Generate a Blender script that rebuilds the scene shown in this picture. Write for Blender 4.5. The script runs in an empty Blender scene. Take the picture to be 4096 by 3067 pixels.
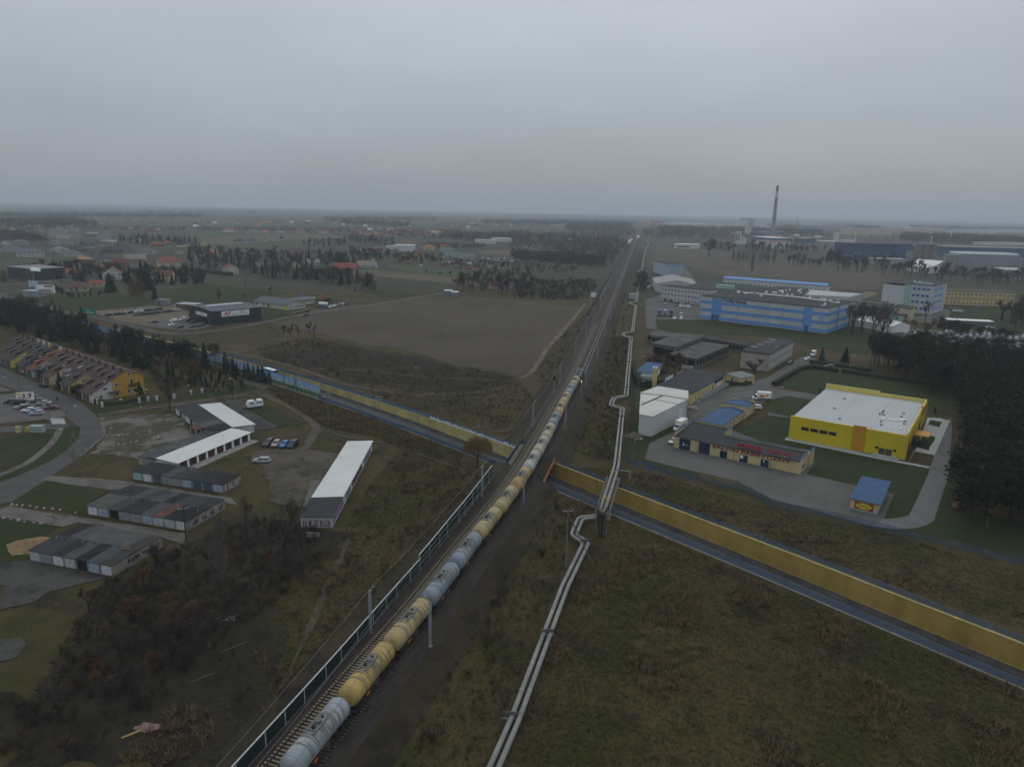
import bpy,bmesh,math,random
import numpy as np
from mathutils import Vector,Matrix
from mathutils.geometry import delaunay_2d_cdt
random.seed(7);np.random.seed(7)
SC=bpy.context.scene
COL=SC.collection
CAM_H=68.0;HAZE_D=1.45e-4
F_PX,VW,VH=2840*.54004,2212.0,1656.3
HORIZ,ROLL=838*.54004,math.radians(1.12)
PITCH=math.atan((VH/2-HORIZ)/F_PX)
fwd=Vector((0,math.cos(PITCH),-math.sin(PITCH)))
r0=Vector((1,0,0));u0=r0.cross(fwd)
rgt=r0*math.cos(ROLL)+u0*math.sin(ROLL)
upv=-r0*math.sin(ROLL)+u0*math.cos(ROLL)
cd=bpy.data.cameras.new('camera');cam=bpy.data.objects.new('camera',cd);COL.objects.link(cam)
cd.sensor_fit='HORIZONTAL';cd.sensor_width=36;cd.lens=36*F_PX/VW
cd.clip_start=1;cd.clip_end=60000
m3=Matrix((rgt,upv,-fwd)).transposed()
cam.matrix_world=Matrix.Translation((0,0,CAM_H))@m3.to_4x4()
SC.camera=cam
SUN_EL,SUN_ROT=math.radians(38),math.radians(20)
w=bpy.data.worlds.new('World');SC.world=w;w.use_nodes=True
nt=w.node_tree;nt.nodes.clear()
def N(nt,t,**k):
 n=nt.nodes.new(t)
 for a,b in k.items():
  if a=='i':
   for q,v in b.items():n.inputs[q].default_value=v
  else:setattr(n,a,b)
 return n
wo=N(nt,'ShaderNodeOutputWorld');bg=N(nt,'ShaderNodeBackground',i={'Strength':1.0})
sky=N(nt,'ShaderNodeTexSky',sky_type='NISHITA',sun_disc=False,sun_elevation=SUN_EL,sun_rotation=SUN_ROT,air_density=1.5,dust_density=3.0)
skb=N(nt,'ShaderNodeVectorMath',operation='SCALE',i={3:0.06})
tc=N(nt,'ShaderNodeTexCoord');sx=N(nt,'ShaderNodeSeparateXYZ')
rp=N(nt,'ShaderNodeValToRGB');e=rp.color_ramp.elements
e[0].position=0.0;e[0].color=(.315,.347,.382,1)
e[1].position=1.0;e[1].color=(.74,.80,.86,1)
for p_,c_ in((.035,(.328,.358,.392,1)),(.124,(.398,.446,.497,1)),(.24,(.505,.555,.62,1)),(.45,(.60,.66,.73,1))):
 x_=e.new(p_);x_.color=c_
nz=N(nt,'ShaderNodeTexNoise',i={'Scale':2.2,'Detail':4.0,'Roughness':.5})
mp=N(nt,'ShaderNodeMapping',i={'Scale':(1,1,3.5)})
mr=N(nt,'ShaderNodeMapRange',i={1:.3,2:.7,3:.93,4:1.07})
mul=N(nt,'ShaderNodeVectorMath',operation='SCALE')
mix=N(nt,'ShaderNodeMix',data_type='RGBA',i={0:.03})
L=nt.links.new
L(tc.outputs['Generated'],sx.inputs[0]);L(sx.outputs['Z'],rp.inputs[0])
L(tc.outputs['Generated'],mp.inputs[0]);L(mp.outputs[0],nz.inputs['Vector']);L(nz.outputs['Fac'],mr.inputs[0])
L(rp.outputs[0],mul.inputs[0]);L(mr.outputs[0],mul.inputs[3])
L(sky.outputs[0],skb.inputs[0])
L(mul.outputs[0],mix.inputs[6]);L(skb.outputs[0],mix.inputs[7])
L(mix.outputs[2],bg.inputs[0]);L(bg.outputs[0],wo.inputs[0])
sd=bpy.data.lights.new('sun','SUN');sd.energy=0.5;sd.angle=math.radians(35);sd.color=(1,.97,.93)
so=bpy.data.objects.new('sun',sd);COL.objects.link(so)
so.rotation_euler=(math.radians(90)-SUN_EL,0,math.pi-SUN_ROT)
vs=SC.view_settings;vs.view_transform='Standard';vs.look='None';vs.exposure=0.0;vs.gamma=1;vs.use_curve_mapping=False
SC.render.engine='CYCLES'
SC.cycles.max_bounces=5;SC.cycles.diffuse_bounces=2;SC.cycles.glossy_bounces=2;SC.cycles.transmission_bounces=3
SC.cycles.transparent_max_bounces=6;SC.cycles.volume_bounces=1;SC.cycles.use_denoising=True
RG={'A':(0,800,4),'B':(1024,800,4),'C':(2048,800,4),'D':(3072,700,4),'E':(0,1250,4),'F':(1024,1300,4),'G':(2048,1300,4),'H':(3072,1300,4),'I':(0,1900,4),'J':(1024,1900,4),'K':(2048,1900,4),'L':(3072,1900,4),'M':(0,2300,4),'N':(1024,2300,4),'O':(2048,2300,4),'Q':(3072,2300,4),'S':(0,900,5.852),'T':(700,900,5.852),'U':(1400,900,5.852),'V':(2600,900,5.12),'W':(3300,950,5.146),'X':(0,760,2.926),'Y':(1300,780,2.926),'Z':(2696,780,2.926),'a':(900,1380,6.815),'b':(1500,1500,6.815),'c':(2050,1700,6.815),'d':(0,1150,6.815),'e':(2650,1650,6.827),'f':(1500,2050,8.178),'h':(2150,1450,8.178),'k':(1000,2500,5.407)}
def P(t,x,y,z=0.0):
 a,b,s=RG[t]
 px,py=a*.54004+x/s-VW/2,b*.54004+y/s-VH/2
 d=fwd*F_PX+rgt*px-upv*py
 k=(z-CAM_H)/d.z
 return Vector((d.x*k,d.y*k,z))
def dist(p):return math.hypot(p[0],p[1])
MATS={}
def M(name,col,rough=.85,var=.18,scale=.6,bump=0.0,metal=0.0,col2=None,det=4.0,spec=.18,streak=None,emit=0,spill=False):
 if name in MATS:return MATS[name]
 m=bpy.data.materials.new(name);m.use_nodes=True;nt=m.node_tree;L=nt.links.new
 b=nt.nodes['Principled BSDF'];b.inputs['Roughness'].default_value=rough;b.inputs['Metallic'].default_value=metal
 b.inputs['Specular IOR Level'].default_value=spec
 g=N(nt,'ShaderNodeNewGeometry')
 vec=g.outputs['Position']
 if streak:
  mpn=N(nt,'ShaderNodeMapping',i={'Scale':streak});L(vec,mpn.inputs[0]);vec=mpn.outputs[0]
 n1=N(nt,'ShaderNodeTexNoise',i={'Scale':scale,'Detail':det,'Roughness':.62});L(vec,n1.inputs['Vector'])
 c2=col2 or tuple(c*(1-var*1.6)for c in col)
 r=N(nt,'ShaderNodeValToRGB');L(n1.outputs['Fac'],r.inputs[0])
 r.color_ramp.elements[0].position=.32;r.color_ramp.elements[1].position=.68
 r.color_ramp.elements[0].color=(*c2,1);r.color_ramp.elements[1].color=(*[min(1,c*(1+var*.5))for c in col],1)
 L(r.outputs[0],b.inputs['Base Color'])
 if spill:
  tcn=N(nt,'ShaderNodeTexCoord');mp2=N(nt,'ShaderNodeMapping',i={'Scale':(.35,2.6,.35)});L(tcn.outputs['Object'],mp2.inputs[0]);n3=N(nt,'ShaderNodeTexNoise',i={'Scale':1.0,'Detail':5.0});L(mp2.outputs[0],n3.inputs['Vector']);sp=N(nt,'ShaderNodeSeparateXYZ');L(tcn.outputs['Object'],sp.inputs[0])
  ab=N(nt,'ShaderNodeMath',operation='ABSOLUTE');L(sp.outputs['Y'],ab.inputs[0]);m1=N(nt,'ShaderNodeMapRange',i={1:.6,2:4.5,3:.62,4:.42});L(ab.outputs[0],m1.inputs[0]);ad=N(nt,'ShaderNodeMath',operation='SUBTRACT');L(m1.outputs[0],ad.inputs[0]);L(n3.outputs['Fac'],ad.inputs[1]);m2=N(nt,'ShaderNodeMapRange',i={1:-.04,2:.14,3:0.0,4:.75});L(ad.outputs[0],m2.inputs[0])
  mx=N(nt,'ShaderNodeMix',data_type='RGBA');L(m2.outputs[0],mx.inputs[0]);L(r.outputs[0],mx.inputs[6]);mx.inputs[7].default_value=(.085,.075,.062,1);L(mx.outputs[2],b.inputs['Base Color'])
 if bump:
  bn=N(nt,'ShaderNodeBump',i={'Strength':bump,'Distance':.08});L(n1.outputs['Fac'],bn.inputs['Height']);L(bn.outputs[0],b.inputs['Normal'])
 if emit:
  b.inputs['Emission Color'].default_value=(*col,1);b.inputs['Emission Strength'].default_value=emit
 MATS[name]=m
 return m
def ML(name,layers,rough=.95,bump=.6,bscale=3.0,furrow=None):
 """ground: layers = [(colour, noise scale, lo, hi)] laid over each other by noise"""
 if name in MATS:return MATS[name]
 m=bpy.data.materials.new(name);m.use_nodes=True;nt=m.node_tree;L=nt.links.new
 b=nt.nodes['Principled BSDF'];b.inputs['Roughness'].default_value=rough;b.inputs['Specular IOR Level'].default_value=.12
 g=N(nt,'ShaderNodeNewGeometry');cur=None
 for i,(c,s,lo,hi)in enumerate(layers):
  if cur is None:
   cn=N(nt,'ShaderNodeRGB');cn.outputs[0].default_value=(*c,1);cur=cn.outputs[0];continue
  mpn=N(nt,'ShaderNodeMapping',i={'Location':(13.7*i,7.1*i,3.3*i)});L(g.outputs['Position'],mpn.inputs[0])
  n1=N(nt,'ShaderNodeTexNoise',i={'Scale':s,'Detail':5.0,'Roughness':.65});L(mpn.outputs[0],n1.inputs['Vector'])
  mr=N(nt,'ShaderNodeMapRange',i={1:lo,2:hi});L(n1.outputs['Fac'],mr.inputs[0])
  mx=N(nt,'ShaderNodeMix',data_type='RGBA');L(mr.outputs[0],mx.inputs[0]);L(cur,mx.inputs[6]);mx.inputs[7].default_value=(*c,1)
  cur=mx.outputs[2]
 n2=N(nt,'ShaderNodeTexNoise',i={'Scale':bscale,'Detail':5.0,'Roughness':.7});L(g.outputs['Position'],n2.inputs['Vector'])
 mr=N(nt,'ShaderNodeMapRange',i={1:.3,2:.7,3:.72,4:1.22});L(n2.outputs['Fac'],mr.inputs[0])
 vm=N(nt,'ShaderNodeVectorMath',operation='SCALE');L(cur,vm.inputs[0]);L(mr.outputs[0],vm.inputs[3])
 co=vm.outputs[0]
 if furrow is not None:
  mf=N(nt,'ShaderNodeMapping',i={'Rotation':(0,0,furrow)});L(g.outputs['Position'],mf.inputs[0])
  for sc_f,lo_f,hi_f in((.55,.88,1.08),(.075,.90,1.06)):
   wv=N(nt,'ShaderNodeTexWave',i={'Scale':sc_f,'Distortion':2.5,'Detail':3.0,'Detail Scale':1.2});L(mf.outputs[0],wv.inputs['Vector']);m4=N(nt,'ShaderNodeMapRange',i={1:0,2:1,3:lo_f,4:hi_f});L(wv.outputs['Fac'],m4.inputs[0]);v4=N(nt,'ShaderNodeVectorMath',operation='SCALE');L(co,v4.inputs[0]);L(m4.outputs[0],v4.inputs[3]);co=v4.outputs[0]
 L(co,b.inputs['Base Color'])
 if bump:
  bn=N(nt,'ShaderNodeBump',i={'Strength':bump,'Distance':.25});L(n2.outputs['Fac'],bn.inputs['Height']);L(bn.outputs[0],b.inputs['Normal'])
 MATS[name]=m
 return m
class MB:
 def __init__(s):s.v=[];s.f=[]
 def add(s,vs,fs):
  o=len(s.v);s.v+=[tuple(q)for q in vs];s.f+=[tuple(i+o for i in f)for f in fs];return s
 def box(s,x0,x1,y0,y1,z0,z1):
  return s.add([(x0,y0,z0),(x1,y0,z0),(x1,y1,z0),(x0,y1,z0),(x0,y0,z1),(x1,y0,z1),(x1,y1,z1),(x0,y1,z1)],[(3,2,1,0),(4,5,6,7),(0,1,5,4),(1,2,6,5),(2,3,7,6),(3,0,4,7)])
 def prism(s,pts,z0,z1):
  n=len(pts);a=sum(pts[i][0]*pts[(i+1)%n][1]-pts[(i+1)%n][0]*pts[i][1]for i in range(n))
  if a<0:pts=pts[::-1]
  zs0=z0 if isinstance(z0,(list,tuple))else[z0]*n;zs1=z1 if isinstance(z1,(list,tuple))else[z1]*n
  if a<0:zs0=list(zs0)[::-1];zs1=list(zs1)[::-1]
  vs=[(p[0],p[1],q)for p,q in zip(pts,zs0)]+[(p[0],p[1],q)for p,q in zip(pts,zs1)]
  return s.add(vs,[tuple(range(n))[::-1],tuple(range(n,2*n))]+[(i,(i+1)%n,n+(i+1)%n,n+i)for i in range(n)])
 def poly(s,pts):return s.add(pts,[tuple(range(len(pts)))])
 def cyl(s,x,y,z0,z1,r,n=10,r2=None):
  r2=r if r2 is None else r2;c=[(math.cos(2*math.pi*i/n),math.sin(2*math.pi*i/n))for i in range(n)]
  vs=[(x+r*a,y+r*b,z0)for a,b in c]+[(x+r2*a,y+r2*b,z1)for a,b in c]
  return s.add(vs,[tuple(range(n))[::-1],tuple(range(n,2*n))]+[(i,(i+1)%n,n+(i+1)%n,n+i)for i in range(n)])
 def tube(s,path,r,n=6,caps=True):
  path=[Vector(p)for p in path];o=len(s.v);k=len(path)
  rr=r if isinstance(r,(list,tuple))else[r]*k
  for i,p in enumerate(path):
   t=(path[min(i+1,k-1)]-path[max(i-1,0)])
   if t.length<1e-6:t=Vector((0,0,1))
   t.normalize();a=t.cross(Vector((0,0,1)))
   if a.length<.05:a=t.cross(Vector((1,0,0)))
   a.normalize();b=a.cross(t)
   for j in range(n):
    q=2*math.pi*j/n;s.v.append(tuple(p+(a*math.cos(q)+b*math.sin(q))*rr[i]))
  for i in range(k-1):
   for j in range(n):
    s.f.append((o+i*n+j,o+i*n+(j+1)%n,o+(i+1)*n+(j+1)%n,o+(i+1)*n+j))
  if caps:s.f.append(tuple(o+j for j in range(n))[::-1]);s.f.append(tuple(o+(k-1)*n+j for j in range(n)))
  return s
 def bar(s,a,b,w):return s.tube([a,b],w*.6,4)
 def strip(s,left,right):
  o=len(s.v);n=len(left);s.v+=[tuple(p)for p in left]+[tuple(p)for p in right]
  s.f+=[(o+i,o+n+i,o+n+i+1,o+i+1)for i in range(n-1)];return s
 def mesh(s,name,mats,smooth=False):
  me=bpy.data.meshes.new(name);me.from_pydata(s.v,[],s.f);me.update()
  for q in(mats if isinstance(mats,(list,tuple))else[mats]):
   me.materials.append(q)
  if smooth:me.shade_smooth()
  return me
 def build(s,name,mat,parent=None,smooth=False,loc=None):
  return put(name,s.mesh(name,mat,smooth),parent,loc)
def put(name,me,parent=None,loc=None,rz=None):
 o=bpy.data.objects.new(name,me);COL.objects.link(o)
 if parent is not None:o.parent=parent
 if loc is not None:o.location=loc
 if rz is not None:o.rotation_euler=(0,0,rz)
 return o
def tag(o,label,cat,group=None):
 o['label']=label;o['category']=cat
 if group:o['group']=group
 return o
def thing(name,label,cat,loc=(0,0,0),deg=0,group=None):
 o=bpy.data.objects.new(name,None);COL.objects.link(o);o.empty_display_size=.5
 o.location=loc;o.rotation_euler=(0,0,math.radians(deg));return tag(o,label,cat,group)
def struct(o,kind='structure'):
 o['kind']=kind;return o
def dup(root,loc,rz,label=None,group=None,scale=None,swap=None):
 r=root.copy();COL.objects.link(r);r.location=loc;r.rotation_euler=(0,0,rz)
 if scale is not None:r.scale=(scale,)*3 if not isinstance(scale,(tuple,list))else scale
 if label:r['label']=label
 if group:r['group']=group
 for ch in list(root.children):
  c=ch.copy();COL.objects.link(c);c.parent=r;reskin(c,swap)
  for gch in list(ch.children):
   d=gch.copy();COL.objects.link(d);d.parent=c;reskin(d,swap)
 return r
def reskin(o,swap):
 if swap and o.type=='MESH':
  for i,sl in enumerate(o.material_slots):
   if sl.material and sl.material.name in swap:
    mm=swap[sl.material.name];sl.link='OBJECT';sl.material=mm
def frame(name,label,cat,A,B=None,deg=None,group=None,z=0):
 a=A
 if deg is None:
  d=B-A;deg=math.degrees(math.atan2(d.y,d.x))
 return thing(name,label,cat,(a.x,a.y,z),deg,group)
MESHC={}
def win(par,x,y,z,w,h,face='f',glass=None,fr=None,cols=1,name='window',sub='frame'):
 """a window: pane in a proud frame, on the wall plane through (x, y); face f/b/l/r; (x, y, z) = bottom centre"""
 glass=glass or G_DARK;fr=fr or WHITEP
 k=(round(w,2),round(h,2),cols,glass.name,fr.name)
 if k not in MESHC:
  p=MB().box(-w/2+.04,w/2-.04,-.03,.05,.04,h-.04).mesh('window_pane',glass)
  t=.09;f=MB().box(-w/2,w/2,-.08,.05,0,t).box(-w/2,w/2,-.08,.05,h-t,h).box(-w/2,-w/2+t,-.08,.05,t,h-t).box(w/2-t,w/2,-.08,.05,t,h-t)
  for i in range(1,cols):
   xx=-w/2+w*i/cols;f.box(xx-.04,xx+.04,-.075,.05,t,h-t)
  MESHC[k]=(p,f.mesh('window_frame',fr))
 rz={'f':0,'r':math.pi/2,'b':math.pi,'l':-math.pi/2}[face]
 o=put(name,MESHC[k][0],par,(x,y,z),rz);put(sub,MESHC[k][1],o)
 return o
def panel(par,x,y,z,w,h,mat,face='f',name='door',t=.06,ribs=0):
 k=('p',round(w,2),round(h,2),t,ribs)
 if k not in MESHC:
  b=MB().box(-w/2,w/2,-t,.05,0,h)
  for i in range(ribs):b.box(-w/2+.03,w/2-.03,-t-.025,-t+.01,h*(i+.15)/ribs,h*(i+.85)/ribs)
  MESHC[k]=b.mesh('panel',WHITEP)
 rz={'f':0,'r':math.pi/2,'b':math.pi,'l':-math.pi/2}[face]
 o=put(name,MESHC[k],par,(x,y,z),rz);o.material_slots[0].link='OBJECT';o.material_slots[0].material=mat
 return o
def text(par,s,loc,size,mat,face='f',name='lettering',bold=.0,shear=0.0,ext=.04,tilt=0,rotz=None,sx=1):
 c=bpy.data.curves.new('txt','FONT');c.body=s;c.size=size;c.extrude=ext;c.offset=bold;c.shear=shear;c.resolution_u=2
 to=bpy.data.objects.new('txt',c);COL.objects.link(to)
 dg=bpy.context.evaluated_depsgraph_get();me=bpy.data.meshes.new_from_object(to.evaluated_get(dg))
 bpy.data.objects.remove(to);me.materials.clear();me.materials.append(mat)
 o=put(name,me,par,loc);rz={'f':0,'r':math.pi/2,'b':math.pi,'l':-math.pi/2}[face]if rotz is None else rotz
 o.rotation_euler=(math.pi/2-tilt,0,rz);o.scale=(sx,1,1)
 return o
def pts(l,z=0.0):return[P(*q,z)for q in l]
PATCHZ=[0.0];EDGE={'lawn_grass':(.35,2.5),'scrub_ground':(3.5,2),'bare_dirt':(1.2,1.5),'grey_gravel':(1.3,1.5),'pale_sand':(1.5,2),'worn_yard':(2,1.5),'heath_ground':(8,10),'concrete_paving':(.5,2),'green_field':(1.5,12),'straw_field':(1.5,12),'ploughed_field':(1.0,8)}
def patch(name,l,mat,z=None,dens=0):
 """a sheet of ground cover, each one laid a few millimetres over the one before"""
 if z is None:PATCHZ[0]+=.002;z=.01+PATCHZ[0]
 q=[p if isinstance(p,Vector)else P(*p)for p in l]
 amp,stp=EDGE.get(mat.name,(0,3));q2=[]
 for i,p in enumerate(q):
  b=q[(i+1)%len(q)];ln=(b-p).length;k=max(1,min(50,int(ln/stp)))if amp else 1;nr=Vector((-(b-p).y,(b-p).x,0)).normalized();rn=random.Random(int(p.x*10+p.y));w0=0
  for j in range(k):w0=w0*.6+rn.uniform(-amp,amp)*.7;q2.append(p.lerp(b,j/k)+nr*(w0 if j else w0*.3)*min(1,ln/20))
 q=q2;n=len(q);pv=[Vector((p.x,p.y))for p in q]
 v,ed,fc,*_=delaunay_2d_cdt(pv,[],[list(range(n))],1,1e-5)
 me=bpy.data.meshes.new(name);me.from_pydata([(p.x,p.y,z)for p in v],[],[tuple(f)for f in fc]);me.update()
 me.materials.append(mat)
 if len(me.polygons)and me.polygons[0].normal.z<0:me.flip_normals()
 o=put(name,me);return struct(o)
def smooth_path(q,step=2.0):
 q=[Vector((p.x,p.y))for p in q];out=[]
 for i in range(len(q)-1):
  p0,p1,p2,p3=q[max(i-1,0)],q[i],q[i+1],q[min(i+2,len(q)-1)]
  n=max(1,int((p2-p1).length/step))
  for j in range(n):
   t=j/n
   out.append(.5*((2*p1)+(p2-p0)*t+(2*p0-5*p1+4*p2-p3)*t*t+(3*p1-p0-3*p2+p3)*t**3))
 out.append(q[-1]);return out
def normals(q):
 r=[]
 for i in range(len(q)):
  t=(q[min(i+1,len(q)-1)]-q[max(i-1,0)]).normalized();r.append(Vector((t.y,-t.x)))
 return r
def road(name,l,width,mat,z=None,step=3,jit=0):
 if z is None:PATCHZ[0]+=.002;z=.01+PATCHZ[0]
 q=smooth_path([p if isinstance(p,Vector)else P(*p)for p in l],step);nn=normals(q)
 a=[(p.x-n.x*(width/2+random.uniform(-jit,jit)),p.y-n.y*(width/2+random.uniform(-jit,jit)),z)for p,n in zip(q,nn)]
 b=[(p.x+n.x*(width/2+random.uniform(-jit,jit)),p.y+n.y*(width/2+random.uniform(-jit,jit)),z)for p,n in zip(q,nn)]
 return struct(MB().strip(a,b).build(name,mat))
def inpoly(x,y,q):
 c=False;n=len(q)
 for i in range(n):
  a,b=q[i],q[i-1]
  if(a[1]>y)!=(b[1]>y)and x<(b[0]-a[0])*(y-a[1])/(b[1]-a[1]+1e-12)+a[0]:c=not c
 return c
def fill(l,n,mind=0,rng=random):
 q=[p if isinstance(p,Vector)else P(*p)for p in l];out=[]
 x0,x1=min(p.x for p in q),max(p.x for p in q);y0,y1=min(p.y for p in q),max(p.y for p in q);k=0
 while len(out)<n and k<n*60:
  k+=1;x,y=rng.uniform(x0,x1),rng.uniform(y0,y1)
  if inpoly(x,y,q)and(not mind or all((x-a)**2+(y-b)**2>mind*mind for a,b in out)):out.append((x,y))
 return out
WHITEP=M('white_paint',(.72,.73,.72),.6,.08)
G_DARK=M('dark_glass',(.02,.024,.03),.12,.3,.3,spec=.6)
GL=[((.056,.044,.017),0,0,0),((.080,.057,.025),.035,.45,.62),((.039,.041,.012),.06,.5,.62),((.032,.025,.014),.11,.53,.65),((.085,.060,.031),.32,.58,.72)]
GRASS=ML('grass_mix',GL,bump=.9,bscale=2.2)
LAWN=ML('lawn_grass',[((0.0248,0.0360,0.0093),0,0,0),((0.0397,0.0383,0.0136),.05,.45,.65),((0.0198,0.0290,0.0081),.3,.5,.65)],bump=.35,bscale=4)
GREENF=ML('green_field',[((0.0467,0.0663,0.0272),0,0,0),((0.0612,0.0680,0.0357),.01,.45,.65)],bump=.2,bscale=.6)
STRAW=ML('straw_field',[((0.1040,0.0840,0.0484),0,0,0),((0.0720,0.0624,0.0351),.02,.45,.62),((0.1200,0.1000,0.0624),.1,.52,.68)],bump=.3,bscale=.8)
SCRUBG=ML('scrub_ground',[((0.0273,0.0228,0.0150),0,0,0),((0.0390,0.0338,0.0192),.05,.46,.62),((0.0182,0.0156,0.0114),.16,.5,.64)],bump=.9,bscale=1.6)
DIRT=ML('bare_dirt',[((0.0938,0.0777,0.0590),0,0,0),((0.0562,0.0503,0.0374),.12,.45,.6),((0.0338,0.0333,0.0187),.2,.55,.68),((0.1237,0.1036,0.0792),.3,.56,.7)],bump=.5)
CONC=ML('concrete_paving',[((0.1320,0.1232,0.1102),0,0,0),((0.0920,0.0842,0.0722),.16,.45,.63),((0.0440,0.0437,0.0274),.22,.58,.7)],bump=.2)
ASPH=ML('asphalt',[((0.0784,0.0764,0.0725),0,0,0),((0.0600,0.0585,0.0562),.15,.45,.65),((0.1000,0.0952,0.0873),.5,.58,.72)],rough=.85,bump=.12)
GRAVEL=ML('grey_gravel',[((0.0680,0.0656,0.0608),0,0,0),((0.0360,0.0344,0.0312),.15,.46,.62),((0.0416,0.0440,0.0218),.12,.56,.68)],bump=.4)
PAVE=ML('block_paving',[((0.1110,0.1066,0.0994),0,0,0),((0.0888,0.0857,0.0805),.09,.45,.62),((0.1258,0.1195,0.1106),.4,.55,.7)],bump=.12)
FIELDM=ML('ploughed_field',[((0.0800,0.0639,0.0464),0,0,0),((0.0627,0.0496,0.0360),.012,.44,.62),((0.0896,0.0732,0.0534),.035,.52,.68)],bump=.3,bscale=1.2,furrow=.72)
SAND=ML('pale_sand',[((0.1512,0.1225,0.0850),0,0,0),((0.0936,0.0770,0.0558),.2,.45,.62),((0.0432,0.0420,0.0238),.35,.58,.7)],bump=.4)
def projy(X):
 d=Vector(X)-Vector((0,0,CAM_H));return VH/2-F_PX*d.dot(upv)/d.dot(fwd)
def HT(t,bx,by,ty,z0=0.0):
 """height of the upright standing at picture point (bx, by) whose top is at ty"""
 B=P(t,bx,by,z0);yt=RG[t][1]*.54004+ty/RG[t][2];lo_,hi_=0,250
 for _ in range(36):
  m=(lo_+hi_)/2
  if projy((B.x,B.y,z0+m))>yt:lo_=m
  else:hi_=m
 return lo_
 # ground with the road cutting
V2=lambda l:[Vector(p)for p in l]
NE=smooth_path(V2([(-326,448.6),(-269.6,407.6),(-218.3,368.1),(-174.5,335.5),(-119.7,291.8),(-69.1,247.4),(-31.9,212),(-2.1,181.2),(20,156.6),(49.8,123.7),(75,95),(150,11)]),3)
NN=normals(NE)
TW=12.8
FE=[p-n*TW for p,n in zip(NE,NN)]
def rdepth(x):
 return-np.interp(x,[-225,-150,-90,-40,5,35,90,150],[.02,1.2,2.0,2.5,3.6,4.0,4.3,4.3])
I0=next(i for i,p in enumerate(NE)if p.x>-222)
hole=[tuple(p)for p in NE[I0:]]+[tuple(p)for p in FE[I0:]][::-1]
R=16000
gv=[Vector(p)for p in hole]+[Vector(p)for p in((-R,-300),(R,-300),(R,R),(-R,R))]
nh=len(hole)
v,ed,fc,*_=delaunay_2d_cdt(gv,[(i,(i+1)%nh)for i in range(nh)],[],0,1e-4)
keep=[]
for f in fc:
 c=[sum(v[i][k]for i in f)/len(f)for k in(0,1)]
 if not inpoly(c[0],c[1],hole):keep.append(tuple(f))
me=bpy.data.meshes.new('ground');me.from_pydata([(p.x,p.y,0)for p in v],[],keep);me.update()
if me.polygons[0].normal.z<0:me.flip_normals()
me.materials.append(GRASS);struct(put('ground',me))
def off(i,d,z):p=NE[i]-NN[i]*d;return(p.x,p.y,z)
idx=list(range(0,len(NE)))
zr=[rdepth(NE[i].x)+(.03 if NE[i].x<-222 else 0)for i in idx]
ASPH2=ML('sunken_road_asphalt',[((.085,.086,.088),0,0,0),((.065,.066,.068),.1,.45,.65),((.11,.108,.104),.4,.58,.72)],rough=.8,bump=.1)
struct(MB().strip([off(i,10.6,z)for i,z in zip(idx,zr)],[off(i,2.2,z)for i,z in zip(idx,zr)]).build('road',ASPH2))
KERB=M('kerb_concrete',(.17,.168,.16),.9,.2,.8)
sb=MB()
for d0,d1 in((.15,2.2),(10.6,12.65)):
 sb.strip([off(i,d1,z+.14)for i,z in zip(idx,zr)],[off(i,d0,z+.14)for i,z in zip(idx,zr)])
sb.strip([off(i,2.2,z+.14)for i,z in zip(idx,zr)],[off(i,2.2,z-.1)for i,z in zip(idx,zr)])
sb.strip([off(i,10.6,z-.1)for i,z in zip(idx,zr)],[off(i,10.6,z+.14)for i,z in zip(idx,zr)])
struct(sb.build('pavement',M('dark_pavement',(.075,.072,.068),.9,.3,.3)))
LINE=M('road_paint',(.62,.62,.6),.7,.25,1.2)
lm=MB().strip([off(i,6.45,z+.006)for i,z in zip(idx,zr)],[off(i,6.33,z+.006)for i,z in zip(idx,zr)])
lm.strip([off(i,3.0,z+.006)for i,z in zip(idx,zr)],[off(i,2.86,z+.006)for i,z in zip(idx,zr)])
struct(lm.build('road_marking',LINE))
ti=[i for i in idx if i>=I0-1]
YW=M('yellow_wall_paint',(.36,.245,.062),.75,.2,.25,streak=(1,1,.25))
YW2=M('pale_yellow_wall_paint',(.46,.38,.17),.8,.22,.2,streak=(1,1,.25))
CAPY=M('wall_cap_yellow',(.50,.40,.17),.8,.2,.5)
wall=thing('retaining_wall','long yellow retaining wall along the far side of the sunken road','wall',off(ti[0],TW,0))
wl=Vector(wall.location)
def lo(p,o):return(p[0]-o[0],p[1]-o[1],p[2]-o[2])
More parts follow.
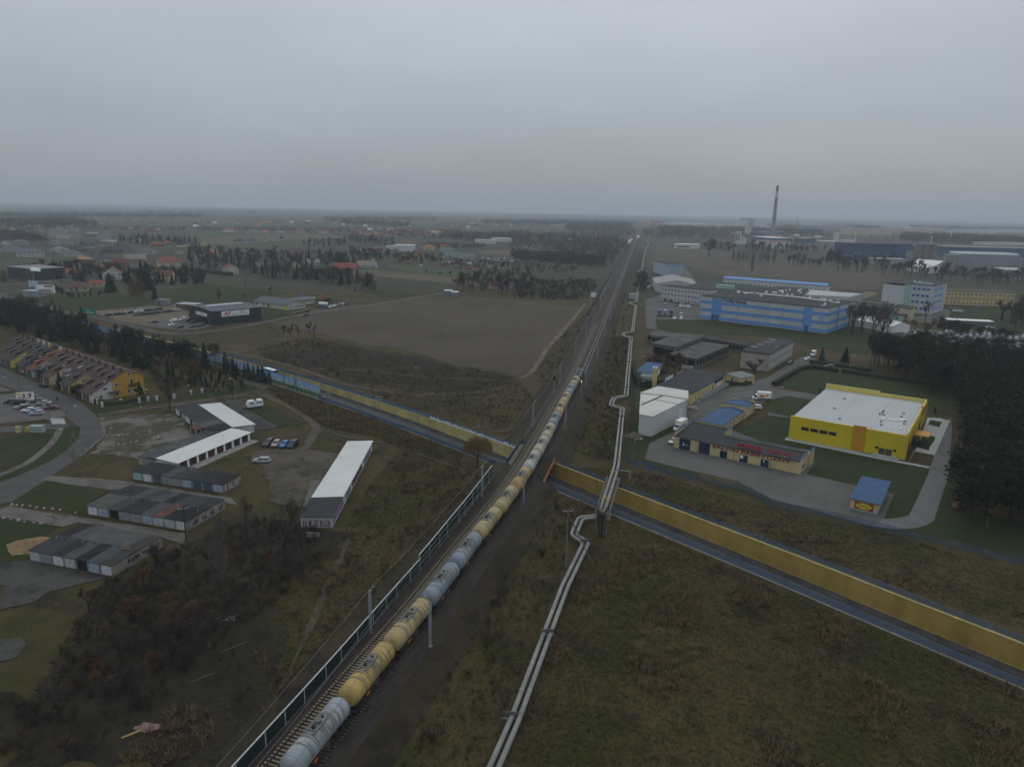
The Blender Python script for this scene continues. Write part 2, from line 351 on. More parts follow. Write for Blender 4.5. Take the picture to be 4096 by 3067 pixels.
for k in range(0,len(ti)-1,4):
 seg=ti[k:k+5]
 if len(seg)<2:break
 b=MB()
 A=[NE[i]-NN[i]*(TW-.02)for i in seg];B_=[NE[i]-NN[i]*(TW+.35)for i in seg]
 gap=.03
 t0=(A[1]-A[0]).normalized()*gap;A[0]=A[0]+t0;B_[0]=B_[0]+t0
 zb=[rdepth(NE[i].x)-.2 for i in seg]
 zt=[.28 if NE[i].x<-10 else.35 for i in seg]
 b.strip([(p.x-wl.x,p.y-wl.y,z)for p,z in zip(A,zt)],[(p.x-wl.x,p.y-wl.y,z)for p,z in zip(A,zb)])
 b.strip([(p.x-wl.x,p.y-wl.y,z)for p,z in zip(B_,zb)],[(p.x-wl.x,p.y-wl.y,z)for p,z in zip(B_,zt)])
 b.add([(A[0].x-wl.x,A[0].y-wl.y,zb[0]),(B_[0].x-wl.x,B_[0].y-wl.y,zb[0]),(B_[0].x-wl.x,B_[0].y-wl.y,zt[0]),(A[0].x-wl.x,A[0].y-wl.y,zt[0])],[(0,1,2,3)])
 b.build('wall_panel',YW2 if NE[seg[0]].x<-4 else YW,wall)
 c=MB();C0=[NE[i]-NN[i]*(TW-.14)for i in seg];C1=[NE[i]-NN[i]*(TW+.42)for i in seg]
 za=[z+.003 for z in zt];zc=[z+.16 for z in zt];W_=lambda q,zz:[(p.x-wl.x,p.y-wl.y,z)for p,z in zip(q,zz)]
 c.strip(W_(C1,zc),W_(C0,zc));c.strip(W_(C0,zc),W_(C0,za));c.strip(W_(C0,za),W_(C1,za))
 c.build('coping',CAPY,wall)
NW=M('grey_wall_concrete',(.25,.24,.22),.9,.2,.3)
b=MB();A=[off(i,0,.12)for i in ti];b.strip([off(i,.02,-5)for i in ti],[off(i,.02,.12)for i in ti]);b.strip([off(i,.02,.12)for i in ti],[off(i,-.35,.12)for i in ti]);b.strip([off(i,-.35,.12)for i in ti],[off(i,-.35,-.1)for i in ti])
tag(b.build('retaining_wall',NW),'grey concrete wall edging the near side of the sunken road','wall')
def meshmat(name,col,alpha,sx=6.0):
 m=bpy.data.materials.new(name);m.use_nodes=True;nt=m.node_tree;L=nt.links.new;b=nt.nodes['Principled BSDF']
 b.inputs['Base Color'].default_value=(*col,1);b.inputs['Roughness'].default_value=.6
 g=N(nt,'ShaderNodeNewGeometry');n=N(nt,'ShaderNodeTexNoise',i={'Scale':1.3,'Detail':3.0});L(g.outputs['Position'],n.inputs['Vector'])
 mr=N(nt,'ShaderNodeMapRange',i={1:.3,2:.7,3:alpha-.12,4:alpha+.12});L(n.outputs['Fac'],mr.inputs[0]);L(mr.outputs[0],b.inputs['Alpha'])
 MATS[name]=m;return m
BLUEP=M('blue_railing_paint',(.055,.12,.25),.6,.15)
BLUEM=meshmat('blue_mesh',(.075,.115,.18),.7)
TEALM=meshmat('teal_mesh',(.055,.125,.16),.62)
GREENM=meshmat('green_blue_mesh',(.06,.12,.17),.55)
def rail_fence(label,idxs,d,z0f,h,matp,matm,step=1,post=True):
 o0=off(idxs[0],d,0);t=thing('fence',label,'fence',o0)
 for k in range(0,len(idxs)-1,step):
  i,j=idxs[k],idxs[min(k+step,len(idxs)-1)]
  a,b_=Vector(lo(off(i,d,z0f(i)),o0)),Vector(lo(off(j,d,z0f(j)),o0));u=Vector((0,0,h))
  e=(b_-a).normalized()*.06
  MB().add([a+e,b_-e,b_-e+u,a+e+u],[(0,1,2,3)]).build('mesh_panel',matm,t)
  MB().box(a.x-.03,a.x+.03,a.y-.03,a.y+.03,a.z-.1,a.z+h+.05).build('post',matp,t)
  MB().tube([a+u,b_+u],.045,4).build('top_rail',matp,t)
 return t
zc=lambda i:.44
fi=[i for i in ti if NE[i].x>-150]
l1=[i for i in fi if NE[i].x<0];l2=[i for i in fi if NE[i].x>4]
rail_fence('blue mesh fence on the pale yellow wall left of the railway',l1,TW+.2,zc,1.15,BLUEP,M('far_blue_mesh',(.085,.155,.22),.7,.2),2)
rail_fence('teal mesh fence on top of the yellow wall right of the railway',l2,TW+.2,zc,1.15,BLUEP,GREENM,1)
n1=[i for i in ti if-69.2<NE[i].x<-2.5];n2=[i for i in ti if NE[i].x>7.5]
rail_fence('blue mesh railing on the near road wall left of the railway',n1,0.1,lambda i:.12,1.05,BLUEP,M('near_blue_mesh',(.08,.125,.20),.7,.22,1.5),1)
rail_fence('blue mesh railing on the near road wall right of the railway',n2,0.1,lambda i:.12,1.05,BLUEP,BLUEM,1)
rb=MB();rr=random.Random(3)
for i in[i for i in ti if-36<NE[i].x<-1]:
 for k in range(16):
  p=NE[i]-NN[i]*(TW+.05+rr.random()*.25);q=NE[min(i+1,len(NE)-1)]-NN[i]*(TW+.1);t=k/16
  x,y=p.x*(1-t)+q.x*t,p.y*(1-t)+q.y*t;s=rr.uniform(.06,.16)
  rb.box(x-s,x+s,y-s*.5,y+s*.5,.5,.5+rr.uniform(.25,.95)if rr.random()<.5 else.9)
ro=rb.build('ice_crust',M('white_ice',(.75,.78,.82),.5,.25,3));ro['kind']='stuff'
NB=thing('noise_barrier','tall noise barrier painted with blue sky and green fields beside the road','barrier',off(0,0,0));no=off(0,0,0)
SKYB=M('barrier_sky_blue',(.12,.29,.56),.7,.12,.5);PALEB=M('barrier_pale_blue',(.30,.40,.50),.7,.2,.6,col2=(.20,.30,.42))
GRNB=M('barrier_field_green',(.06,.14,.05),.8,.25,.3);BRNB=M('barrier_earth_brown',(.13,.07,.05),.8,.25,.4);MIDB=M('barrier_grey_panel',(.26,.30,.34),.6,.25,.8)
POSTM=M('barrier_post_steel',(.30,.36,.42),.6,.12)
bi=[i for i in idx if NE[i].x<-68.5]
rr=random.Random(5)
for k in range(len(bi)-1):
 i,j=bi[k],bi[k+1]
 a,b_=Vector(lo(off(i,.15,0),no)),Vector(lo(off(j,.15,0),no));e=(b_-a).normalized()*.08;nrm=Vector((NN[i].x,NN[i].y,0))*.06
 hb=rr.choice([.9,1.0,.75])if NE[i].x<-85 else 0
 zs=[.1,max(.1,hb),1.9+rr.uniform(-.15,.2),2.35,3.05,3.3,4.05,4.75]
 mm=[BRNB,GRNB,MIDB if NE[i].x>-78 else PALEB,PALEB,MIDB,PALEB,SKYB]if k%3 else[BRNB,GRNB,PALEB,PALEB,MIDB,PALEB,SKYB]
 for q in range(7):
  if zs[q+1]-zs[q]<.02:continue
  u0_,u1_=Vector((0,0,zs[q]+.01)),Vector((0,0,zs[q+1]-.01))
  MB().add([a+e+u0_+nrm,b_-e+u0_+nrm,b_-e+u1_+nrm,a+e+u1_+nrm,a+e+u0_-nrm,b_-e+u0_-nrm,b_-e+u1_-nrm,a+e+u1_-nrm],[(0,1,2,3),(5,4,7,6),(3,2,6,7),(1,0,4,5)]).build('panel',mm[q],NB)
 MB().box(a.x-.1,a.x+.1,a.y-.1,a.y+.1,0,4.85).build('post',POSTM,NB)
 MB().add([a+nrm*2.5,b_+nrm*2.5,b_+nrm*2.5+Vector((0,0,.3)),a+nrm*2.5+Vector((0,0,.3)),a-nrm,b_-nrm,b_-nrm+Vector((0,0,.3)),a-nrm+Vector((0,0,.3))],[(0,1,2,3),(3,2,6,7),(5,4,7,6)]).build('plinth',NW,NB)
 # patches of land, far to near
for nm,l,m in[('plain',[Vector((-9000,15500,0)),Vector((9000,15500,0)),Vector((9000,900,0)),Vector((700,640,0)),Vector((330,640,0)),Vector((150,560,0)),Vector((-20,620,0)),Vector((-300,560,0)),Vector((-420,500,0)),Vector((-9000,800,0))],ML('winter_plain',[((.042,.042,.026),0,0,0),((.055,.056,.030),.004,.45,.6),((.066,.054,.036),.009,.52,.66),((.030,.031,.022),.03,.5,.66)],bump=.2,bscale=.3)),('field',[('X',440,182),('X',1300,180),('X',1700,208),('X',1900,230),('X',1100,228),('X',800,235),('X',450,228)],GREENF),('field',[('Y',720,208),('Y',1120,204),('Y',1530,203),('Y',1480,238),('Y',900,232)],GREENF),('field',[('Y',0,185),('Y',300,185),('Y',700,178),('Y',720,190),('Y',200,200)],GREENF),('field',[('X',0,262),('X',540,280),('X',520,300),('X',300,305),('X',0,285)],STRAW),('field',[('S',0,435),('S',900,388),('S',950,440),('S',700,470),('S',0,505)],GREENF),('field',[('T',0,95),('T',850,105),('T',700,140),('T',300,180),('T',0,190)],GREENF),('field',[('T',300,182),('T',850,130),('T',1400,108),('T',2090,130),('T',2110,165),('T',1400,195),('T',700,245),('T',300,240)],STRAW),('field',[('T',30,280),('T',700,250),('T',1650,207),('T',2212,205),('T',1900,235),('T',1560,290),('T',1100,345),('T',600,330),('T',200,320)],GREENF),('field',[('U',560,180),('U',1250,200),('U',1230,225),('U',1050,240),('U',600,232)],FIELDM),('field',[('U',1640,340),('U',1750,310),('U',2212,315),('C',420,445),('C',800,470),('C',770,545),('C',300,510),('U',2150,395),('U',1640,380)],STRAW),('field',[('U',480,490),('U',1180,560),('U',1780,600),('U',2212,640),('C',260,665),('C',180,705),('U',2212,695),('U',1650,690),('U',900,605),('U',500,545)],GREENF),('field',[('U',0,592),('U',250,555),('U',900,622),('U',1660,692),('U',1640,770),('U',1200,745),('U',650,680),('U',0,618)],STRAW),('field',[('C',0,250),('C',430,262),('C',330,292),('C',0,282)],GREENF),('field',[('C',1212,368),('C',1370,368),('C',1360,402),('C',1222,402)],GREENF),('meadow',[('U',280,835),('U',480,830),('U',640,845),('U',900,878),('U',720,915),('U',420,905),('U',250,870)],LAWN),('heath',[('V',0,240),('V',560,270),('V',1200,330),('W',0,330),('W',880,400),('W',560,600),('W',0,580),('V',1950,640),('V',1900,660),('V',810,575),('V',360,440),('V',0,430)],ML('heath_ground',[((.085,.066,.048),0,0,0),((.06,.058,.034),.02,.45,.6),((.13,.105,.068),.04,.52,.68),((.05,.042,.034),.09,.5,.66)],bump=.4,bscale=.7)),('ploughed_field',[('B',150,1066),('B',500,985),('B',1000,906),('B',1560,836),('B',1900,842),('B',2212,858),('C',200,885),('C',480,915),('C',600,925),('C',560,1000),('C',420,1150),('C',220,1380),('C',150,1470),('C',60,1505),('B',2212,1500),('B',1700,1420),('B',1300,1290),('B',900,1240),('B',560,1150),('B',330,1108)],FIELDM),('lawn',[('A',1380,800),('A',1760,715),('B',0,775),('B',300,810),('B',160,830),('B',0,862),('A',2130,905),('A',1780,890),('A',1500,916),('A',1410,870)],LAWN),('lawn',[('A',2130,930),('B',0,920),('B',200,965),('B',330,1000),('B',0,1062),('A',2130,1045)],LAWN),('lawn',[('B',420,905),('B',560,840),('B',760,890),('B',560,940)],LAWN),('meadow',[('A',480,830),('A',800,830),('A',1100,810),('A',1330,880),('A',1350,915),('A',900,950),('A',760,970),('A',640,962),('A',400,905),('A',250,862),('A',100,828),('A',200,800)],LAWN),('building_plot',[('A',780,962),('A',1100,935),('A',1370,905),('A',1500,900),('A',1640,935),('A',1640,1040),('A',1440,1042),('A',1330,1090),('A',1150,1072),('A',900,1008)],SAND),('forecourt',[('A',1240,1086),('A',1450,1040),('A',1640,1045),('A',1840,1088),('A',1700,1118),('A',1530,1125),('A',1340,1100)],PAVE),('car_park',[('B',400,985),('B',330,1005),('B',460,985),('B',900,912),('B',820,895),('B',560,945),('B',300,965)],DIRT),('lawn',[('C',1240,1032),('C',1600,1040),('C',2212,1100),('D',0,1310),('D',500,1385),('D',650,1320),('D',1100,1400),('D',1440,1440),('D',900,1480),('D',860,1560),('D',420,1500),('D',230,1450),('C',2212,1190),('C',1800,1160),('C',1250,1125)],LAWN),('yard',[('C',1150,862),('C',1280,825),('C',1640,900),('C',1700,1040),('C',1600,1036),('C',1240,1030),('C',1252,1120),('C',1160,1110)],PAVE),('yard',[('V',355,470),('V',410,475),('V',520,640),('V',720,640),('V',700,700),('V',360,700)],CONC),('lawn',[('W',1220,765),('W',1880,792),('W',2212,800),('W',2212,1060),('W',1650,1000),('W',1370,930),('W',1380,830)],LAWN),('yard',[('W',900,900),('W',1160,850),('W',1240,780),('W',1390,810),('W',1380,920),('W',1100,950)],CONC),('car_park',[('D',1160,1330),('D',1500,1345),('D',2212,1395),('D',2300,1580),('D',1550,1575),('D',1440,1475),('D',1470,1390),('D',1150,1400)],ASPH),('lawn',[('G',1050,470),('G',1240,530),('G',1100,930),('G',1395,900),('G',1500,950),('e',560,990),('e',1110,1115),('e',1400,1215),('e',1640,1330),('e',1100,1150),('e',500,1000),('e',0,870),('G',1050,1165),('G',985,1150)],LAWN),('lawn',[('G',1905,930),('H',0,785),('H',220,805),('H',150,990),('H',960,1150),('H',1400,1235),('H',1240,1640),('L',1220,345),('L',1000,383),('L',1085,165),('H',870,1415),('H',330,1290),('H',415,1185)],LAWN),('lawn',[('H',50,520),('H',300,385),('H',620,410),('H',1270,500),('H',1540,580),('H',1560,780),('H',1400,770),('H',1380,640),('H',530,560),('H',450,610)],LAWN),('lawn',[('H',0,660),('H',170,618),('H',412,660),('H',230,800),('H',0,755)],LAWN),('lawn',[('L',1560,0),('L',1640,20),('L',1700,200),('L',1900,330),('L',2300,420),('L',2300,780),('L',1700,580),('L',1180,470),('L',1370,430),('L',1440,390)],LAWN),('forecourt',[('G',1145,1155),('e',0,760),('e',560,890),('e',1110,1015),('e',1280,1110),('e',1640,1290),('L',350,290),('L',900,443),('L',1000,384),('L',1088,165),('H',870,1412),('H',330,1290),('H',415,1185),('H',300,1150),('G',1880,900),('G',1600,830),('G',1510,780),('G',1390,925),('G',1190,1022)],PAVE),('yard',[('G',1510,790),('G',1530,680),('G',1820,560),('G',1990,515),('G',2130,475),('H',0,450),('H',160,350),('H',300,268),('H',420,290),('H',350,342),('H',45,530),('H',0,540),('H',440,605),('H',412,653),('H',170,615),('H',0,650),('G',2130,700),('G',1930,800),('G',1620,900)],PAVE),('access_road',[('L',1000,382),('L',1130,372),('L',1220,345),('L',1285,215),('L',1380,0),('H',1440,1120),('H',1530,830),('H',1580,800),('H',1590,900),('H',1560,1300),('L',1430,400),('L',1370,432),('L',1290,456),('L',1180,467),('L',1090,468),('L',890,441)],ML('access_road_paving',[((.140,.140,.137),0,0,0),((.115,.115,.113),.15,.45,.6)],bump=.1)),('footpath',[('H',140,990),('H',178,965),('H',960,1140),('H',1400,1225),('H',1390,1238),('H',950,1158)],M('pale_paving',(.36,.36,.35),.8,.12,.5)),('footpath',[('H',1215,1185),('H',1260,1090),('H',1440,1125),('H',1570,830),('H',1480,805),('H',1380,800),('H',1350,870),('H',1290,1050)],M('pale_paving',(.36,.36,.35))),('lawn',[('H',1340,945),('H',1445,965),('H',1395,1088),('H',1283,1055)],LAWN),('lawn',[('H',1400,820),('H',1505,838),('H',1480,885),('H',1384,860)],LAWN),('footpath',[('H',0,755),('H',225,800),('H',222,806),('H',0,782)],PAVE),('street',[('E',-40,450),('E',150,530),('E',400,650),('E',700,770),('E',830,890),('E',880,960),('E',905,1030),('E',870,1090),('E',790,1170),('E',700,1245),('E',560,1340),('E',350,1480),('E',100,1640),('I',0,250),('I',-80,300),('E',-80,1510),('E',0,1470),('E',200,1390),('E',450,1280),('E',600,1170),('E',680,1080),('E',695,1000),('E',640,960),('E',565,905),('E',570,870),('E',440,785),('E',250,715),('E',0,620),('E',-60,600)],ASPH),('car_park',[('E',-60,640),('E',0,640),('E',250,722),('E',430,785),('E',565,870),('E',560,900),('E',430,932),('E',220,942),('E',-60,965)],PAVE),('street',[('E',-60,995),('E',440,962),('E',640,962),('E',530,1008),('E',-60,1045)],ASPH),('lawn',[('E',-60,690),('E',60,680),('E',160,675),('E',175,690),('E',100,702),('E',-40,712)],LAWN),('lawn',[('E',530,1000),('E',690,985),('E',690,1050),('E',600,1168),('E',450,1278),('E',200,1388),('E',-60,1470),('E',-60,1430),('E',300,1260),('E',480,1110)],LAWN),('lawn',[('E',40,1062),('E',430,1052),('E',430,1090),('E',350,1180),('E',200,1290),('E',-60,1400),('E',-60,1250)],LAWN),('lawn',[('E',220,945),('E',410,920),('E',400,945),('E',260,955)],LAWN),('verge',[('E',740,820),('E',1300,765),('E',2000,665),('E',2300,630),('E',2300,665),('E',1500,765),('E',830,868)],LAWN),('verge',[('I',70,250),('I',420,60),('I',960,130),('I',750,260),('I',740,340),('I',300,285)],LAWN),('verge',[('I',-40,365),('I',500,450),('I',230,600),('I',250,740),('I',-40,760)],LAWN),('yard',[('E',830,900),('E',1140,880),('E',1530,880),('E',1720,1060),('E',1500,1150),('E',1260,1270),('E',1000,1230),('E',760,1220),('E',900,1040)],ML('worn_yard',[((.058,.056,.034),0,0,0),((.135,.125,.108),.10,.49,.56),((.16,.15,.13),.2,.56,.66),((.05,.046,.04),.14,.56,.66)],bump=.4)),('driveway',[('I',420,8),('I',700,25),('I',1130,62),('I',2000,200),('I',2050,260),('I',1600,172),('I',970,132),('I',350,52)],CONC),('driveway',[('I',-40,300),('I',90,268),('I',760,378),('I',1620,500),('I',1580,600),('I',1400,542),('I',680,410),('I',550,450),('I',-40,352)],CONC),('gravel_yard',[('I',-40,770),('I',250,740),('I',980,882),('I',700,940),('I',420,1010),('I',300,1100),('I',-40,1180)],GRAVEL),('gravel_yard',[('M',-40,550),('M',180,540),('M',230,600),('M',130,720),('M',-40,760)],GRAVEL),('yard',[('F',-40,1095),('F',100,1080),('F',420,1070),('F',500,1090),('F',720,1120),('F',560,1380),('F',380,1585),('F',90,1520),('F',110,1400),('F',60,1220),('F',-40,1190)],DIRT),('yard',[('a',0,780),('a',300,850),('a',330,930),('a',500,1060),('a',780,1220),('a',350,1280),('a',0,900)],GRAVEL),('apron',[('F',400,1560),('F',480,1340),('F',570,1345),('F',480,1520),('F',440,1580)],CONC),('lawn',[('a',320,930),('a',640,880),('a',1150,1160),('a',800,1220),('a',520,1040)],LAWN),('scrubland',[('M',300,1100),('I',980,900),('J',0,330),('J',600,480),('J',900,500),('J',0,1100),('N',300,500),('N',0,1500),('M',900,1700),('M',-60,1700),('M',-60,900)],SCRUBG),('scrubland',[('F',40,250),('F',800,170),('F',1700,340),('F',2212,440),('F',2150,520),('F',1500,580),('F',700,430),('F',300,340)],SCRUBG),]:
 patch(nm,l,m)
road('service_road',[('A',-40,812),('A',60,838),('A',200,872),('A',400,922),('A',600,972),('A',800,1012),('A',1000,1055),('A',1200,1105),('A',1400,1150),('A',1600,1157),('A',1850,1132),('A',2212,1072)],5.2,ASPH)
road('dirt_road',[('A',2150,1082),('B',0,1070),('B',450,985),('B',1000,905),('B',1610,808)],4,CONC)
road('service_road',[('A',60,838),('A',20,815),('A',130,793),('A',300,775)],5,ASPH)
road('road',[('A',-40,738),('A',120,730),('A',430,702),('A',620,688)],7,CONC)
road('road',[('A',300,700),('A',430,712),('A',490,740),('A',430,720)],4,CONC)
road('road',[('S',0,450),('S',400,425),('S',900,405),('S',1500,390)],5,CONC)
road('field_track',[('C',632,895),('C',540,1015),('C',400,1175),('C',300,1290),('C',235,1400),('C',150,1500),('C',60,1545)],2.4,SAND,jit=.5)
road('dirt_track',[('a',-100,70),('a',300,150),('a',700,240),('a',1100,350),('a',1700,560),('a',2208,662),('b',500,288),('b',900,296),('b',1350,277),('b',1800,212)],2.2,DIRT,jit=.6)
road('dirt_track',[('a',1250,340),('a',1600,368),('a',2208,385),('b',700,30),('b',1800,80)],1.4,DIRT,jit=.4)
road('dirt_track',[('E',840,890),('E',1200,842),('E',1500,800),('E',1900,742),('E',2100,715),('a',300,715),('a',520,680),('a',560,620),('a',300,545),('a',-60,455)],3.2,DIRT,jit=.5)
road('dirt_track',[('a',520,700),('a',640,780),('a',900,880),('a',1150,1045),('a',1320,1190),('a',1330,1290),('a',1250,1400),('a',1180,1520),('a',1000,1640)],2.8,DIRT,jit=.5)
road('footpath',[('a',1330,1220),('a',1700,1330),('F',900,990),('F',1250,1060),('F',1500,1150),('F',1750,1240),('F',1930,1300)],.8,DIRT,jit=.3)
road('footpath',[('E',520,1000),('E',490,1075),('E',400,1175),('E',200,1325),('E',-60,1425)],2,CONC)
road('footpath',[('N',0,1500),('J',800,560)],.9,ML('trodden_grass',[((.085,.07,.045),0,0,0),((.05,.045,.028),.3,.45,.6)]),jit=.4)
road('footpath',[('E',690,1250),('E',820,1140),('E',900,1060),('E',895,990)],.7,CONC)
zb=MB()
for k in range(7):
 a=P('E',432+k*3,921+k*7.2);b=P('E',552+k*3,921+k*7.2-1);n=Vector((-(b-a).y,(b-a).x,0)).normalized()*.25
 zb.add([(a-n).xyz,(b-n).xyz,(b+n).xyz,(a+n).xyz],[(0,1,2,3)])
zo=zb.build('road_marking',LINE);zo.location.z=PATCHZ[0]+.02;struct(zo)
# railway
LT=smooth_path(V2([(-51,0),(-38,40),(-27.8,72),(-21.6,92),(-16.5,108),(-10.4,129.5),(-4.6,149),(-.3,165.5),(4.1,185),(7.2,200),(15.2,240.5),(25.7,291),(44.8,395),(73,552),(102.5,716.6),(258,1573),(500,2905),(820,4670)]),2.0)
LT=[p for i,p in enumerate(LT)if p.y<900 or i%10==0]
LN=normals(LT)
def trk(d,z=0.0):return[Vector((p.x+n.x*d,p.y+n.y*d,z))for p,n in zip(LT,LN)]
def seg_side(p,E_):
 bi_=min(range(len(E_)),key=lambda i:(E_[i].x-p.x)**2+(E_[i].y-p.y)**2);n=NN[bi_]
 return-((p.x-E_[bi_].x)*n.x+(p.y-E_[bi_].y)*n.y)
def clip_line(d,which):
 q=trk(d);s=[seg_side(p,NE)if 120<p.y<240 else(-99 if p.y<=120 else 99)for p in q]
 lim=-.4 if which=='near' else TW+.45
 if which=='near':
  k=max(i for i in range(len(q))if s[i]<lim);t=(lim-s[k])/(s[k+1]-s[k]);return q[:k+1]+[q[k].lerp(q[k+1],t)]
 k=min(i for i in range(len(q))if s[i]>lim);t=(lim-s[k-1])/(s[k]-s[k-1]);return[q[k-1].lerp(q[k],t)]+q[k:]
def resamp(q,n):
 d=[0]
 for i in range(1,len(q)):d.append(d[-1]+(q[i]-q[i-1]).length)
 out=[]
 for j in range(n):
  t=d[-1]*(j/(n-1));k=min(max(np.searchsorted(d,t)-1,0),len(q)-2);f=(t-d[k])/max(1e-6,d[k+1]-d[k]);out.append(q[k].lerp(q[k+1],f))
 return out
BALL=ML('brown_ballast',[((.060,.049,.039),0,0,0),((.040,.033,.028),.25,.45,.62),((.092,.077,.062),2.5,.52,.66)],bump=.9,bscale=7)
BANK=ML('bank_scrub',[((.036,.029,.017),0,0,0),((.052,.042,.021),.09,.47,.62),((.023,.019,.013),.2,.5,.64)],bump=.9,bscale=2)
PATHM=ML('cinder_path',[((.050,.040,.036),0,0,0),((.036,.031,.028),.3,.45,.62),((.040,.036,.020),.15,.56,.68)],bump=.5)
prof=[(-11,-.3),(-5.2,1.75),(-4.2,1.85),(-2.3,2.12),(-1.6,2.38),(5.8,2.38),(6.5,2.05),(7.9,1.9),(13.0,-.3)]
mats_=[BANK,BANK,PATHM,BALL,BALL,BALL,PATHM,BANK]
PATHM2=PATHM
for which in('near','far'):
 lines=[]
 for d,z in prof:
  q=clip_line(d,which)
  if which=='near':r=resamp(q,60)
  else:
   r=q;r=r if len(lines)==0 or len(r)==len(lines[0])else resamp(r,len(lines[0]))
   if len(lines)==0:r=resamp([p for p in q if p.y<900],140)+[p for p in q if p.y>=900];nfar=len([p for p in q if p.y>=900])
   else:r=resamp([p for p in q if p.y<900],140)+[p for p in q if p.y>=900]
  lines.append([(p.x,p.y,z)for p in r])
 n=min(len(l)for l in lines);lines=[l[:n]for l in lines]
 for k in range(len(lines)-1):
  b=MB();b.strip(lines[k],lines[k+1])
  struct(b.build({0:'embankment',1:'embankment',2:'cinder_path',6:'cinder_path',7:'embankment'}.get(k,'ballast'),mats_[k]))
 e=-1 if which=='near' else 0
 pl=[l[e]for l in lines];base=[(p[0],p[1],-.3)for p in pl]
 MB_=MB();MB_.add(pl+base,[(i,i+1,len(pl)+i+1,len(pl)+i)for i in range(len(pl)-1)])
 tag(MB_.build('abutment',M('abutment_concrete',(.28,.2,.14),.9,.2,.4)),'concrete abutment of the railway bridge at the %s road wall'%which,'abutment')
br=thing('railway_bridge','ballasted railway bridge over the sunken road with orange edge beam','bridge',(4,180,0));bo=Vector(br.location)
def cross(d,z):return Vector((clip_line(d,'near')[-1].x,clip_line(d,'near')[-1].y,z))-bo,Vector((clip_line(d,'far')[0].x,clip_line(d,'far')[0].y,z))-bo
a0,a1=cross(-3.6,2.36);c0,c1=cross(7.6,2.36)
for nm,z0,z1,d0,d1,m in(('ballast_bed',2.0,2.38,-2.2,6.6,BALL),('deck',.9,1.99,-3.6,7.6,M('bridge_concrete',(.2,.17,.14),.9,.2,.4)),('walkway',2.0,2.2,-3.55,-2.22,M('walkway_sand',(.16,.14,.11),.9,.2)),('walkway',2.0,2.2,6.62,7.55,PATHM)):
 a0,a1=cross(d0,z0);c0,c1=cross(d1,z0);MB().prism([a0,a1,c1,c0],z0,z1).build(nm,m,br)
ORNG=M('orange_beam_paint',(.40,.19,.075),.8,.2,.5)
a0,a1=cross(7.62,.8);a0=a0+(a0-a1)*.10;a1=a1+(a1-a0)*.08;nx=Vector((LN[90].x,LN[90].y,0))*.3
MB().prism([a0,a1,a1+nx,a0+nx],.75,2.0).build('edge_beam',ORNG,br)
MB().prism([a0-nx*.1,a1-nx*.1,a1+nx*.6,a0+nx*.6],2.003,2.95).build('parapet',M('dark_parapet',(.03,.028,.028),.8,.2),br)
for t in(.0,.97):
 q=a0.lerp(a1,t);MB().prism([q+nx*.2,q+nx*.2+(a1-a0).normalized()*.9,q+nx*2.6+(a1-a0).normalized()*.9,q+nx*2.6],-4 if t else-2,1.9 if t==0 else 1.2).build('wing_wall',M('wing_wall_orange',(.28,.17,.11),.9,.2),br)
a0,a1=cross(-3.65,2.1);a0=a0+(a0-a1)*.04;a1=a1+(a1-a0)*.28;nx=-nx
DKB=M('dark_blue_panel',(.02,.05,.13),.6,.2)
for k in range(10):
 p,q=a0.lerp(a1,k/10+.003),a0.lerp(a1,(k+1)/10-.003);MB().prism([p,q,q+nx*.2,p+nx*.2],1.9,3.3).build('railing_panel',DKB,br)
RUST=M('rusty_rail',(.055,.035,.026),.6,.25,1);SHINE=M('worn_rail',(.36,.40,.44),.35,.15,1,metal=.7)
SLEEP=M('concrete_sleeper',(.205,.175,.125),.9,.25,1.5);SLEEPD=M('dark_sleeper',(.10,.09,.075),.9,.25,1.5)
slm=MB().box(-1.3,1.3,-.14,.14,0,.2).box(-1.3,-.6,-.15,.15,.2,.235).box(.6,1.3,-.15,.15,.2,.235)
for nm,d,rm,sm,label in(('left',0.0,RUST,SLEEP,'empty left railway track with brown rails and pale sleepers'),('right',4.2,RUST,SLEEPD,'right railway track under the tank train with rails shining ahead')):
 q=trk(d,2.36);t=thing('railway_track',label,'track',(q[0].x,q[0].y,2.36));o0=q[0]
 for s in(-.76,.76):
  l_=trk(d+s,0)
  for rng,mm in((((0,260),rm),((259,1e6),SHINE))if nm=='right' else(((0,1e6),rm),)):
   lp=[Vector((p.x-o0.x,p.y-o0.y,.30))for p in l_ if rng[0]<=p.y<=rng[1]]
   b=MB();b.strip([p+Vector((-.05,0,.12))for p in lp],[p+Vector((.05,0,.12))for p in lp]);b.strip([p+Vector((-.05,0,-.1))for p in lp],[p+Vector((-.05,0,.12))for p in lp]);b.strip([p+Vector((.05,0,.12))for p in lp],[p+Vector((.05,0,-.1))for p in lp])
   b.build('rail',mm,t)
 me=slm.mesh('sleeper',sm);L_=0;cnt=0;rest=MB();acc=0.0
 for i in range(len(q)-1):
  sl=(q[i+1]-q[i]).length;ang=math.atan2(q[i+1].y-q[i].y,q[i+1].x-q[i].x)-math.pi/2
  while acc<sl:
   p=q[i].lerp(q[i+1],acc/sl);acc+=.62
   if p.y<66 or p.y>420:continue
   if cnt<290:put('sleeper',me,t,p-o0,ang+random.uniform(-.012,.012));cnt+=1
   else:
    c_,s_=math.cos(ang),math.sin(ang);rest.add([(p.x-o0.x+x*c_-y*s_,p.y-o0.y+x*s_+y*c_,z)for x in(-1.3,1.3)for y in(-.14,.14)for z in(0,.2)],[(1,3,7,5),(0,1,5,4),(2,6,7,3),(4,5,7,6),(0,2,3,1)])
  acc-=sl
 if rest.v:rest.build('sleepers',sm,t)['kind']='stuff'
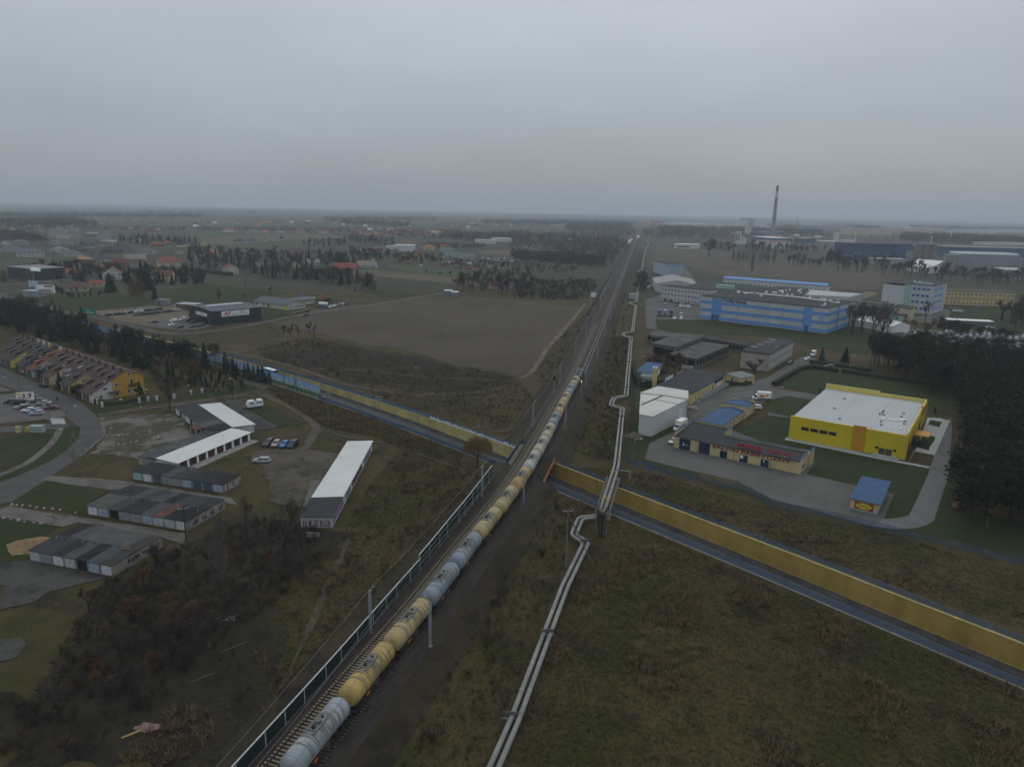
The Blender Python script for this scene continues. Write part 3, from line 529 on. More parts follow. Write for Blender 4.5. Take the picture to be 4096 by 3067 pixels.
GALV=M('galvanised_steel',(.36,.37,.38),.55,.15,2,metal=.2);CONB=M('mast_footing',(.3,.28,.25),.9,.15)
def mast_parts(t,s,h=7.9):
 b=MB();c=.14
 for x in(-c,c):
  for y in(-c,c):b.box(x-.035,x+.035,y-.035,y+.035,0,h)
 z=.2;k=0
 while z<h-.5:
  for y in(-c,c):b.bar((-c if k%2 else c,y,z),(c if k%2 else-c,y,z+.55),.03)
  z+=.55;k+=1
 b.build('lattice',GALV,t);MB().box(-.3,.3,-.3,.3,-.6,.25).build('footing',CONB,t)
 MB().tube([(0,0,h),(s*.25,0,h-.05),(s*.55,0,h+.75),(s*.95,0,h+.85)],.07,5).build('bracket',GALV,t)
 cb=MB().bar((0,0,h-1.2),(s*3.0,0,h-.25),.05).bar((0,0,h-2.5),(s*2.9,0,h-2.1),.04).bar((s*2.9,0,h-2.1),(s*3.0,0,h-.25),.03).bar((s*1.4,0,h-2.4),(s*3.6,0,h-2.5),.035)
 cb.build('cantilever',M('dark_steel',(.10,.11,.12),.6,.15),t)
ML_=[(-36.6,43),(-21.7,100.3),(-6.6,157.1),(6.9,213.8),(18.8,271.6),(29.8,329.4),(39.8,384.6),(51.0,446.2),(62.1,507.5),(72.5,566),(83,625),(93.5,684),(104,743),(114.5,802)]
MR_=[(-26.4,42),(-11.9,97.4),(3.2,153.1),(16.9,211.4),(28.8,269.2),(39.9,327.7),(49.9,382.1),(60.7,441.7),(71.9,502.7),(82.3,561),(92.8,620),(103.3,679),(113.8,738),(124.3,797)]
ORD=['nearest','second','third','fourth','fifth','sixth','seventh','eighth','ninth','tenth','eleventh','twelfth','thirteenth','fourteenth','fifteenth','sixteenth','seventeenth','eighteenth','nineteenth','twentieth']
proto={}
for s,lst,nm in((1,ML_,'left'),(-1,MR_,'right')):
 for k,(x,y)in enumerate(lst[1:]):
  lb='grey lattice catenary mast, %s along the %s side of the railway'%(ORD[k],nm)
  if nm not in proto:
   proto[nm]=thing('catenary_mast',lb,'mast',(x,y,1.75),-16,'catenary masts along the railway');mast_parts(proto[nm],s)
  else:dup(proto[nm],(x,y,1.75),math.radians(-16 if y<160 else-11),lb)
WIRE=M('grey_wire',(.13,.135,.14),.5,.1)
for nm,lst,s,zs in(('left',ML_,1,((.5,8.75),(3.4,7.5),(3.4,6.2))),('right',MR_,-1,((-.5,8.75),(-3.3,7.5),(-3.3,6.2)))):
 for q,(dx,z)in enumerate(zs):
  b=MB();path=[]
  for k in range(len(lst)-1):
   for j in range(6):
    t=j/6;path.append((lst[k][0]*(1-t)+lst[k+1][0]*t+dx,lst[k][1]*(1-t)+lst[k+1][1]*t,z+1.7-(1.3 if q<2 else.0)*4*t*(1-t)*(.6 if q==0 else 1)))
  b.tube(path,.022 if q else.028,3,False)
  tag(b.build('overhead_wire',WIRE),'%s overhead wire %s the %s track'%(('top feeder','upper carrying','lower contact')[q],'beside' if q==0 else 'above',nm),'wire')
for k,(A,B_)in enumerate(((('G',150,920),('G',183,680)),(('G',433,950),('G',460,700)))):
 a=P(*A[0:3],.9);m=Vector((ML_[3][0],ML_[3][1],8.6))if k==0 else Vector((MR_[3][0],MR_[3][1],8.6))
 t=thing('anchor_stay','thin steel stay of the %s mast by the bridge ending in a white block'%('left','right')[k],'stay',a)
 MB().tube([(0,0,.2),m-a],.035,3).build('rod',GALV,t);MB().box(-.35,.35,-.35,.35,-.3,.35).build('block',M('white_block',(.6,.6,.58)),t)
def signal(x,y,lit,label):
 t=thing('railway_signal',label,'signal',(x,y,1.8),-12);bk=M('black_enamel',(.012,.012,.014),.5,.2)
 for k in range(9):MB().cyl(0,0,.3+k*.5,.3+(k+1)*.5,.075,8).build('mast_band',WHITEP if k%2 else M('signal_red_black',(.05,.02,.02),.6),t)
 MB().box(-.25,.25,-.25,.25,-.1,.3).build('base',CONB,t)
 hb=MB().add([(-.36,0,5),(.36,0,5),(.42,0,6.3),(.12,0,7.2),(-.12,0,7.2),(-.42,0,6.3)]+[(x_,.12,z_)for x_,z_ in((-.36,5),(.36,5),(.42,6.3),(.12,7.2),(-.12,7.2),(-.42,6.3))],[(0,1,2,3,4,5),(11,10,9,8,7,6)]+[(i,i+6,(i+1)%6+6,(i+1)%6)for i in range(6)]).build('backboard',bk,t)
 for k in range(3):
  m=M('signal_amber',(1,.55,.12),.5,emit=1.3)if lit and k<2 else bk
  o=MB().tube([(0,-.02,5.5+k*.5),(0,-.16,5.5+k*.5)],.17,10).build('lamp',m,t)
 MB().box(-.16,.16,-.05,.05,4.6,4.95).build('number_plate',WHITEP,t)
p=P('h',287,560,1.8);signal(p.x,p.y,False,'unlit railway signal with banded mast left of the tracks')
p=P('h',767,598,1.8);signal(p.x,p.y,True,'railway signal showing two amber lights right of the locomotive')
NFP=smooth_path(V2([(-38.5,48),(-33.4,64.5),(-30.0,75.5),(-25.9,88.9),(-19.4,111.4),(-16.6,120.9),(-12.8,135.5),(-11.0,142.5),(-8.6,152),(-4.6,168.9)]),4.0)
nf=thing('noise_fence','dark green slatted noise fence with grey posts beside the track','fence',(NFP[0].x,NFP[0].y,1.8));no=Vector((NFP[0].x,NFP[0].y))
DGRN=M('dark_green_slats',(.024,.040,.037),.7,.25,2,streak=(.2,.2,14));ALU=M('pale_steel',(.46,.48,.5),.5,.12,2)
for k in range(len(NFP)-1):
 a,b_=NFP[k]-no,NFP[k+1]-no;h=2.1 if NFP[k].y<119 else(3.1 if NFP[k].y<150 else 3.1)
 d=(b_-a).normalized();n=Vector((d.y,-d.x))*.06;a_,c_=a+d*.09,b_-d*.09
 rows=int(round(h/.52))
 for r in range(rows):
  MB().prism([a_-n,c_-n,c_+n,a_+n],.36+r*h/rows,.36+(r+1)*h/rows-.015).build('slat_panel',DGRN,nf)
 if h>2.5:MB().prism([a_-n*1.3,c_-n*1.3,c_+n*1.3,a_+n*1.3],2.36,2.44).build('mid_rail',ALU,nf)
 MB().prism([a-n*1.5,b_-n*1.5,b_+n*1.5,a+n*1.5],.36+h,.45+h).build('cap_rail',ALU,nf)
 MB().prism([a_-n*1.6,c_-n*1.6,c_+n*1.6,a_+n*1.6],-.3,.34).build('plinth',M('plinth_concrete',(.2,.195,.19),.9,.2),nf)
 MB().prism([a-d*.09-n*1.5,a+d*.09-n*1.5,a+d*.09+n*1.5,a-d*.09+n*1.5],0,.5+h).build('post',ALU,nf)
 MB().cyl(a.x,a.y,-.3,.12,.38,8).build('footing',M('footing_sand',(.33,.29,.22),.9,.15),nf)
TR=trk(4.2,0);TD=[0]
for i in range(1,len(TR)):TD.append(TD[-1]+(TR[i]-TR[i-1]).length)
def at_s(s):
 k=min(max(int(np.searchsorted(TD,s))-1,0),len(TR)-2);f=(s-TD[k])/(TD[k+1]-TD[k]);p=TR[k].lerp(TR[k+1],f);d=TR[k+1]-TR[k]
 return p,math.atan2(d.y,d.x)-math.pi/2
def s_of(y):return float(np.interp(y,[p.y for p in TR],TD))
STEELD=M('dark_underframe',(.028,.026,.025),.8,.3,2);WHEELM=M('wheel_steel',(.05,.045,.042),.6,.3,2);GREYW=M('walkway_grey',(.14,.145,.15),.7,.2,2)
def tankcar():
 t=thing('tank_wagon','','wagon',(0,0,0),0,'tank wagons of the freight train');n=28;Lh=5.55;r=1.5;zc_=2.75
 b=MB();secs=[(-Lh,0.02),(-Lh-.0,.75),(-Lh+.05,1.15),(-Lh+.18,1.4),(-Lh+.4,r),(-3.3,r),(-1.2,r),(1.2,r),(3.3,r),(Lh-.4,r),(Lh-.18,1.4),(Lh-.05,1.15),(Lh,.75),(Lh,.02)]
 ys=[-Lh-.32,-Lh-.22,-Lh-.08,-Lh+.1,-Lh+.4,-3.3,-1.2,1.2,3.3,Lh-.4,Lh-.1,Lh+.08,Lh+.22,Lh+.32]
 for(q,rr_),y in zip(secs,ys):
  for j in range(n):b.v.append((rr_*math.sin(2*math.pi*j/n),y,zc_+rr_*math.cos(2*math.pi*j/n)))
 for i in range(len(secs)-1):
  for j in range(n):b.f.append((i*n+j,i*n+(j+1)%n,(i+1)*n+(j+1)%n,(i+1)*n+j))
 b.build('tank',M('tank_cream',(.42,.33,.17),.6,.2,.5),t,True)
 for y in(-Lh+.35,-1.6,1.6,Lh-.35):
  ring=MB().tube([((r+.015)*math.sin(2*math.pi*j/24),y,zc_+(r+.015)*math.cos(2*math.pi*j/24))for j in range(25)],.035,4,False)
  ring.build('strap',M('tank_cream',(.42,.33,.17))if abs(y)>3 else M('strap_grey',(.2,.18,.15),.7),t,True)
 for x in(-.55,.55):MB().box(x-.14,x+.14,-1.5,1.9,zc_+r-.05,zc_+r+.05).build('walkway',GREYW,t)
 MB().cyl(0,.5,zc_+r-.1,zc_+r+.32,.36,12).build('dome',GREYW,t);MB().cyl(0,-.55,zc_+r-.1,zc_+r+.22,.26,10).build('valve',STEELD,t)
 MB().cyl(0,1.4,zc_+r-.1,zc_+r+.16,.2,10).build('valve',STEELD,t);MB().box(-.6,.6,-1.1,-.9,zc_+r-.02,zc_+r+.1).build('valve_plate',GREYW,t)
 ld=MB()
 for x in(1.45,1.62):
  ld.bar((x*.97,-.25,1.2),(x*.62,-.25,3.95),.04);ld.bar((x*.97,.25,1.2),(x*.62,.25,3.95),.04)
 for k in range(8):z=1.3+k*.32;xx=1.5-.0*k;ld.bar((1.55-.02*k*k*.5,-.25,z),(1.55-.02*k*k*.5,.25,z),.03)
 ld.build('ladder',GREYW,t)
 fr=MB().box(-.45,.45,-6.0,6.0,.95,1.25).box(-1.2,1.2,-4.9,-3.6,.95,1.45).box(-1.2,1.2,3.6,4.9,.95,1.45)
 for x in(-1.28,1.28):fr.box(x-.06,x+.06,-5.9,5.9,.98,1.2)
 for y in(-6.0,6.0):fr.box(-1.3,1.3,y-.09,y+.09,.85,1.3)
 for y in(-5.6,5.6):
  for x in(-.8,.8):fr.bar((x,y,1.2),(x*.7,y*.97,2.3),.1)
 fr.build('underframe',STEELD,t)
 for y in(-6.1,6.1):
  for x in(-.88,.88):MB().tube([(x,y,1.05),(x,y+(.38 if y>0 else-.38),1.05)],.13,8).tube([(x,y+(.38 if y>0 else-.38),1.05),(x,y+(.44 if y>0 else-.44),1.05)],.24,10).build('buffer',STEELD,t)
 for y in(-4.1,4.1):
  bo_=MB().box(-1.15,-.95,y-1.35,y+1.35,.35,.75).box(.95,1.15,y-1.35,y+1.35,.35,.75).box(-1.1,1.1,y-.3,y+.3,.45,.95).build('bogie',STEELD,t)
  for dy in(-.92,.92):
   for x in(-.76,.76):MB().tube([(x-.06,y+dy,.47),(x+.06,y+dy,.47)],.46,14).build('wheel',WHEELM,bo_)
 MB().box(1.25,1.33,-2.6,-1.9,1.25,1.6).build('warning_plate',M('orange_plate',(.55,.13,.02),.6),t)
 MB().box(1.2,1.3,2.0,2.6,1.6,2.0).build('data_panel',M('data_black',(.04,.04,.05),.6),t)
 return t
def tmat(n,c,c2=None):c=tuple(x*.92 for x in c);return M(n,c,.6,.16,.35,col2=c2 or tuple(x*.72 for x in c),streak=(1,1,.3),spill=True)
cols=[('dirty cream',(.40,.345,.21)),('grey-blue',(.26,.31,.34)),('tan',(.47,.325,.16)),('ochre yellow',(.46,.33,.125)),('dusty blue-grey',(.25,.30,.33)),('yellow-tan with a pale belly',(.44,.34,.18)),('greenish cream',(.40,.375,.26)),('whitish grey',(.44,.435,.40)),('orange-tan',(.48,.31,.13)),('pale cream',(.45,.36,.18)),('stained cream',(.44,.35,.17)),('slate blue-grey',(.245,.29,.335)),('blue-grey',(.235,.28,.325)),('straw cream',(.45,.355,.17)),('amber yellow',(.48,.335,.11)),('light silver-grey',(.31,.34,.36))]
PITCH_W=12.72;s15=s_of(80.0)+6.0
tk=tankcar()
for k in range(17):
 s=s15+(14-k)*PITCH_W;p,a=at_s(s)
 if k==16:
  nm,c='grey',(.3,.33,.35)
 else:nm,c=cols[k]
 m=tmat('tank_paint_%d'%k,c,(.36,.33,.27)if k in(5,6)else None)
 lb='%s tank wagon, %s behind the locomotive'%(nm,ORD[k].replace('nearest','first'))if k<15 else('light silver-grey tank wagon, cut off by the lower edge of the picture' if k==15 else '')
 if k==16:continue
 if k==0:
  tk.location=(p.x,p.y,2.78-.0);tk.rotation_euler=(0,0,a);tk['label']=lb;reskin_src=tk
 o=tk if k==0 else dup(tk,(p.x,p.y,2.78),a,lb,swap={'tank_cream':m})
for ch in tk.children:reskin(ch,{'tank_cream':tmat('tank_paint_0',cols[0][1])})
p,a=at_s(s15+14*PITCH_W+14.4)
lc=thing('locomotive','dark green electric locomotive at the head of the tank train','locomotive',(p.x,p.y,2.78),math.degrees(a))
LOC=M('loco_dark_green',(.075,.095,.085),.6,.25,.8);LOR=M('loco_roof_grey',(.14,.145,.14),.75,.25,1)
b=MB();b.add([(x,y,z)for y,k in((-7.6,.86),(-7.2,1),(7.2,1),(7.6,.86))for x,z in((-1.5*k,1.1),(1.5*k,1.1),(1.5*k,2.9),(1.32*k,3.7),(-1.32*k,3.7),(-1.5*k,2.9))],[tuple(range(6))[::-1],tuple(range(18,24))]+[(i*6+j,i*6+(j+1)%6,i*6+6+(j+1)%6,i*6+6+j)for i in range(3)for j in range(6)]);b.build('body',LOC,lc)
MB().add([(-1.3,-7.2,3.71),(1.3,-7.2,3.71),(1.3,7.2,3.71),(-1.3,7.2,3.71),(-.9,-7,3.95),(.9,-7,3.95),(.9,7,3.95),(-.9,7,3.95)],[(4,5,6,7),(0,1,5,4),(1,2,6,5),(2,3,7,6),(3,0,4,7)]).build('roof',LOR,lc)
for y in(-4.6,-2.4,0,2.4,4.4):MB().box(-.6,.6,y-.7,y+.7,3.9,4.25).build('roof_box',LOR,lc)
for y in(-5.6,5.6):
 pb=MB().box(-.6,.6,y-.5,y+.5,4.0,4.15);pb.bar((-.5,y-.6,4.2),(-.7,y+.6,4.75),.06);pb.bar((.5,y-.6,4.2),(.7,y+.6,4.75),.06);pb.bar((-.95,y+.6,4.75),(.95,y+.6,4.75),.07);pb.bar((-.95,y+.35,4.75),(.95,y+.35,4.75),.07);pb.build('pantograph',STEELD,lc)
MB().box(-1.45,1.45,-7.7,7.7,.75,1.08).build('underframe',STEELD,lc)
for y in(-4.3,4.3):
 bo_=MB().box(-1.15,1.15,y-1.8,y+1.8,.3,.74).build('bogie',STEELD,lc)
 for dy in(-1.4,1.4):
  for x in(-.76,.76):MB().tube([(x-.06,y+dy,.55),(x+.06,y+dy,.55)],.55,14).build('wheel',WHEELM,bo_)
for y,f in((-7.61,'f'),(7.61,'b')):
 for x in(-.62,.62):win(lc,x,y,2.35,.95,.8,f,fr=LOC)
for y in(-6.3,-2,0,2,6.3):
 for x,f in((1.5,'r'),(-1.5,'l')):win(lc,x,y,2.1,.7,.6,f,fr=LOR)
 # vehicles
TYRE=M('tyre_rubber',(.015,.015,.016),.8,.2,4);RIM=M('rim_alloy',(.35,.36,.37),.4,.1,4,metal=.5)
CGL=M('car_glass',(.025,.03,.036),.1,.2,.5,spec=.6);LAMPW=M('headlamp_glass',(.6,.62,.64),.15,.1,3,spec=.6);LAMPR=M('tail_lamp_red',(.35,.015,.015),.3,.1);PLATE=M('plate_white',(.65,.65,.6),.6)
CARP=M('car_paint',(.3,.3,.3),.3,.05,1,spec=.5)
def ring_loft(secs):
 """secs: list of (y, half width low, half width high, z low, z mid, z high)"""
 b=MB()
 for y,w0,w1,z0,zm,z1 in secs:
  b.v+=[(-w0*.9,y,z0),(w0*.9,y,z0),(w0,y,(z0+zm)/2),(w0*.985,y,zm),(w1,y,z1),(-w1,y,z1),(-w0*.985,y,zm),(-w0,y,(z0+zm)/2)]
 n=8
 for i in range(len(secs)-1):
  for j in range(n):b.f.append((i*n+j,(i+1)*n+j,(i+1)*n+(j+1)%n,i*n+(j+1)%n))
 b.f.append(tuple(range(n)));b.f.append(tuple((len(secs)-1)*n+j for j in range(n))[::-1])
 return b
def car_proto(kind,full=True):
 L2,W,Hb,Hr={'hatch':(2.05,.87,.92,1.47),'estate':(2.32,.89,.95,1.48),'sedan':(2.32,.89,.93,1.44),'suv':(2.25,.92,1.08,1.68),'van':(2.25,.91,1.12,1.82),'bigvan':(2.75,1.0,1.35,2.35)}[kind]
 t=thing('car' if 'van' not in kind else 'van','','car' if 'van' not in kind else 'van',(0,0,0))
 hood={'hatch':1.0,'estate':1.1,'sedan':1.12,'suv':1.1,'van':.85,'bigvan':.75}[kind]
 body=ring_loft([(-L2,W*.72,W*.62,.34,.5,.62),(-L2+.14,W*.92,W*.82,.2,.55,.74),(-L2+hood*.6,W,W*.9,.18,.62,Hb-.08),(-L2+hood,W,W*.92,.18,.66,Hb),(0,W,W*.93,.18,.68,Hb+.02),(L2-.6,W,W*.93,.18,.68,Hb+.03),(L2-.12,W*.95,W*.86,.22,.68,Hb if kind!='sedan' else Hb),(L2,W*.84,W*.76,.38,.62,Hb-.14)])
 body.build('body',CARP,t)
 fs=-L2+hood+.02;re={'hatch':L2-.12,'estate':L2-.12,'sedan':L2-.75,'suv':L2-.12,'van':L2-.05,'bigvan':L2-.05}[kind]
 slant=.72 if kind not in('van','bigvan')else.5;rs={'hatch':.42,'estate':.35,'sedan':.55,'suv':.3,'van':.1,'bigvan':.08}[kind]
 w0,w1=W*.9,W*.74 if 'van' not in kind else W*.82
 g=MB();zt=Hr-.06
 g.add([(-w0,fs,Hb-.03),(w0,fs,Hb-.03),(w0,re,Hb-.01),(-w0,re,Hb-.01),(-w1,fs+slant,zt),(w1,fs+slant,zt),(w1,re-rs,zt),(-w1,re-rs,zt)],[(0,1,5,4),(1,2,6,5),(2,3,7,6),(3,0,4,7),(4,5,6,7)])
 g.build('windows',CGL,t)
 r=MB();r.add([(-w1-.02,fs+slant-.05,zt-.005),(w1+.02,fs+slant-.05,zt-.005),(w1+.02,re-rs+.06,zt-.005),(-w1-.02,re-rs+.06,zt-.005),(-w1*.86,fs+slant+.15,Hr),(w1*.86,fs+slant+.15,Hr),(w1*.86,re-rs-.1,Hr),(-w1*.86,re-rs-.1,Hr)],[(4,5,6,7),(0,1,5,4),(1,2,6,5),(2,3,7,6),(3,0,4,7)])
 for s in(-1,1):
  for(ya,yb)in((fs,fs+slant),(re,re-rs),((fs+re)/2-.1,(fs+re)/2)):
   r.tube([(s*(w0+.004),ya,Hb-.02),(s*(w1+.012),yb,zt)],.045,4)
  if kind in('van','bigvan'):
   q0,q1=fs+slant+.55,re;r.add([(s*(w0+.012),q0,Hb-.02),(s*(w0+.012),q1,Hb-.02),(s*(w1+.02),q1-rs,zt),(s*(w1+.02),q0,zt)],[(0,1,2,3)if s>0 else(3,2,1,0)])
 r.build('roof',CARP,t)
 if full:
  for x in(-W+.1,W-.1):
   for y in(-L2+.78,L2-.75):
    wo_=MB().tube([(x-.1,y,.31),(x+.1,y,.31)],.315,14).build('wheel',TYRE,t);MB().tube([(x-.11,y,.31),(x+.11,y,.31)],.2,10).build('rim',RIM,wo_)
  for s in(-1,1):
   MB().box(s*W*.66-.17,s*W*.66+.17,-L2+.0,-L2+.2,.58,.72).build('headlight',LAMPW,t)
   MB().box(s*W*.72-.12,s*W*.72+.12,L2-.12,L2+.01,.68,.88).build('tail_light',LAMPR,t)
   MB().box(s*(W+.02)-.09,s*(W+.02)+.09,fs+.12,fs+.26,Hb-.02,Hb+.12).build('mirror',CARP,t)
  MB().box(-.26,.26,-L2-.015,-L2+.05,.42,.53).build('number_plate',PLATE,t)
 else:
  for x in(-W+.1,W-.1):
   for y in(-L2+.78,L2-.75):MB().tube([(x-.1,y,.31),(x+.1,y,.31)],.31,8).build('wheel',TYRE,t)
 return t
PAINTS={'black':(.012,.013,.015),'dark navy':(.014,.018,.03),'dark grey':(.045,.048,.052),'silver':(.36,.37,.37),'beige silver':(.34,.31,.27),'white':(.68,.69,.69),'blue':(.045,.16,.42),'red':(.22,.018,.02),'dark red':(.10,.012,.016),'light blue':(.22,.34,.46),'green':(.05,.14,.10),'yellow':(.55,.45,.08),'grey':(.16,.165,.17),'orange red':(.40,.07,.03)}
CP={};CARZ=.16
def car(kind,col,t,front,rear,label,group=None,full=True,z=CARZ):
 f,r=P(t,*front),P(t,*rear);c=(f+r)/2;d=(f-r);rz=math.atan2(d.y,d.x)+math.pi/2
 k=(kind,full);pm=M('paint_'+col.replace(' ','_'),PAINTS[col],.28,.04,1,spec=.55)
 sw={'car_paint':pm}
 if k not in CP:CP[k]=car_proto(kind,full)
 o=dup(CP[k],(c.x,c.y,z),rz,label,group,swap=sw)
 return o
def car_at(kind,col,x,y,rz,label,group=None,full=False,z=CARZ):
 k=(kind,full);pm=M('paint_'+col.replace(' ','_'),PAINTS[col],.28,.04,1,spec=.55)
 if k not in CP:CP[k]=car_proto(kind,full)
 return dup(CP[k],(x,y,z),rz,label,group,swap={'car_paint':pm})
def box_truck(label,f,r,boxc=WHITEP,cabc='white',L=6.6,decal=None,z=CARZ,H=3.0):
 c=(f+r)/2;d=f-r;t=thing('box_truck',label,'truck',(c.x,c.y,z),math.degrees(math.atan2(d.y,d.x)+math.pi/2))
 h=L/2;pm=M('paint_'+cabc.replace(' ','_'),PAINTS[cabc],.28,.04,1,spec=.55)
 MB().box(-1.05,1.05,-h+1.75,h,.95,H).build('cargo_box',boxc,t);MB().box(-1.0,1.0,-h+1.7,h-.05,.6,.93).build('chassis',STEELD,t)
 cb=MB().add([(x,y,z_)for y,z0,z1,k in((-h,.4,1.0,.9),(-h+.5,.35,1.25,1),(-h+1.1,.35,2.1,.96),(-h+1.7,.35,2.2,.96))for x,z_ in((-.98*k,z0),(.98*k,z0),(.94*k,z1),(-.94*k,z1))],[(0,1,2,3),(15,14,13,12)]+[(i*4+j,i*4+4+j,i*4+4+(j+1)%4,i*4+(j+1)%4)for i in range(3)for j in range(4)])
 cb.build('cab',pm,t)
 MB().add([(-.82,-h+.5,1.30),(.82,-h+.5,1.30),(.78,-h+1.02,2.06),(-.78,-h+1.02,2.06)],[(0,1,2,3)]).build('windscreen',CGL,t)
 for s in(-1,1):
  MB().box(s*.955-.025,s*.955+.025,-h+.75,-h+1.5,1.3,1.9).build('side_window',CGL,t);MB().box(s*.75-.16,s*.75+.16,-h-.01,-h+.1,.72,.92).build('headlight',LAMPW,t)
  for y in(-h+.85,h-1.3):
   wo_=MB().tube([(s*.86-.12,y,.37),(s*.86+.12,y,.37)],.37,14).build('wheel',TYRE,t);MB().tube([(s*.86-.13,y,.37),(s*.86+.13,y,.37)],.22,10).build('rim',RIM,wo_)
 if decal:
  RED_=M('decal_red',(.33,.02,.03),.5);YEL_=M('decal_yellow',(.72,.50,.03),.5)
  for s in(-1,1):
   MB().tube([(s*1.055,h-1.6,2.2),(s*1.075,h-1.6,2.2)],.62,16).build('logo_oval',YEL_,t)
   MB().box(s*1.06-.015,s*1.06+.015,-h+2.4,h-2.5,1.25,2.1).build('print_panel',M('decal_pink',(.45,.18,.17),.5,.4,1.5),t)
  MB().tube([(0,-h+1.735,2.55),(0,-h+1.755,2.55)],.3,14).build('logo_oval',YEL_,t)
 return t
 # shop grounds on the right
CREAM=M('cream_render',(.47,.385,.205),.85,.1,.3);BLUER=M('blue_metal',(.030,.080,.175),.7,.12,.4);DKROOF=M('dark_standing_seam',(.038,.041,.046),.8,.12,.3)
BLUEF=M('blue_frames',(.02,.085,.26),.5,.1);REDL=M('sign_red',(.36,.018,.028),.5,.12,1);DRED=M('sign_dark_red',(.20,.012,.028),.6,.1)
A_=P('e',158,512)
s=thing('furniture_showroom','low cream furniture showroom with dark seamed roof and red lettering','shop',(A_.x,A_.y,0),-35.1)
L1,D1,D2,X1=36.3,14.2,7.6,12.6
MB().prism([(0,0),(L1,0),(L1,D2),(X1,D2),(X1,D1),(0,D1)],0,3.75).build('wall',CREAM,s)
rfz=lambda y:3.76+y*.075
def seam_roof(par,x0,x1,y0,y1,mat,dx=.9):
 MB().add([(x0,y0-.25,rfz(y0)-.02),(x1,y0-.25,rfz(y0)-.02),(x1,y1,rfz(y1)),(x0,y1,rfz(y1))],[(0,1,2,3)]).add([(x0,y0-.25,rfz(y0)-.2),(x1,y0-.25,rfz(y0)-.2),(x1,y0-.25,rfz(y0)-.02),(x0,y0-.25,rfz(y0)-.02)],[(0,1,2,3)]).build('roof',mat,par)
 x=x0+dx
 me_=MB().add([(-.03,y0-.24,rfz(y0)-.02),(.03,y0-.24,rfz(y0)-.02),(.03,y1,rfz(y1)+.0),(-.03,y1,rfz(y1)+.0),(-.02,y0-.24,rfz(y0)+.06),(.02,y0-.24,rfz(y0)+.06),(.02,y1,rfz(y1)+.07),(-.02,y1,rfz(y1)+.07)],[(4,5,6,7),(0,1,5,4),(1,2,6,5),(3,0,4,7)]).mesh('seam',M('seam_dark',(.028,.030,.034),.8))
 while x<x1-.2:put('roof_seam',me_,par,(x,0,0));x+=dx
seam_roof(s,.3,X1-.15,0,D1-.3,DKROOF);seam_roof(s,X1-.15,L1-.3,0,D2-.3,DKROOF)
def parapet(par,a,b,z0,z1,t=.35,cap=BLUER):
 a,b=Vector(a),Vector(b);d=(b-a).normalized();n=Vector((-d.y,d.x))*t
 MB().prism([a,b,b+n,a+n],z0,z1).build('parapet',CREAM,par);MB().prism([a-n*.3-d*.1,b-n*.3+d*.1,b+n*1.3+d*.1,a+n*1.3-d*.1],z1+.003,z1+.14).build('parapet_cap',cap,par)
parapet(s,(0,.4),(0,D1),3.6,5.0,-.3);parapet(s,(0,D1),(X1,D1),3.6,5.25,-.3);parapet(s,(X1-.3,D2),(X1-.3,D1-.3),3.6,5.2,-.3);parapet(s,(X1,D2),(L1,D2),3.6,4.65,-.3);parapet(s,(L1-.3,.4),(L1-.3,D2-.3),3.6,4.55,-.3)
MB().prism([(33.2,D2+.02),(L1+.6,D2+.02),(L1+.6,12.2),(33.2,12.2)],0,3.4).build('rear_block',CREAM,s);parapet(s,(L1+.25,D2+.1),(L1+.25,12.2),3.3,4.4,-.3)
DKG=M('showroom_glass',(.022,.028,.036),.12,.3,.5,spec=.6)
for x0,x1,h in((1.8,5.2,3.3),(7.8,11.1,3.3)):
 win(s,(x0+x1)/2,0,.05,x1-x0,h,'f',DKG,BLUEF,1,'shopfront');panel(s,(x0+x1)/2-.2,-.04,.1,1.9,2.2,DKG,'f','door')
 f_=MB()
 for k in range(3):f_.box((x0+x1)/2-1.2+k*1.0,(x0+x1)/2-1.12+k*1.0,-.14,-.05,.1,2.3)
 f_.box((x0+x1)/2-1.2,(x0+x1)/2+.88,-.14,-.05,2.3,2.4);f_.build('door_frame',BLUEF,s)
for x0,x1 in((14.1,16.2),(19.8,22.1),(25.7,27.9)):win(s,(x0+x1)/2,0,.1,x1-x0,2.1,'f',DKG,BLUEF,2,'shop_window')
for x,z_,w_,h_ in((3.2,1.3,.5,.7),(4.2,1.5,.35,.25),(20.4,1.1,.8,.95),(26.5,1.4,.3,.5)):MB().box(x-w_/2,x+w_/2,-.12,-.10,z_,z_+h_).build('notice',WHITEP,s)
for x in(7.35,18.1,28.4):MB().tube([(x,-.08,.1),(x,-.08,3.6)],.05,5).build('downpipe',STEELD,s)
for y in(2.2,3.9):win(s,L1,y,1.0,.7,1.1,'r',fr=BLUEF)
text(s,'SALON FABRYCZNY',(11.75,-.06,2.55),1.28,DRED,bold=.035,sx=1.86)
text(s,'MEBLE',(18.6,1.2,3.98),1.55,REDL,bold=.05,sx=1.55,name='roof_lettering');rb=MB()
for x in(19,21.5,24,26.8,29,31.8):rb.bar((x,1.5,3.9),(x,2.3,4.8),.05)
rb.build('sign_frame',STEELD,s)
text(s,'Siadaczka',(26.9,1.2,4.12),1.7,REDL,bold=.02,shear=.35,sx=1.02,name='roof_lettering')
sw=MB();q=[(26.9+4.9*t,1.18,3.98-.22*math.sin(t*5.2)-.25*t)for t in[i/14 for i in range(15)]]
for i in range(14):sw.add([q[i],q[i+1],(q[i+1][0],1.18,q[i+1][2]-.18),(q[i][0],1.18,q[i][2]-.18)],[(3,2,1,0)])
sw.build('sign_swoosh',REDL,s);MB().box(30.0,32.0,.5,.56,3.62,4.0).build('sign_plate',M('sign_yellow',(.6,.45,.06),.6),s);text(s,'MEBLE',(30.1,.49,3.7),.38,STEELD,sx=1.4)
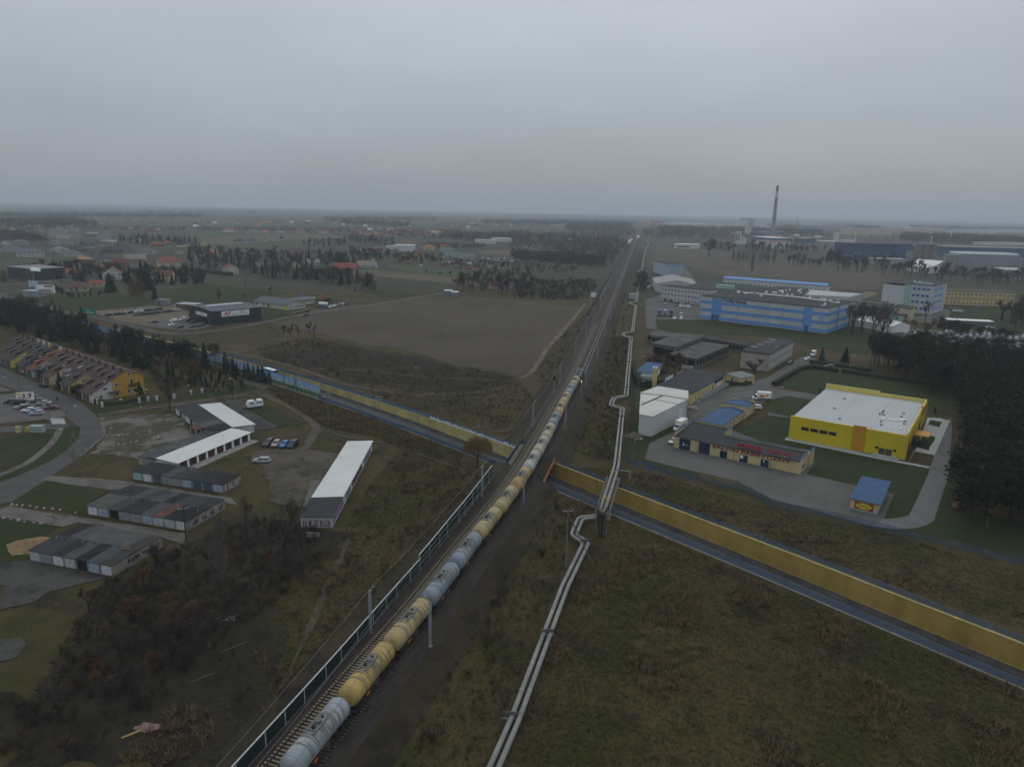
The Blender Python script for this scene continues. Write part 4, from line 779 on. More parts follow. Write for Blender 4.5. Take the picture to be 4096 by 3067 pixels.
def gable(par,x0,x1,y0,y1,h,rh,wallm,roofm,along='x',ov=.35,name='roof',th=.14):
 """gable roof on a box wall; ridge along x or y. returns nothing; makes wall + roof"""
 b=MB();b.box(x0,x1,y0,y1,0,h)
 if along=='x':
  ym=(y0+y1)/2;b.add([(x0,y0,h),(x0,y1,h),(x0,ym,h+rh),(x1,y0,h),(x1,y1,h),(x1,ym,h+rh)],[(0,2,1),(3,4,5)])
  b.build('wall',wallm,par);k=rh/((y1-y0)/2)
  for s_,nm in((-1,y0),(1,y1)):
   e=nm+s_*ov;ze=h-ov*k+.02;zr_=h+rh+.02
   pts_=[(x0-ov,e,ze),(x1+ov,e,ze),(x1+ov,ym,zr_),(x0-ov,ym,zr_)]
   slab(par,pts_,th,roofm,s_>0,name)
 else:
  xm=(x0+x1)/2;b.add([(x0,y0,h),(x1,y0,h),(xm,y0,h+rh),(x0,y1,h),(x1,y1,h),(xm,y1,h+rh)],[(0,1,2),(3,5,4)])
  b.build('wall',wallm,par);k=rh/((x1-x0)/2)
  for s_,nm in((-1,x0),(1,x1)):
   e=nm+s_*ov;ze=h-ov*k+.02;zr_=h+rh+.02
   slab(par,[(e,y0-ov,ze),(e,y1+ov,ze),(xm,y1+ov,zr_),(xm,y0-ov,zr_)],th,roofm,s_<0,name)
def slab(par,q,th,mat,flip=False,name='roof'):
 if flip:q=q[::-1]
 t=[(a,b,c+th)for a,b,c in q];n=len(q)
 return MB().add(list(q)+t,[tuple(range(n))[::-1],tuple(range(n,2*n))]+[(i,(i+1)%n,n+(i+1)%n,n+i)for i in range(n)]).build(name,mat,par)
def hip(par,x0,x1,y0,y1,h,rh,wallm,roofm,ov=.5):
 MB().box(x0,x1,y0,y1,0,h).build('wall',wallm,par)
 X0,X1,Y0,Y1=x0-ov,x1+ov,y0-ov,y1+ov;z0=h-.05;zr_=h+rh;d=min(X1-X0,Y1-Y0)/2
 if X1-X0>=Y1-Y0:r1,r2=(X0+d*.95,(Y0+Y1)/2,zr_),(X1-d*.95,(Y0+Y1)/2,zr_)
 else:r1,r2=((X0+X1)/2,Y0+d*.95,zr_),((X0+X1)/2,Y1-d*.95,zr_)
 c=[(X0,Y0,z0),(X1,Y0,z0),(X1,Y1,z0),(X0,Y1,z0)];b=MB()
 vs_=c+[r1,r2];fs_=[(0,1,5,4),(1,2,5),(2,3,4,5),(3,0,4)]if X1-X0>=Y1-Y0 else[(0,1,4),(1,2,5,4),(2,3,5),(3,0,4,5)]
 b.add(vs_,fs_+[(3,2,1,0)]).build('roof',roofm,par)
w_=thing('blue_roofed_wing','long cream wing with blue roof behind the furniture showroom','building',(A_.x,A_.y,0),-35.1)
for ch in[]:pass
gable(w_,-.4,7.1,14.9,42.5,3.0,.75,CREAM,BLUER,'y',.25)
gable(w_,-.4,7.3,43.0,53.2,3.5,.75,CREAM,BLUER,'y',.1)
MB().box(-.7,7.6,42.6,42.97,0,4.7).build('parapet',CREAM,w_);MB().box(-.8,7.7,42.5,43.07,4.703,4.85).build('parapet_cap',BLUER,w_);MB().box(-.7,7.6,53.3,53.7,0,4.8).build('parapet',CREAM,w_);MB().box(-.8,7.7,53.2,53.8,4.803,4.95).build('parapet_cap',BLUER,w_)
for y in(31,34.5,38.5,41,46,50):win(w_,7.1 if y<42 else 7.3,y,1.0,1.5 if y<45 else.9,1.0 if y<45 else 1.9,'r',fr=WHITEP,cols=2)
for y in(25,29.5,33,36.8,40):MB().tube([(7.2,y,.1),(7.2,y,3)],.05,5).build('downpipe',STEELD,w_)
WHT=M('white_sandwich_panel',(.46,.48,.48),.6,.05,.15,streak=(.6,.6,.05));WHR=M('offwhite_roof',(.52,.515,.47),.7,.07,.12)
wh=thing('white_hall','windowless white metal storage hall with pale roof behind the pipes','hall',P('G',1210,962));wo2=Vector(wh.location)
def roofpts(l,z):return[P(*q,z)-wo2 for q in l]
q1=roofpts([('G',1215,792),('G',1520,642),('G',1305,608),('G',1113,590),('G',1100,772)],6.5)
q2=roofpts([('G',1110,587),('G',1305,605),('G',1521,639),('G',1521,570),('G',1260,531)],6.9)
for q,z,k in((q1,6.5,0),(q2,6.9,1)):
 MB().prism([(p.x,p.y)for p in q],0,z).build('wall',WHT,wh)
 c=sum((Vector((p.x,p.y))for p in q),Vector((0,0)))/len(q)
 MB().prism([(c.x+(p.x-c.x)*1.012,c.y+(p.y-c.y)*1.012)for p in q],z+.003,z+.16).build('roof',WHR,wh)
p1,p2,p3=P('G',1120,688,6.75)-wo2,P('G',1300,610,6.75)-wo2,P('G',1430,682,6.75)-wo2
MB().tube([p1,p2],.22,4).build('roof_gutter',STEELD,wh);MB().tube([p2.lerp(p1,.4),p3],.06,4).build('roof_joint',STEELD,wh)
dr=(P('G',1512,805)-P('G',1210,962));ang=math.atan2(dr.y,dr.x);du=Vector((math.cos(ang),math.sin(ang),0))
qd=(q1[1]-q1[0]);qd.z=0;Lw=qd.length;qd.normalize();na=math.atan2(qd.y,qd.x)
for f,w_2,h_2 in((.80,3.6,4.2),(.94,1.2,2.4)):
 p=Vector((q1[0].x,q1[0].y,0))+qd*(Lw*f);o=panel(wh,p.x,p.y,.1,w_2,h_2,M('white_shutter',(.62,.63,.63),.5,.06),'f','door',ribs=6);o.rotation_euler=(0,0,na)
wk=frame('workshop_hall','long yellow workshop with dark flat roof, blue edges and loading ramp','hall',P('G',1540,690),deg=56.5)
MB().box(0,39.5,0,14.3,0,4.35).build('wall',M('yellow_render',(.52,.41,.19),.85,.1,.3),wk)
FLAT=M('bitumen_roof',(.042,.044,.048),.9,.22,.25);MB().box(-.2,39.7,-.2,14.5,4.353,4.5).build('roof',FLAT,wk)
for a,b_ in(((-.3,-.3),(39.8,-.18)),((39.72,-.17),(39.84,14.5)),((-.3,14.52),(39.8,14.64))):MB().box(a[0],b_[0],a[1],b_[1],4.1,4.62).build('fascia',BLUER,wk)
for k,x in enumerate((5,9,14,17,20.5)):win(wk,x,0,1.4,1.1,1.4,'f',fr=WHITEP)
for x in(24.5,):win(wk,x,0,.3,1.6,2.6,'f',fr=WHITEP,name='door')
for x in(27.2,28.8,30.4,32,33.6,35.2,36.8):win(wk,x,0,2.7,1.4,1.0,'f',fr=BLUEF)
MB().box(29.5,34,-.12,-.02,.6,2.5).build('poster',M('poster_white',(.6,.6,.62),.5),wk)
rmp=MB().box(8,39,-2.2,-.1,0,.9);rmp.build('ramp',M('ramp_concrete',(.22,.21,.2),.9),wk)
MB().box(4.6,8,-1.6,-.1,0,.45).box(3.8,4.6,-1.6,-.1,0,.2).build('steps',M('ramp_concrete',(.22,.21,.2)),wk)
rl=MB()
for k in range(20):rl.box(8+k*1.62,8.06+k*1.62,-2.2,-2.14,.9,1.9)
rl.box(8,39,-2.2,-2.15,1.85,1.92);rl.box(8,39,-2.2,-2.15,1.35,1.4);rl.build('railing',BLUEF,wk)
for x,y in((4,4),(9,9),(16,6),(22,10),(31,4)):MB().box(x-.35,x+.35,y-.25,y+.25,4.5,4.8).build('roof_vent',BLUER,wk)
sg=text(wk,'MEBLE',(18.5,14.2,4.7),2.0,WHITEP,'b',bold=.03,sx=1.5,name='roof_lettering');text(wk,'Siadaczka',(30,14.3,5.0),1.9,M('sign_white_red',(.5,.3,.3)),'b',shear=.3,name='roof_lettering')
ch=thing('brick_chimney','square yellow chimney with white cap behind the white hall','chimney',P('G',1226,545)+Vector((0,0,0)));MB().box(-.8,.8,-.8,.8,0,8.3).build('stack',M('yellow_render',(.52,.41,.19)),ch);MB().box(-.9,.9,-.9,.9,8.303,8.6).build('cap',WHITEP,ch);MB().box(-.4,.4,-.4,.4,8.6,9.1).build('cowl',GALV,ch)
for nm,lab,A2,B2,dp,h,wm,rm in(('blue_roofed_garage','white garage with blue roof by the pipeline fence',('G',1075,465),('G',1200,480),17,3.4,WHT,BLUER),('flat_shed','low grey-roofed shed behind the dark hedge',('G',1110,500),('G',1225,510),22,2.6,WHT,M('grey_sheet_roof',(.16,.17,.18),.7)),('gatehouse','small yellow gatehouse with grey roof beside the lane',('G',1850,480),('G',1965,520),7.5,2.9,M('yellow_render',(.52,.41,.19)),M('grey_sheet_roof',(.16,.17,.18)))):
 a,b_=P(*A2),P(*B2);t=frame(nm,lab,'building',a,b_);w2=(b_-a).length
 MB().prism([(0,0),(w2,0),(w2,dp),(0,dp)],0,[h,h+.0,h+.5,h+.5]).build('wall',wm,t)
 slab(t,[(-.3,-.3,h+.01),(w2+.3,-.3,h+.01),(w2+.3,dp+.3,h+.52),(-.3,dp+.3,h+.52)],.15,rm)
 if nm=='blue_roofed_garage':
  for y in(5,12):panel(t,w2,y,.1,5,2.6,WHITEP,'r','door',ribs=4)
  for y in(1.9,8.4,15.2):MB().box(w2-.02,w2+.12,y-.2,y+.2,0,3.2).build('pillar',BLUEF,t)
 if nm=='gatehouse':panel(t,w2*.45,0,.1,1.1,2.1,BLUEF);win(t,w2*.75,0,1.1,.9,.9);win(t,w2,3,1.0,.9,1.2,'r',fr=BLUEF)
YEL=M('bright_yellow_cassette',(.56,.44,.02),.5,.07,.2);ORG=M('orange_cassette',(.50,.245,.012),.5,.08,.2);YELD=M('pale_yellow_parapet',(.60,.49,.14),.6,.06)
yh=frame('yellow_hall','large bright yellow hall with white flat roof and orange panels','hall',P('H',175,978),deg=-35);LY,DY=32.4,48.5
MB().box(.12,LY-.12,.12,DY-.12,0,6.6).build('wall',M('hall_core',(.4,.34,.08),.8),yh)
pan={}
def cassette(x,z,w2,h2,face,y,mat):
 k=(round(w2,2),round(h2,2))
 if k not in pan:pan[k]=MB().box(-w2/2+.012,w2/2-.012,-.1,.1,.012,h2-.012).mesh('cassette',YEL)
 o=put('facade_panel',pan[k],yh,(x,y,z)if face=='f' else(y,x,z),0 if face=='f' else math.pi/2)
 if mat is not YEL:o.material_slots[0].link='OBJECT';o.material_slots[0].material=mat
 return o
nx=18;pw=LY/nx;rows=11;ph=7.25/rows
for i in range(nx):
 for j in range(rows):
  m=ORG if 10<=i<12 else YEL
  cassette((i+.5)*pw,.15+j*ph,pw,ph,'f',.0,m)
for i in(10,11):cassette((i+.5)*pw,.15+rows*ph,pw,.5,'f',0,ORG)
MB().box(-.1,LY+.1,-.3,.3,-.1,.14).build('plinth',M('grey_plinth',(.3,.3,.3)),yh)
for j in range(8):
 for i in range(16):cassette((i+.5)*DY/16,.15+j*7.25/8,DY/16,7.25/8,'r',LY,ORG if i in(3,10,11)else YEL)
MB().box(.2,LY-.35,.3,DY-.3,6.603,6.75).build('roof',M('white_membrane',(.40,.415,.42),.7,.05,.08),yh)
for x in(LY*.36,LY*.68):MB().box(x-.05,x+.05,.4,DY-.4,6.753,6.775).build('roof_seam',M('membrane_seam',(.30,.315,.315),.7),yh)
MB().box(-.02,LY+.1,.12,.5,6.76,7.42).build('parapet',YELD,yh);MB().box(LY-.5,LY-.11,.52,DY,6.76,8.0).build('parapet',YELD,yh);MB().box(-.0,LY*.55,DY-.42,DY-.02,6.76,8.6).build('parapet',YELD,yh);MB().box(LY*.55+.02,LY-.52,DY-.42,DY-.02,6.76,8.0).build('parapet',YELD,yh);MB().box(LY-.6,LY+.3,DY*.72,DY*.8,6.76,8.4).build('orange_pylon',ORG,yh)
for x in(4.6,7.3,9.9,12.5):win(yh,x,-.1,3.55,2.2,1.0,'f',fr=STEELD,cols=2)
for x in(26.3,28.1):win(yh,x,-.1,.3,1.6,2.1,'f',M('door_grey_glass',(.06,.065,.075),.3),STEELD,1,'door','door_frame')
for x in(24.9,29.6):win(yh,x,-.1,2.0,.8,.7,'f',fr=STEELD)
MB().box(24,31,-2.4,-.32,0,.3).box(24.5,30.5,-2.0,-.32,.3,.6).build('steps',M('pale_paving',(.36,.36,.35)),yh)
for x,y in((8.5,36),(8.5,20),(12.5,8),(22,27),(22,24.5),(21.7,22),(22.8,22),(27.6,28),(27.6,23),(23.3,13),(24,9),(29.3,18),(29.5,14.5)):MB().box(x-.15,x+.15,y-.15,y+.15,6.75,7.25).box(x+.3,x+.55,y-.15,y+.15,6.75,7.2).build('roof_vent',M('vent_grey',(.13,.14,.16),.6),yh)
for x,y,a,b_ in((23.5,17,1.5,1),(26.2,17,2.6,.9),(28.5,19,2,1.6),(27.4,7,.5,.5),(22.2,5.2,.4,.4),(29.5,8,1,.7)):MB().box(x-a/2,x+a/2,y-b_/2,y+b_/2,6.75,7.15).build('roof_hatch',WHITEP,yh)
for y in(6,14,20,30):win(yh,LY+.1,y,.3,4.5,3.4,'r',DKG,STEELD,3,'shop_window')
MB().box(LY+.1,LY+4,18,24,3.0,3.3).build('canopy',ORG,yh)
text(yh,'Siadaczka',(LY+.25,DY*.72,5.6),1.6,REDL,'r',shear=.3)
kk=frame('blue_roofed_kiosk','small cream outbuilding with blue roof and oval shop sign','building',P('H',702,1592),deg=-34.8)
MB().prism([(0,0),(5.9,0),(5.9,16.2),(0,16.2)],0,[2.9,2.9,3.25,3.25]).build('wall',CREAM,kk);MB().box(-.03,5.93,-.03,16.23,-.05,.5).build('plinth',M('blue_grey_plinth',(.22,.25,.3)),kk)
slab(kk,[(-.35,-.5,2.93),(6.4,-.5,2.93),(6.4,16.6,3.3),(-.35,16.6,3.3)],.14,BLUER)
for k in range(1,16):MB().box(-.35+k*.42,-.31+k*.42,-.5,16.6,3.04,3.06).build('roof_seam',BLUER,kk).rotation_euler=(math.atan(.37/17.1),0,0)
MB().box(1.0,5.0,-.1,-.02,.75,2.45).build('sign_board',DRED,kk)
MB().add([(3+1.75*math.cos(i*math.pi/12),-.115,1.6+.72*math.sin(i*math.pi/12))for i in range(24)],[tuple(range(24))]).build('sign_oval',M('sign_yellow',(.6,.45,.06)),kk)
text(kk,'Siadaczka',(1.75,-.13,1.5),.62,DRED,shear=.35,ext=.01);MB().box(2.0,4.3,-.13,-.12,1.28,1.36).build('sign_swoosh',DRED,kk);MB().box(5.9,6.0,2.2,2.5,2.2,2.5).build('wall_lamp',GALV,kk)
def mesh_fence(label,l,h,mp,mm,step=2.5,name='fence',cat='fence',z=.05):
 q=smooth_path([P(*p)for p in l],step);o0=q[0];t=thing(name,label,cat,(o0.x,o0.y,z))
 for k in range(len(q)-1):
  a,b_=q[k]-o0,q[k+1]-o0;e=(b_-a).normalized()*.05
  MB().add([(a.x+e.x,a.y+e.y,.08),(b_.x-e.x,b_.y-e.y,.08),(b_.x-e.x,b_.y-e.y,h),(a.x+e.x,a.y+e.y,h)],[(0,1,2,3)]).build('mesh_panel',mm,t)
  MB().box(a.x-.035,a.x+.035,a.y-.035,a.y+.035,-.1,h+.08).build('post',mp,t)
 return t
FBM=meshmat('fence_blue_mesh',(.035,.085,.15),.45);FGM=meshmat('fence_green_mesh',(.04,.07,.07),.3);FYM=meshmat('wire_mesh',(.09,.09,.08),.28)
mesh_fence('blue mesh fence between the pipeline and the shop lawn',[('G',1045,380),('G',1045,480),('G',1020,800),('G',985,1185)],1.7,BLUEF,FBM,4)
mesh_fence('long blue mesh fence in front of the showroom forecourt',[('G',985,1190),('G',1060,1215)],1.7,BLUEP,FBM,2.5)
mesh_fence('blue mesh fence running right from the showroom gate',[('G',1200,1252),('e',0,905),('e',600,1040),('e',1300,1200),('L',0,262),('L',520,370),('L',1030,490),('L',1700,660),('L',2350,815)],1.7,BLUEP,FBM,2.5)
gt=thing('sliding_gate','blue framed mesh gate in the fence by the pipe bridge','gate',P('G',1062,1222));g1=P('G',1195,1252)-Vector(gt.location)
MB().add([(0,0,.2),(g1.x,g1.y,.2),(g1.x,g1.y,1.6),(0,0,1.6)],[(0,1,2,3)]).build('mesh_panel',FBM,gt)
gb=MB()
for z_ in(.2,1.65):gb.bar((0,0,z_),(g1.x,g1.y,z_),.12)
for f in(0,1):gb.bar((g1.x*f,g1.y*f,0),(g1.x*f,g1.y*f,2),.14)
gb.build('gate_frame',M('gate_blue',(.02,.11,.38),.5),gt)
LH=M('lamp_head',(.45,.46,.47),.4,.1)
def lamp(label,p,h,dirdeg,arm=1.6,pole=None,group=None):
 t=thing('street_lamp',label,'street lamp',(p.x,p.y,0),dirdeg,group);pole=pole or GALV
 MB().tube([(0,0,0),(0,0,h*.93),(arm*.3,0,h*.985),(arm,0,h)],[.1,.08,.06,.05],6).build('pole',pole,t);MB().box(arm-.1,arm+.65,-.14,.14,h-.06,h+.1).build('lamp_head',LH,t)
 return t
for lab,b_,t_,dd in(('grey street lamp on the lawn by the showroom gate',('G',1048,1160),980,-5),('street lamp in front of the white hall wall',('G',1070,860),665,-5),('street lamp by the hedge and yellow chimney',('G',1087,620),485,-5),('street lamp near the derelict hall',('G',1092,365),270,-5),('street lamp beside the far pipeline bend',('C',1095,1440),1350,0),('street lamp at the hedge corner near the yellow hall',('H',703,385),258,10),('slim lamp beside the yellow hall path',('H',78,615),535,0)):
 p=P(*b_);lamp(lab,p,HT(*b_,t_),dd)
box_truck('white delivery box truck with yellow logo beside the white hall',P('e',165,305),P('e',340,205),decal=True,H=3.2)
box_truck('white delivery box truck with pink print parked near the yellow hall',P('G',2075,645),P('H',20,655),decal=True,H=3.2)
car('sedan','silver','e',(140,462),(190,440),'silver car half hidden beside the showroom corner')
car('hatch','white','G',(2085,722),(2130,728),'white car parked at the end of the blue wing')
car('suv','black','H',(175,345),(208,330),'black car on the lane beside the long grey block')
car('hatch','white','H',(318,308),(358,298),'white car on the lane next to the minibus')
car('bigvan','white','H',(372,278),(408,252),'white minibus parked at the end of the lane')
car('estate','dark grey','H',(492,368),(570,372),'dark car between the hedges behind the yellow hall')
b=MB()
for i,(x,y)in enumerate(((1528,730),(1555,735),(1590,745),(1575,725))):
 t=thing('pallet_stack',['pallet of wrapped boards by the white hall door','tall pallet of boards right of the hall door','pallet stack nearest the yard','pallet stack at the back of the group'][i],'pallet',P('G',x,y),40,'pallets by the white hall');MB().box(-.6,.6,-.5,.5,0,.15).build('pallet',M('pallet_wood',(.22,.16,.1)),t)
 for k in range(3):MB().box(-.55,.55,-.45,.45,.16+k*.33,.46+k*.33).build('board_pack',M('wrapped_board',(.38,.31,.27),.7,.2,2),t)
def heap(label,p,r,h,mat,name='sand_heap'):
 bm_=MB();n=14;rr=random.Random(int(p.x*7));bm_.v.append((0,0,h))
 for k in range(1,5):
  for j in range(n):q=r*k/4*(1+rr.uniform(-.15,.15));bm_.v.append((q*math.cos(2*math.pi*j/n),q*math.sin(2*math.pi*j/n)*.8,h*(1-k/4)**1.2*(1+rr.uniform(-.2,.2))-.02))
 for j in range(n):bm_.f.append((0,1+j,1+(j+1)%n))
 for k in range(3):
  for j in range(n):bm_.f.append((1+k*n+j,1+(k+1)*n+j,1+(k+1)*n+(j+1)%n,1+k*n+(j+1)%n))
 o=bm_.build(name,mat,None,True);o.location=(p.x,p.y,.1);return tag(o,label,'heap')
heap('pale sand heap on the lawn by the white hall',P('G',1060,960),3.2,1.5,SAND)
heap('yellow sand heap behind the front garages',P('I',290,610),5.2,1.6,M('yellow_sand',(.22,.15,.075),.95,.2,1))
# heating pipes
PIPEM=M('pipe_cladding',(.235,.23,.21),.65,.2,.35,col2=(.165,.165,.16))
PX=V2([(-8.2,51),(1.1*1.046,78.9*1.046-.6),(6.2*1.046,98*1.046),(10*1.046,112.6*1.046),(16.0,135.3),(13.7,139.0),(15.9,147.3),(19.9,148.7)])
def bent(l,r=1.0):
 out=[l[0]]
 for i in range(1,len(l)-1):
  a,b_,c=l[i-1],l[i],l[i+1];d1=min(r,(b_-a).length*.4);d2=min(r,(c-b_).length*.4);p,q=b_+(a-b_).normalized()*d1,b_+(c-b_).normalized()*d2
  for k in range(5):t=k/4;out.append(p*(1-t)**2+b_*2*t*(1-t)+q*t*t)
 return out+[l[-1]]
Z1=1.15
near=[Vector((p.x,p.y,Z1))for p in PX]
s0,s1=P('c',1290,1340,1.1),P('c',1500,640,2.6)
far_px=[('c',1520,660),('G',905,1190),('G',955,720),('G',855,692),('G',878,632),('G',985,612),('G',1030,110),('G',962,92),('G',967,70),('G',1040,60),('C',1072,912),('C',1018,897),('C',1026,884),('C',1076,880),('C',1090,770),('C',1117,622),('C',1090,618),('C',1120,606),('C',1135,520),('C',1160,420),('C',1188,372),('C',1165,345)]
far=[P(*q,1.4)for q in far_px]
def offp(l,d):
 q=[Vector((p.x,p.y))for p in l];out=[]
 for i,p in enumerate(l):
  t1=(q[i]-q[i-1]).normalized()if i else(q[1]-q[0]).normalized();t2=(q[i+1]-q[i]).normalized()if i<len(q)-1 else t1
  n=Vector((t1.y+t2.y,-t1.x-t2.x));n=n.normalized()*(d/max(.5,(1+t1.dot(t2))/2)**.5);out.append(Vector((p.x+n.x,p.y+n.y,p.z)))
 return out
hp=thing('heating_pipeline','pair of insulated heating pipes running beside the railway','pipeline',(near[0].x,near[0].y,0));ho=Vector(hp.location)
up0,up1=Vector((s0.x,s0.y,1.15)),None
xb0,xb1=P('c',1330,1230,2.2),P('c',1480,760,2.9)
bridge_pts=[near[-1],Vector((near[-1].x+1.6,near[-1].y+.9,Z1)),Vector((xb0.x-.6,xb0.y-3,2.3)),xb0,xb1,P('c',1505,690,1.5),far[1]]
for d in(-.55,.55):
 l_=[p-ho for p in offp(near[:-1]+bridge_pts[:-1]+far[1:],d)];pa=bent(l_,1.1);MB().tube(pa,.36,12).build('pipe',PIPEM,hp,True)
 for k in range(0,len(l_)-1):
  Ls=(l_[k+1]-l_[k]).length
  for j in range(1,int(Ls/6.5)):
   if l_[k].y+ho.y<300:p=l_[k].lerp(l_[k+1],j*6.5/Ls);u=(l_[k+1]-l_[k]).normalized();MB().tube([p-u*.06,p+u*.06],.38,10).build('joint_band',M('pipe_band',(.4,.41,.41),.5),hp)
for t_,x,y in(('O',305,500),('N',2195,1218),('K',640,580),('G',948,800),('G',980,548),('G',1005,330),('G',1032,125)):
 p=P(t_,x,y,1.2)-ho;MB().box(p.x-1.25,p.x+1.25,p.y-.18,p.y+.18,-.1,.95 if t_=='O' else 2.05 if 0 else.9).box(p.x-1.1,p.x+1.1,p.y-.08,p.y+.08,1.5,1.95).build('support',M('support_dark',(.1,.1,.1),.8),hp)
pb=thing('pipe_bridge','steel pipe bridge with yellow rails across the sunken road','bridge',(xb0.x,xb0.y,0));po=Vector(pb.location);bb=MB();e0,e1=xb0-po,xb1-po;dd=(e1-e0).normalized();nn=Vector((dd.y,-dd.x,0))
for s_ in(-1.5,1.5):bb.tube([e0+nn*s_-dd*1+Vector((0,0,-.5)),e1+nn*s_+dd*1+Vector((0,0,-.5))],.22,4)
for k in range(8):q=e0.lerp(e1,k/7);bb.bar(q-nn*1.5+Vector((0,0,-.5)),q+nn*1.5+Vector((0,0,-.5)),.14)
bb.build('girder',M('weathered_steel',(.17,.16,.155),.8,.3,1),pb)
MB().box(e1.x-1.7,e1.x+1.7,e1.y+.4,e1.y+1.2,-1,e1.z-.7).build('pier',M('pier_concrete',(.3,.24,.21),.9),pb);MB().box(e0.x-1.7,e0.x+1.7,e0.y-1.6,e0.y-.6,-1,e0.z-.7).build('pier',M('pier_concrete',(.3,.24,.21)),pb)
for q,c in((e1+dd*.6,1),(e0+dd*3,1)):
 y_=MB()
 for a,b_ in(((-.6,0,0),(-.6,0,1.1)),((.6,0,0),(.6,0,1.1)),((-.6,0,1.1),(.6,0,1.1)),((-.6,1.6,1.1),(-.6,0,1.1)),((.6,1.6,1.1),(.6,0,1.1)),((-.6,1.6,0),(-.6,1.6,1.1)),((.6,1.6,0),(.6,1.6,1.1))):y_.bar(q+Vector(a),q+Vector(b_),.06)
 y_.build('guard_rail',M('safety_yellow',(.5,.36,.03),.6),pb)
p=P('c',1530,660,2.0);q=P('c',1740,682,2.0);sp=thing('pipe_branch','thin grey pipe branch beside the pipe bridge','pipe',(p.x,p.y,0));MB().tube([(0,0,2.0),(q.x-p.x,q.y-p.y,2.0)],.16,6).build('pipe',PIPEM,sp)
for f in(.92,1):MB().tube([((q.x-p.x)*f,(q.y-p.y)*f,0),((q.x-p.x)*f,(q.y-p.y)*f,2)],.1,5).build('leg',GALV,sp)
a,b_=P('C',1165,345,6),P('C',1430,343,6);ep=thing('pipe_trestle','far elevated pipe crossing on tall trestles','pipeline',(a.x,a.y,0));MB().tube([(0,0,6),(b_.x-a.x,b_.y-a.y,6)],1.0,6).build('pipe',PIPEM,ep)
for k in range(6):MB().box((b_.x-a.x)*k/5-.5,(b_.x-a.x)*k/5+.5,(b_.y-a.y)*k/5-.5,(b_.y-a.y)*k/5+.5,0,5.5).build('trestle',GALV,ep)
WOOD=M('concrete_pole',(.17,.165,.155),.9,.15,1);INS=M('insulator',(.5,.5,.5),.4)
def ppole(label,p,h,deg=0,arms=1,lean=0,brace=None,mat=None,aw=1.0):
 t=thing('power_pole',label,'pole',(p.x,p.y,0),deg);mat=mat or WOOD
 MB().tube([(0,0,0),(0,0,h)],[.17,.11],6).build('pole',mat,t)
 for k in range(arms):
  z=h-.5-k*.9;MB().box(-aw,aw,-.05,.05,z,z+.1).build('crossarm',GALV,t)
  for x in(-aw*.9,0,aw*.9):MB().cyl(x,0,z+.1,z+.35,.06,6).build('insulator',INS,t)
 if brace:MB().tube([(0,0,h*.9),brace],[.11,.14],6).build('strut',mat,t)
 return t
ppole('concrete power pole on the weedy ground beyond the yellow wall',P('b',622,412),HT('b',622,412,0)+3.2,0)
ppole('tall concrete power pole in front of the sunken road',P('b',72,798),HT('b',72,798,300),20,2)
ppole('power pole near the end of the painted noise barrier',P('a',1522,1112),HT('a',1522,1112,695),20,2)
p=P('c',812,1650);q=P('K',700,760)
ppole('lattice power pole with long slanting strut beside the pipes',P('K',465,800),HT('K',465,800,290),10,1,0,None)
o=ppole('leaning strut pole standing over the heating pipes',P('K',700,765),.3,0,0);d=Vector((P('K',465,800).x-P('K',700,765).x,P('K',465,800).y-P('K',700,765).y,HT('K',465,800,330)))
lt=MB()
for s_ in(-.18,.18):lt.tube([(s_,0,0),(d.x+s_*.3,d.y,d.z)],.06,4)
for k in range(22):f=k/22;lt.bar(Vector((-.18,0,0))+d*f,Vector((.18,0,0))+d*f,.05)
lt.build('strut',WOOD,o)
ppole('thin power pole standing in the ploughed field',P('B',1638,1288),HT('B',1638,1288,1112),-30,1,aw=1.6)
ppole('faint power pole at the far side of the ploughed field',P('B',1798,1000),HT('B',1798,1000,850),-30,1,aw=1.6)
ppole('power pole with transformer beside the two blue sheds',P('U',1250,838),HT('U',1250,838,715),0,2)
ppole('thin pole in the scrub right of the signals',P('h',1178,640),HT('h',1178,640,200),0,1,aw=.5)
ppole('power pole beside the billboard on the service road',P('S',686,980),HT('S',686,980,800),0,1)
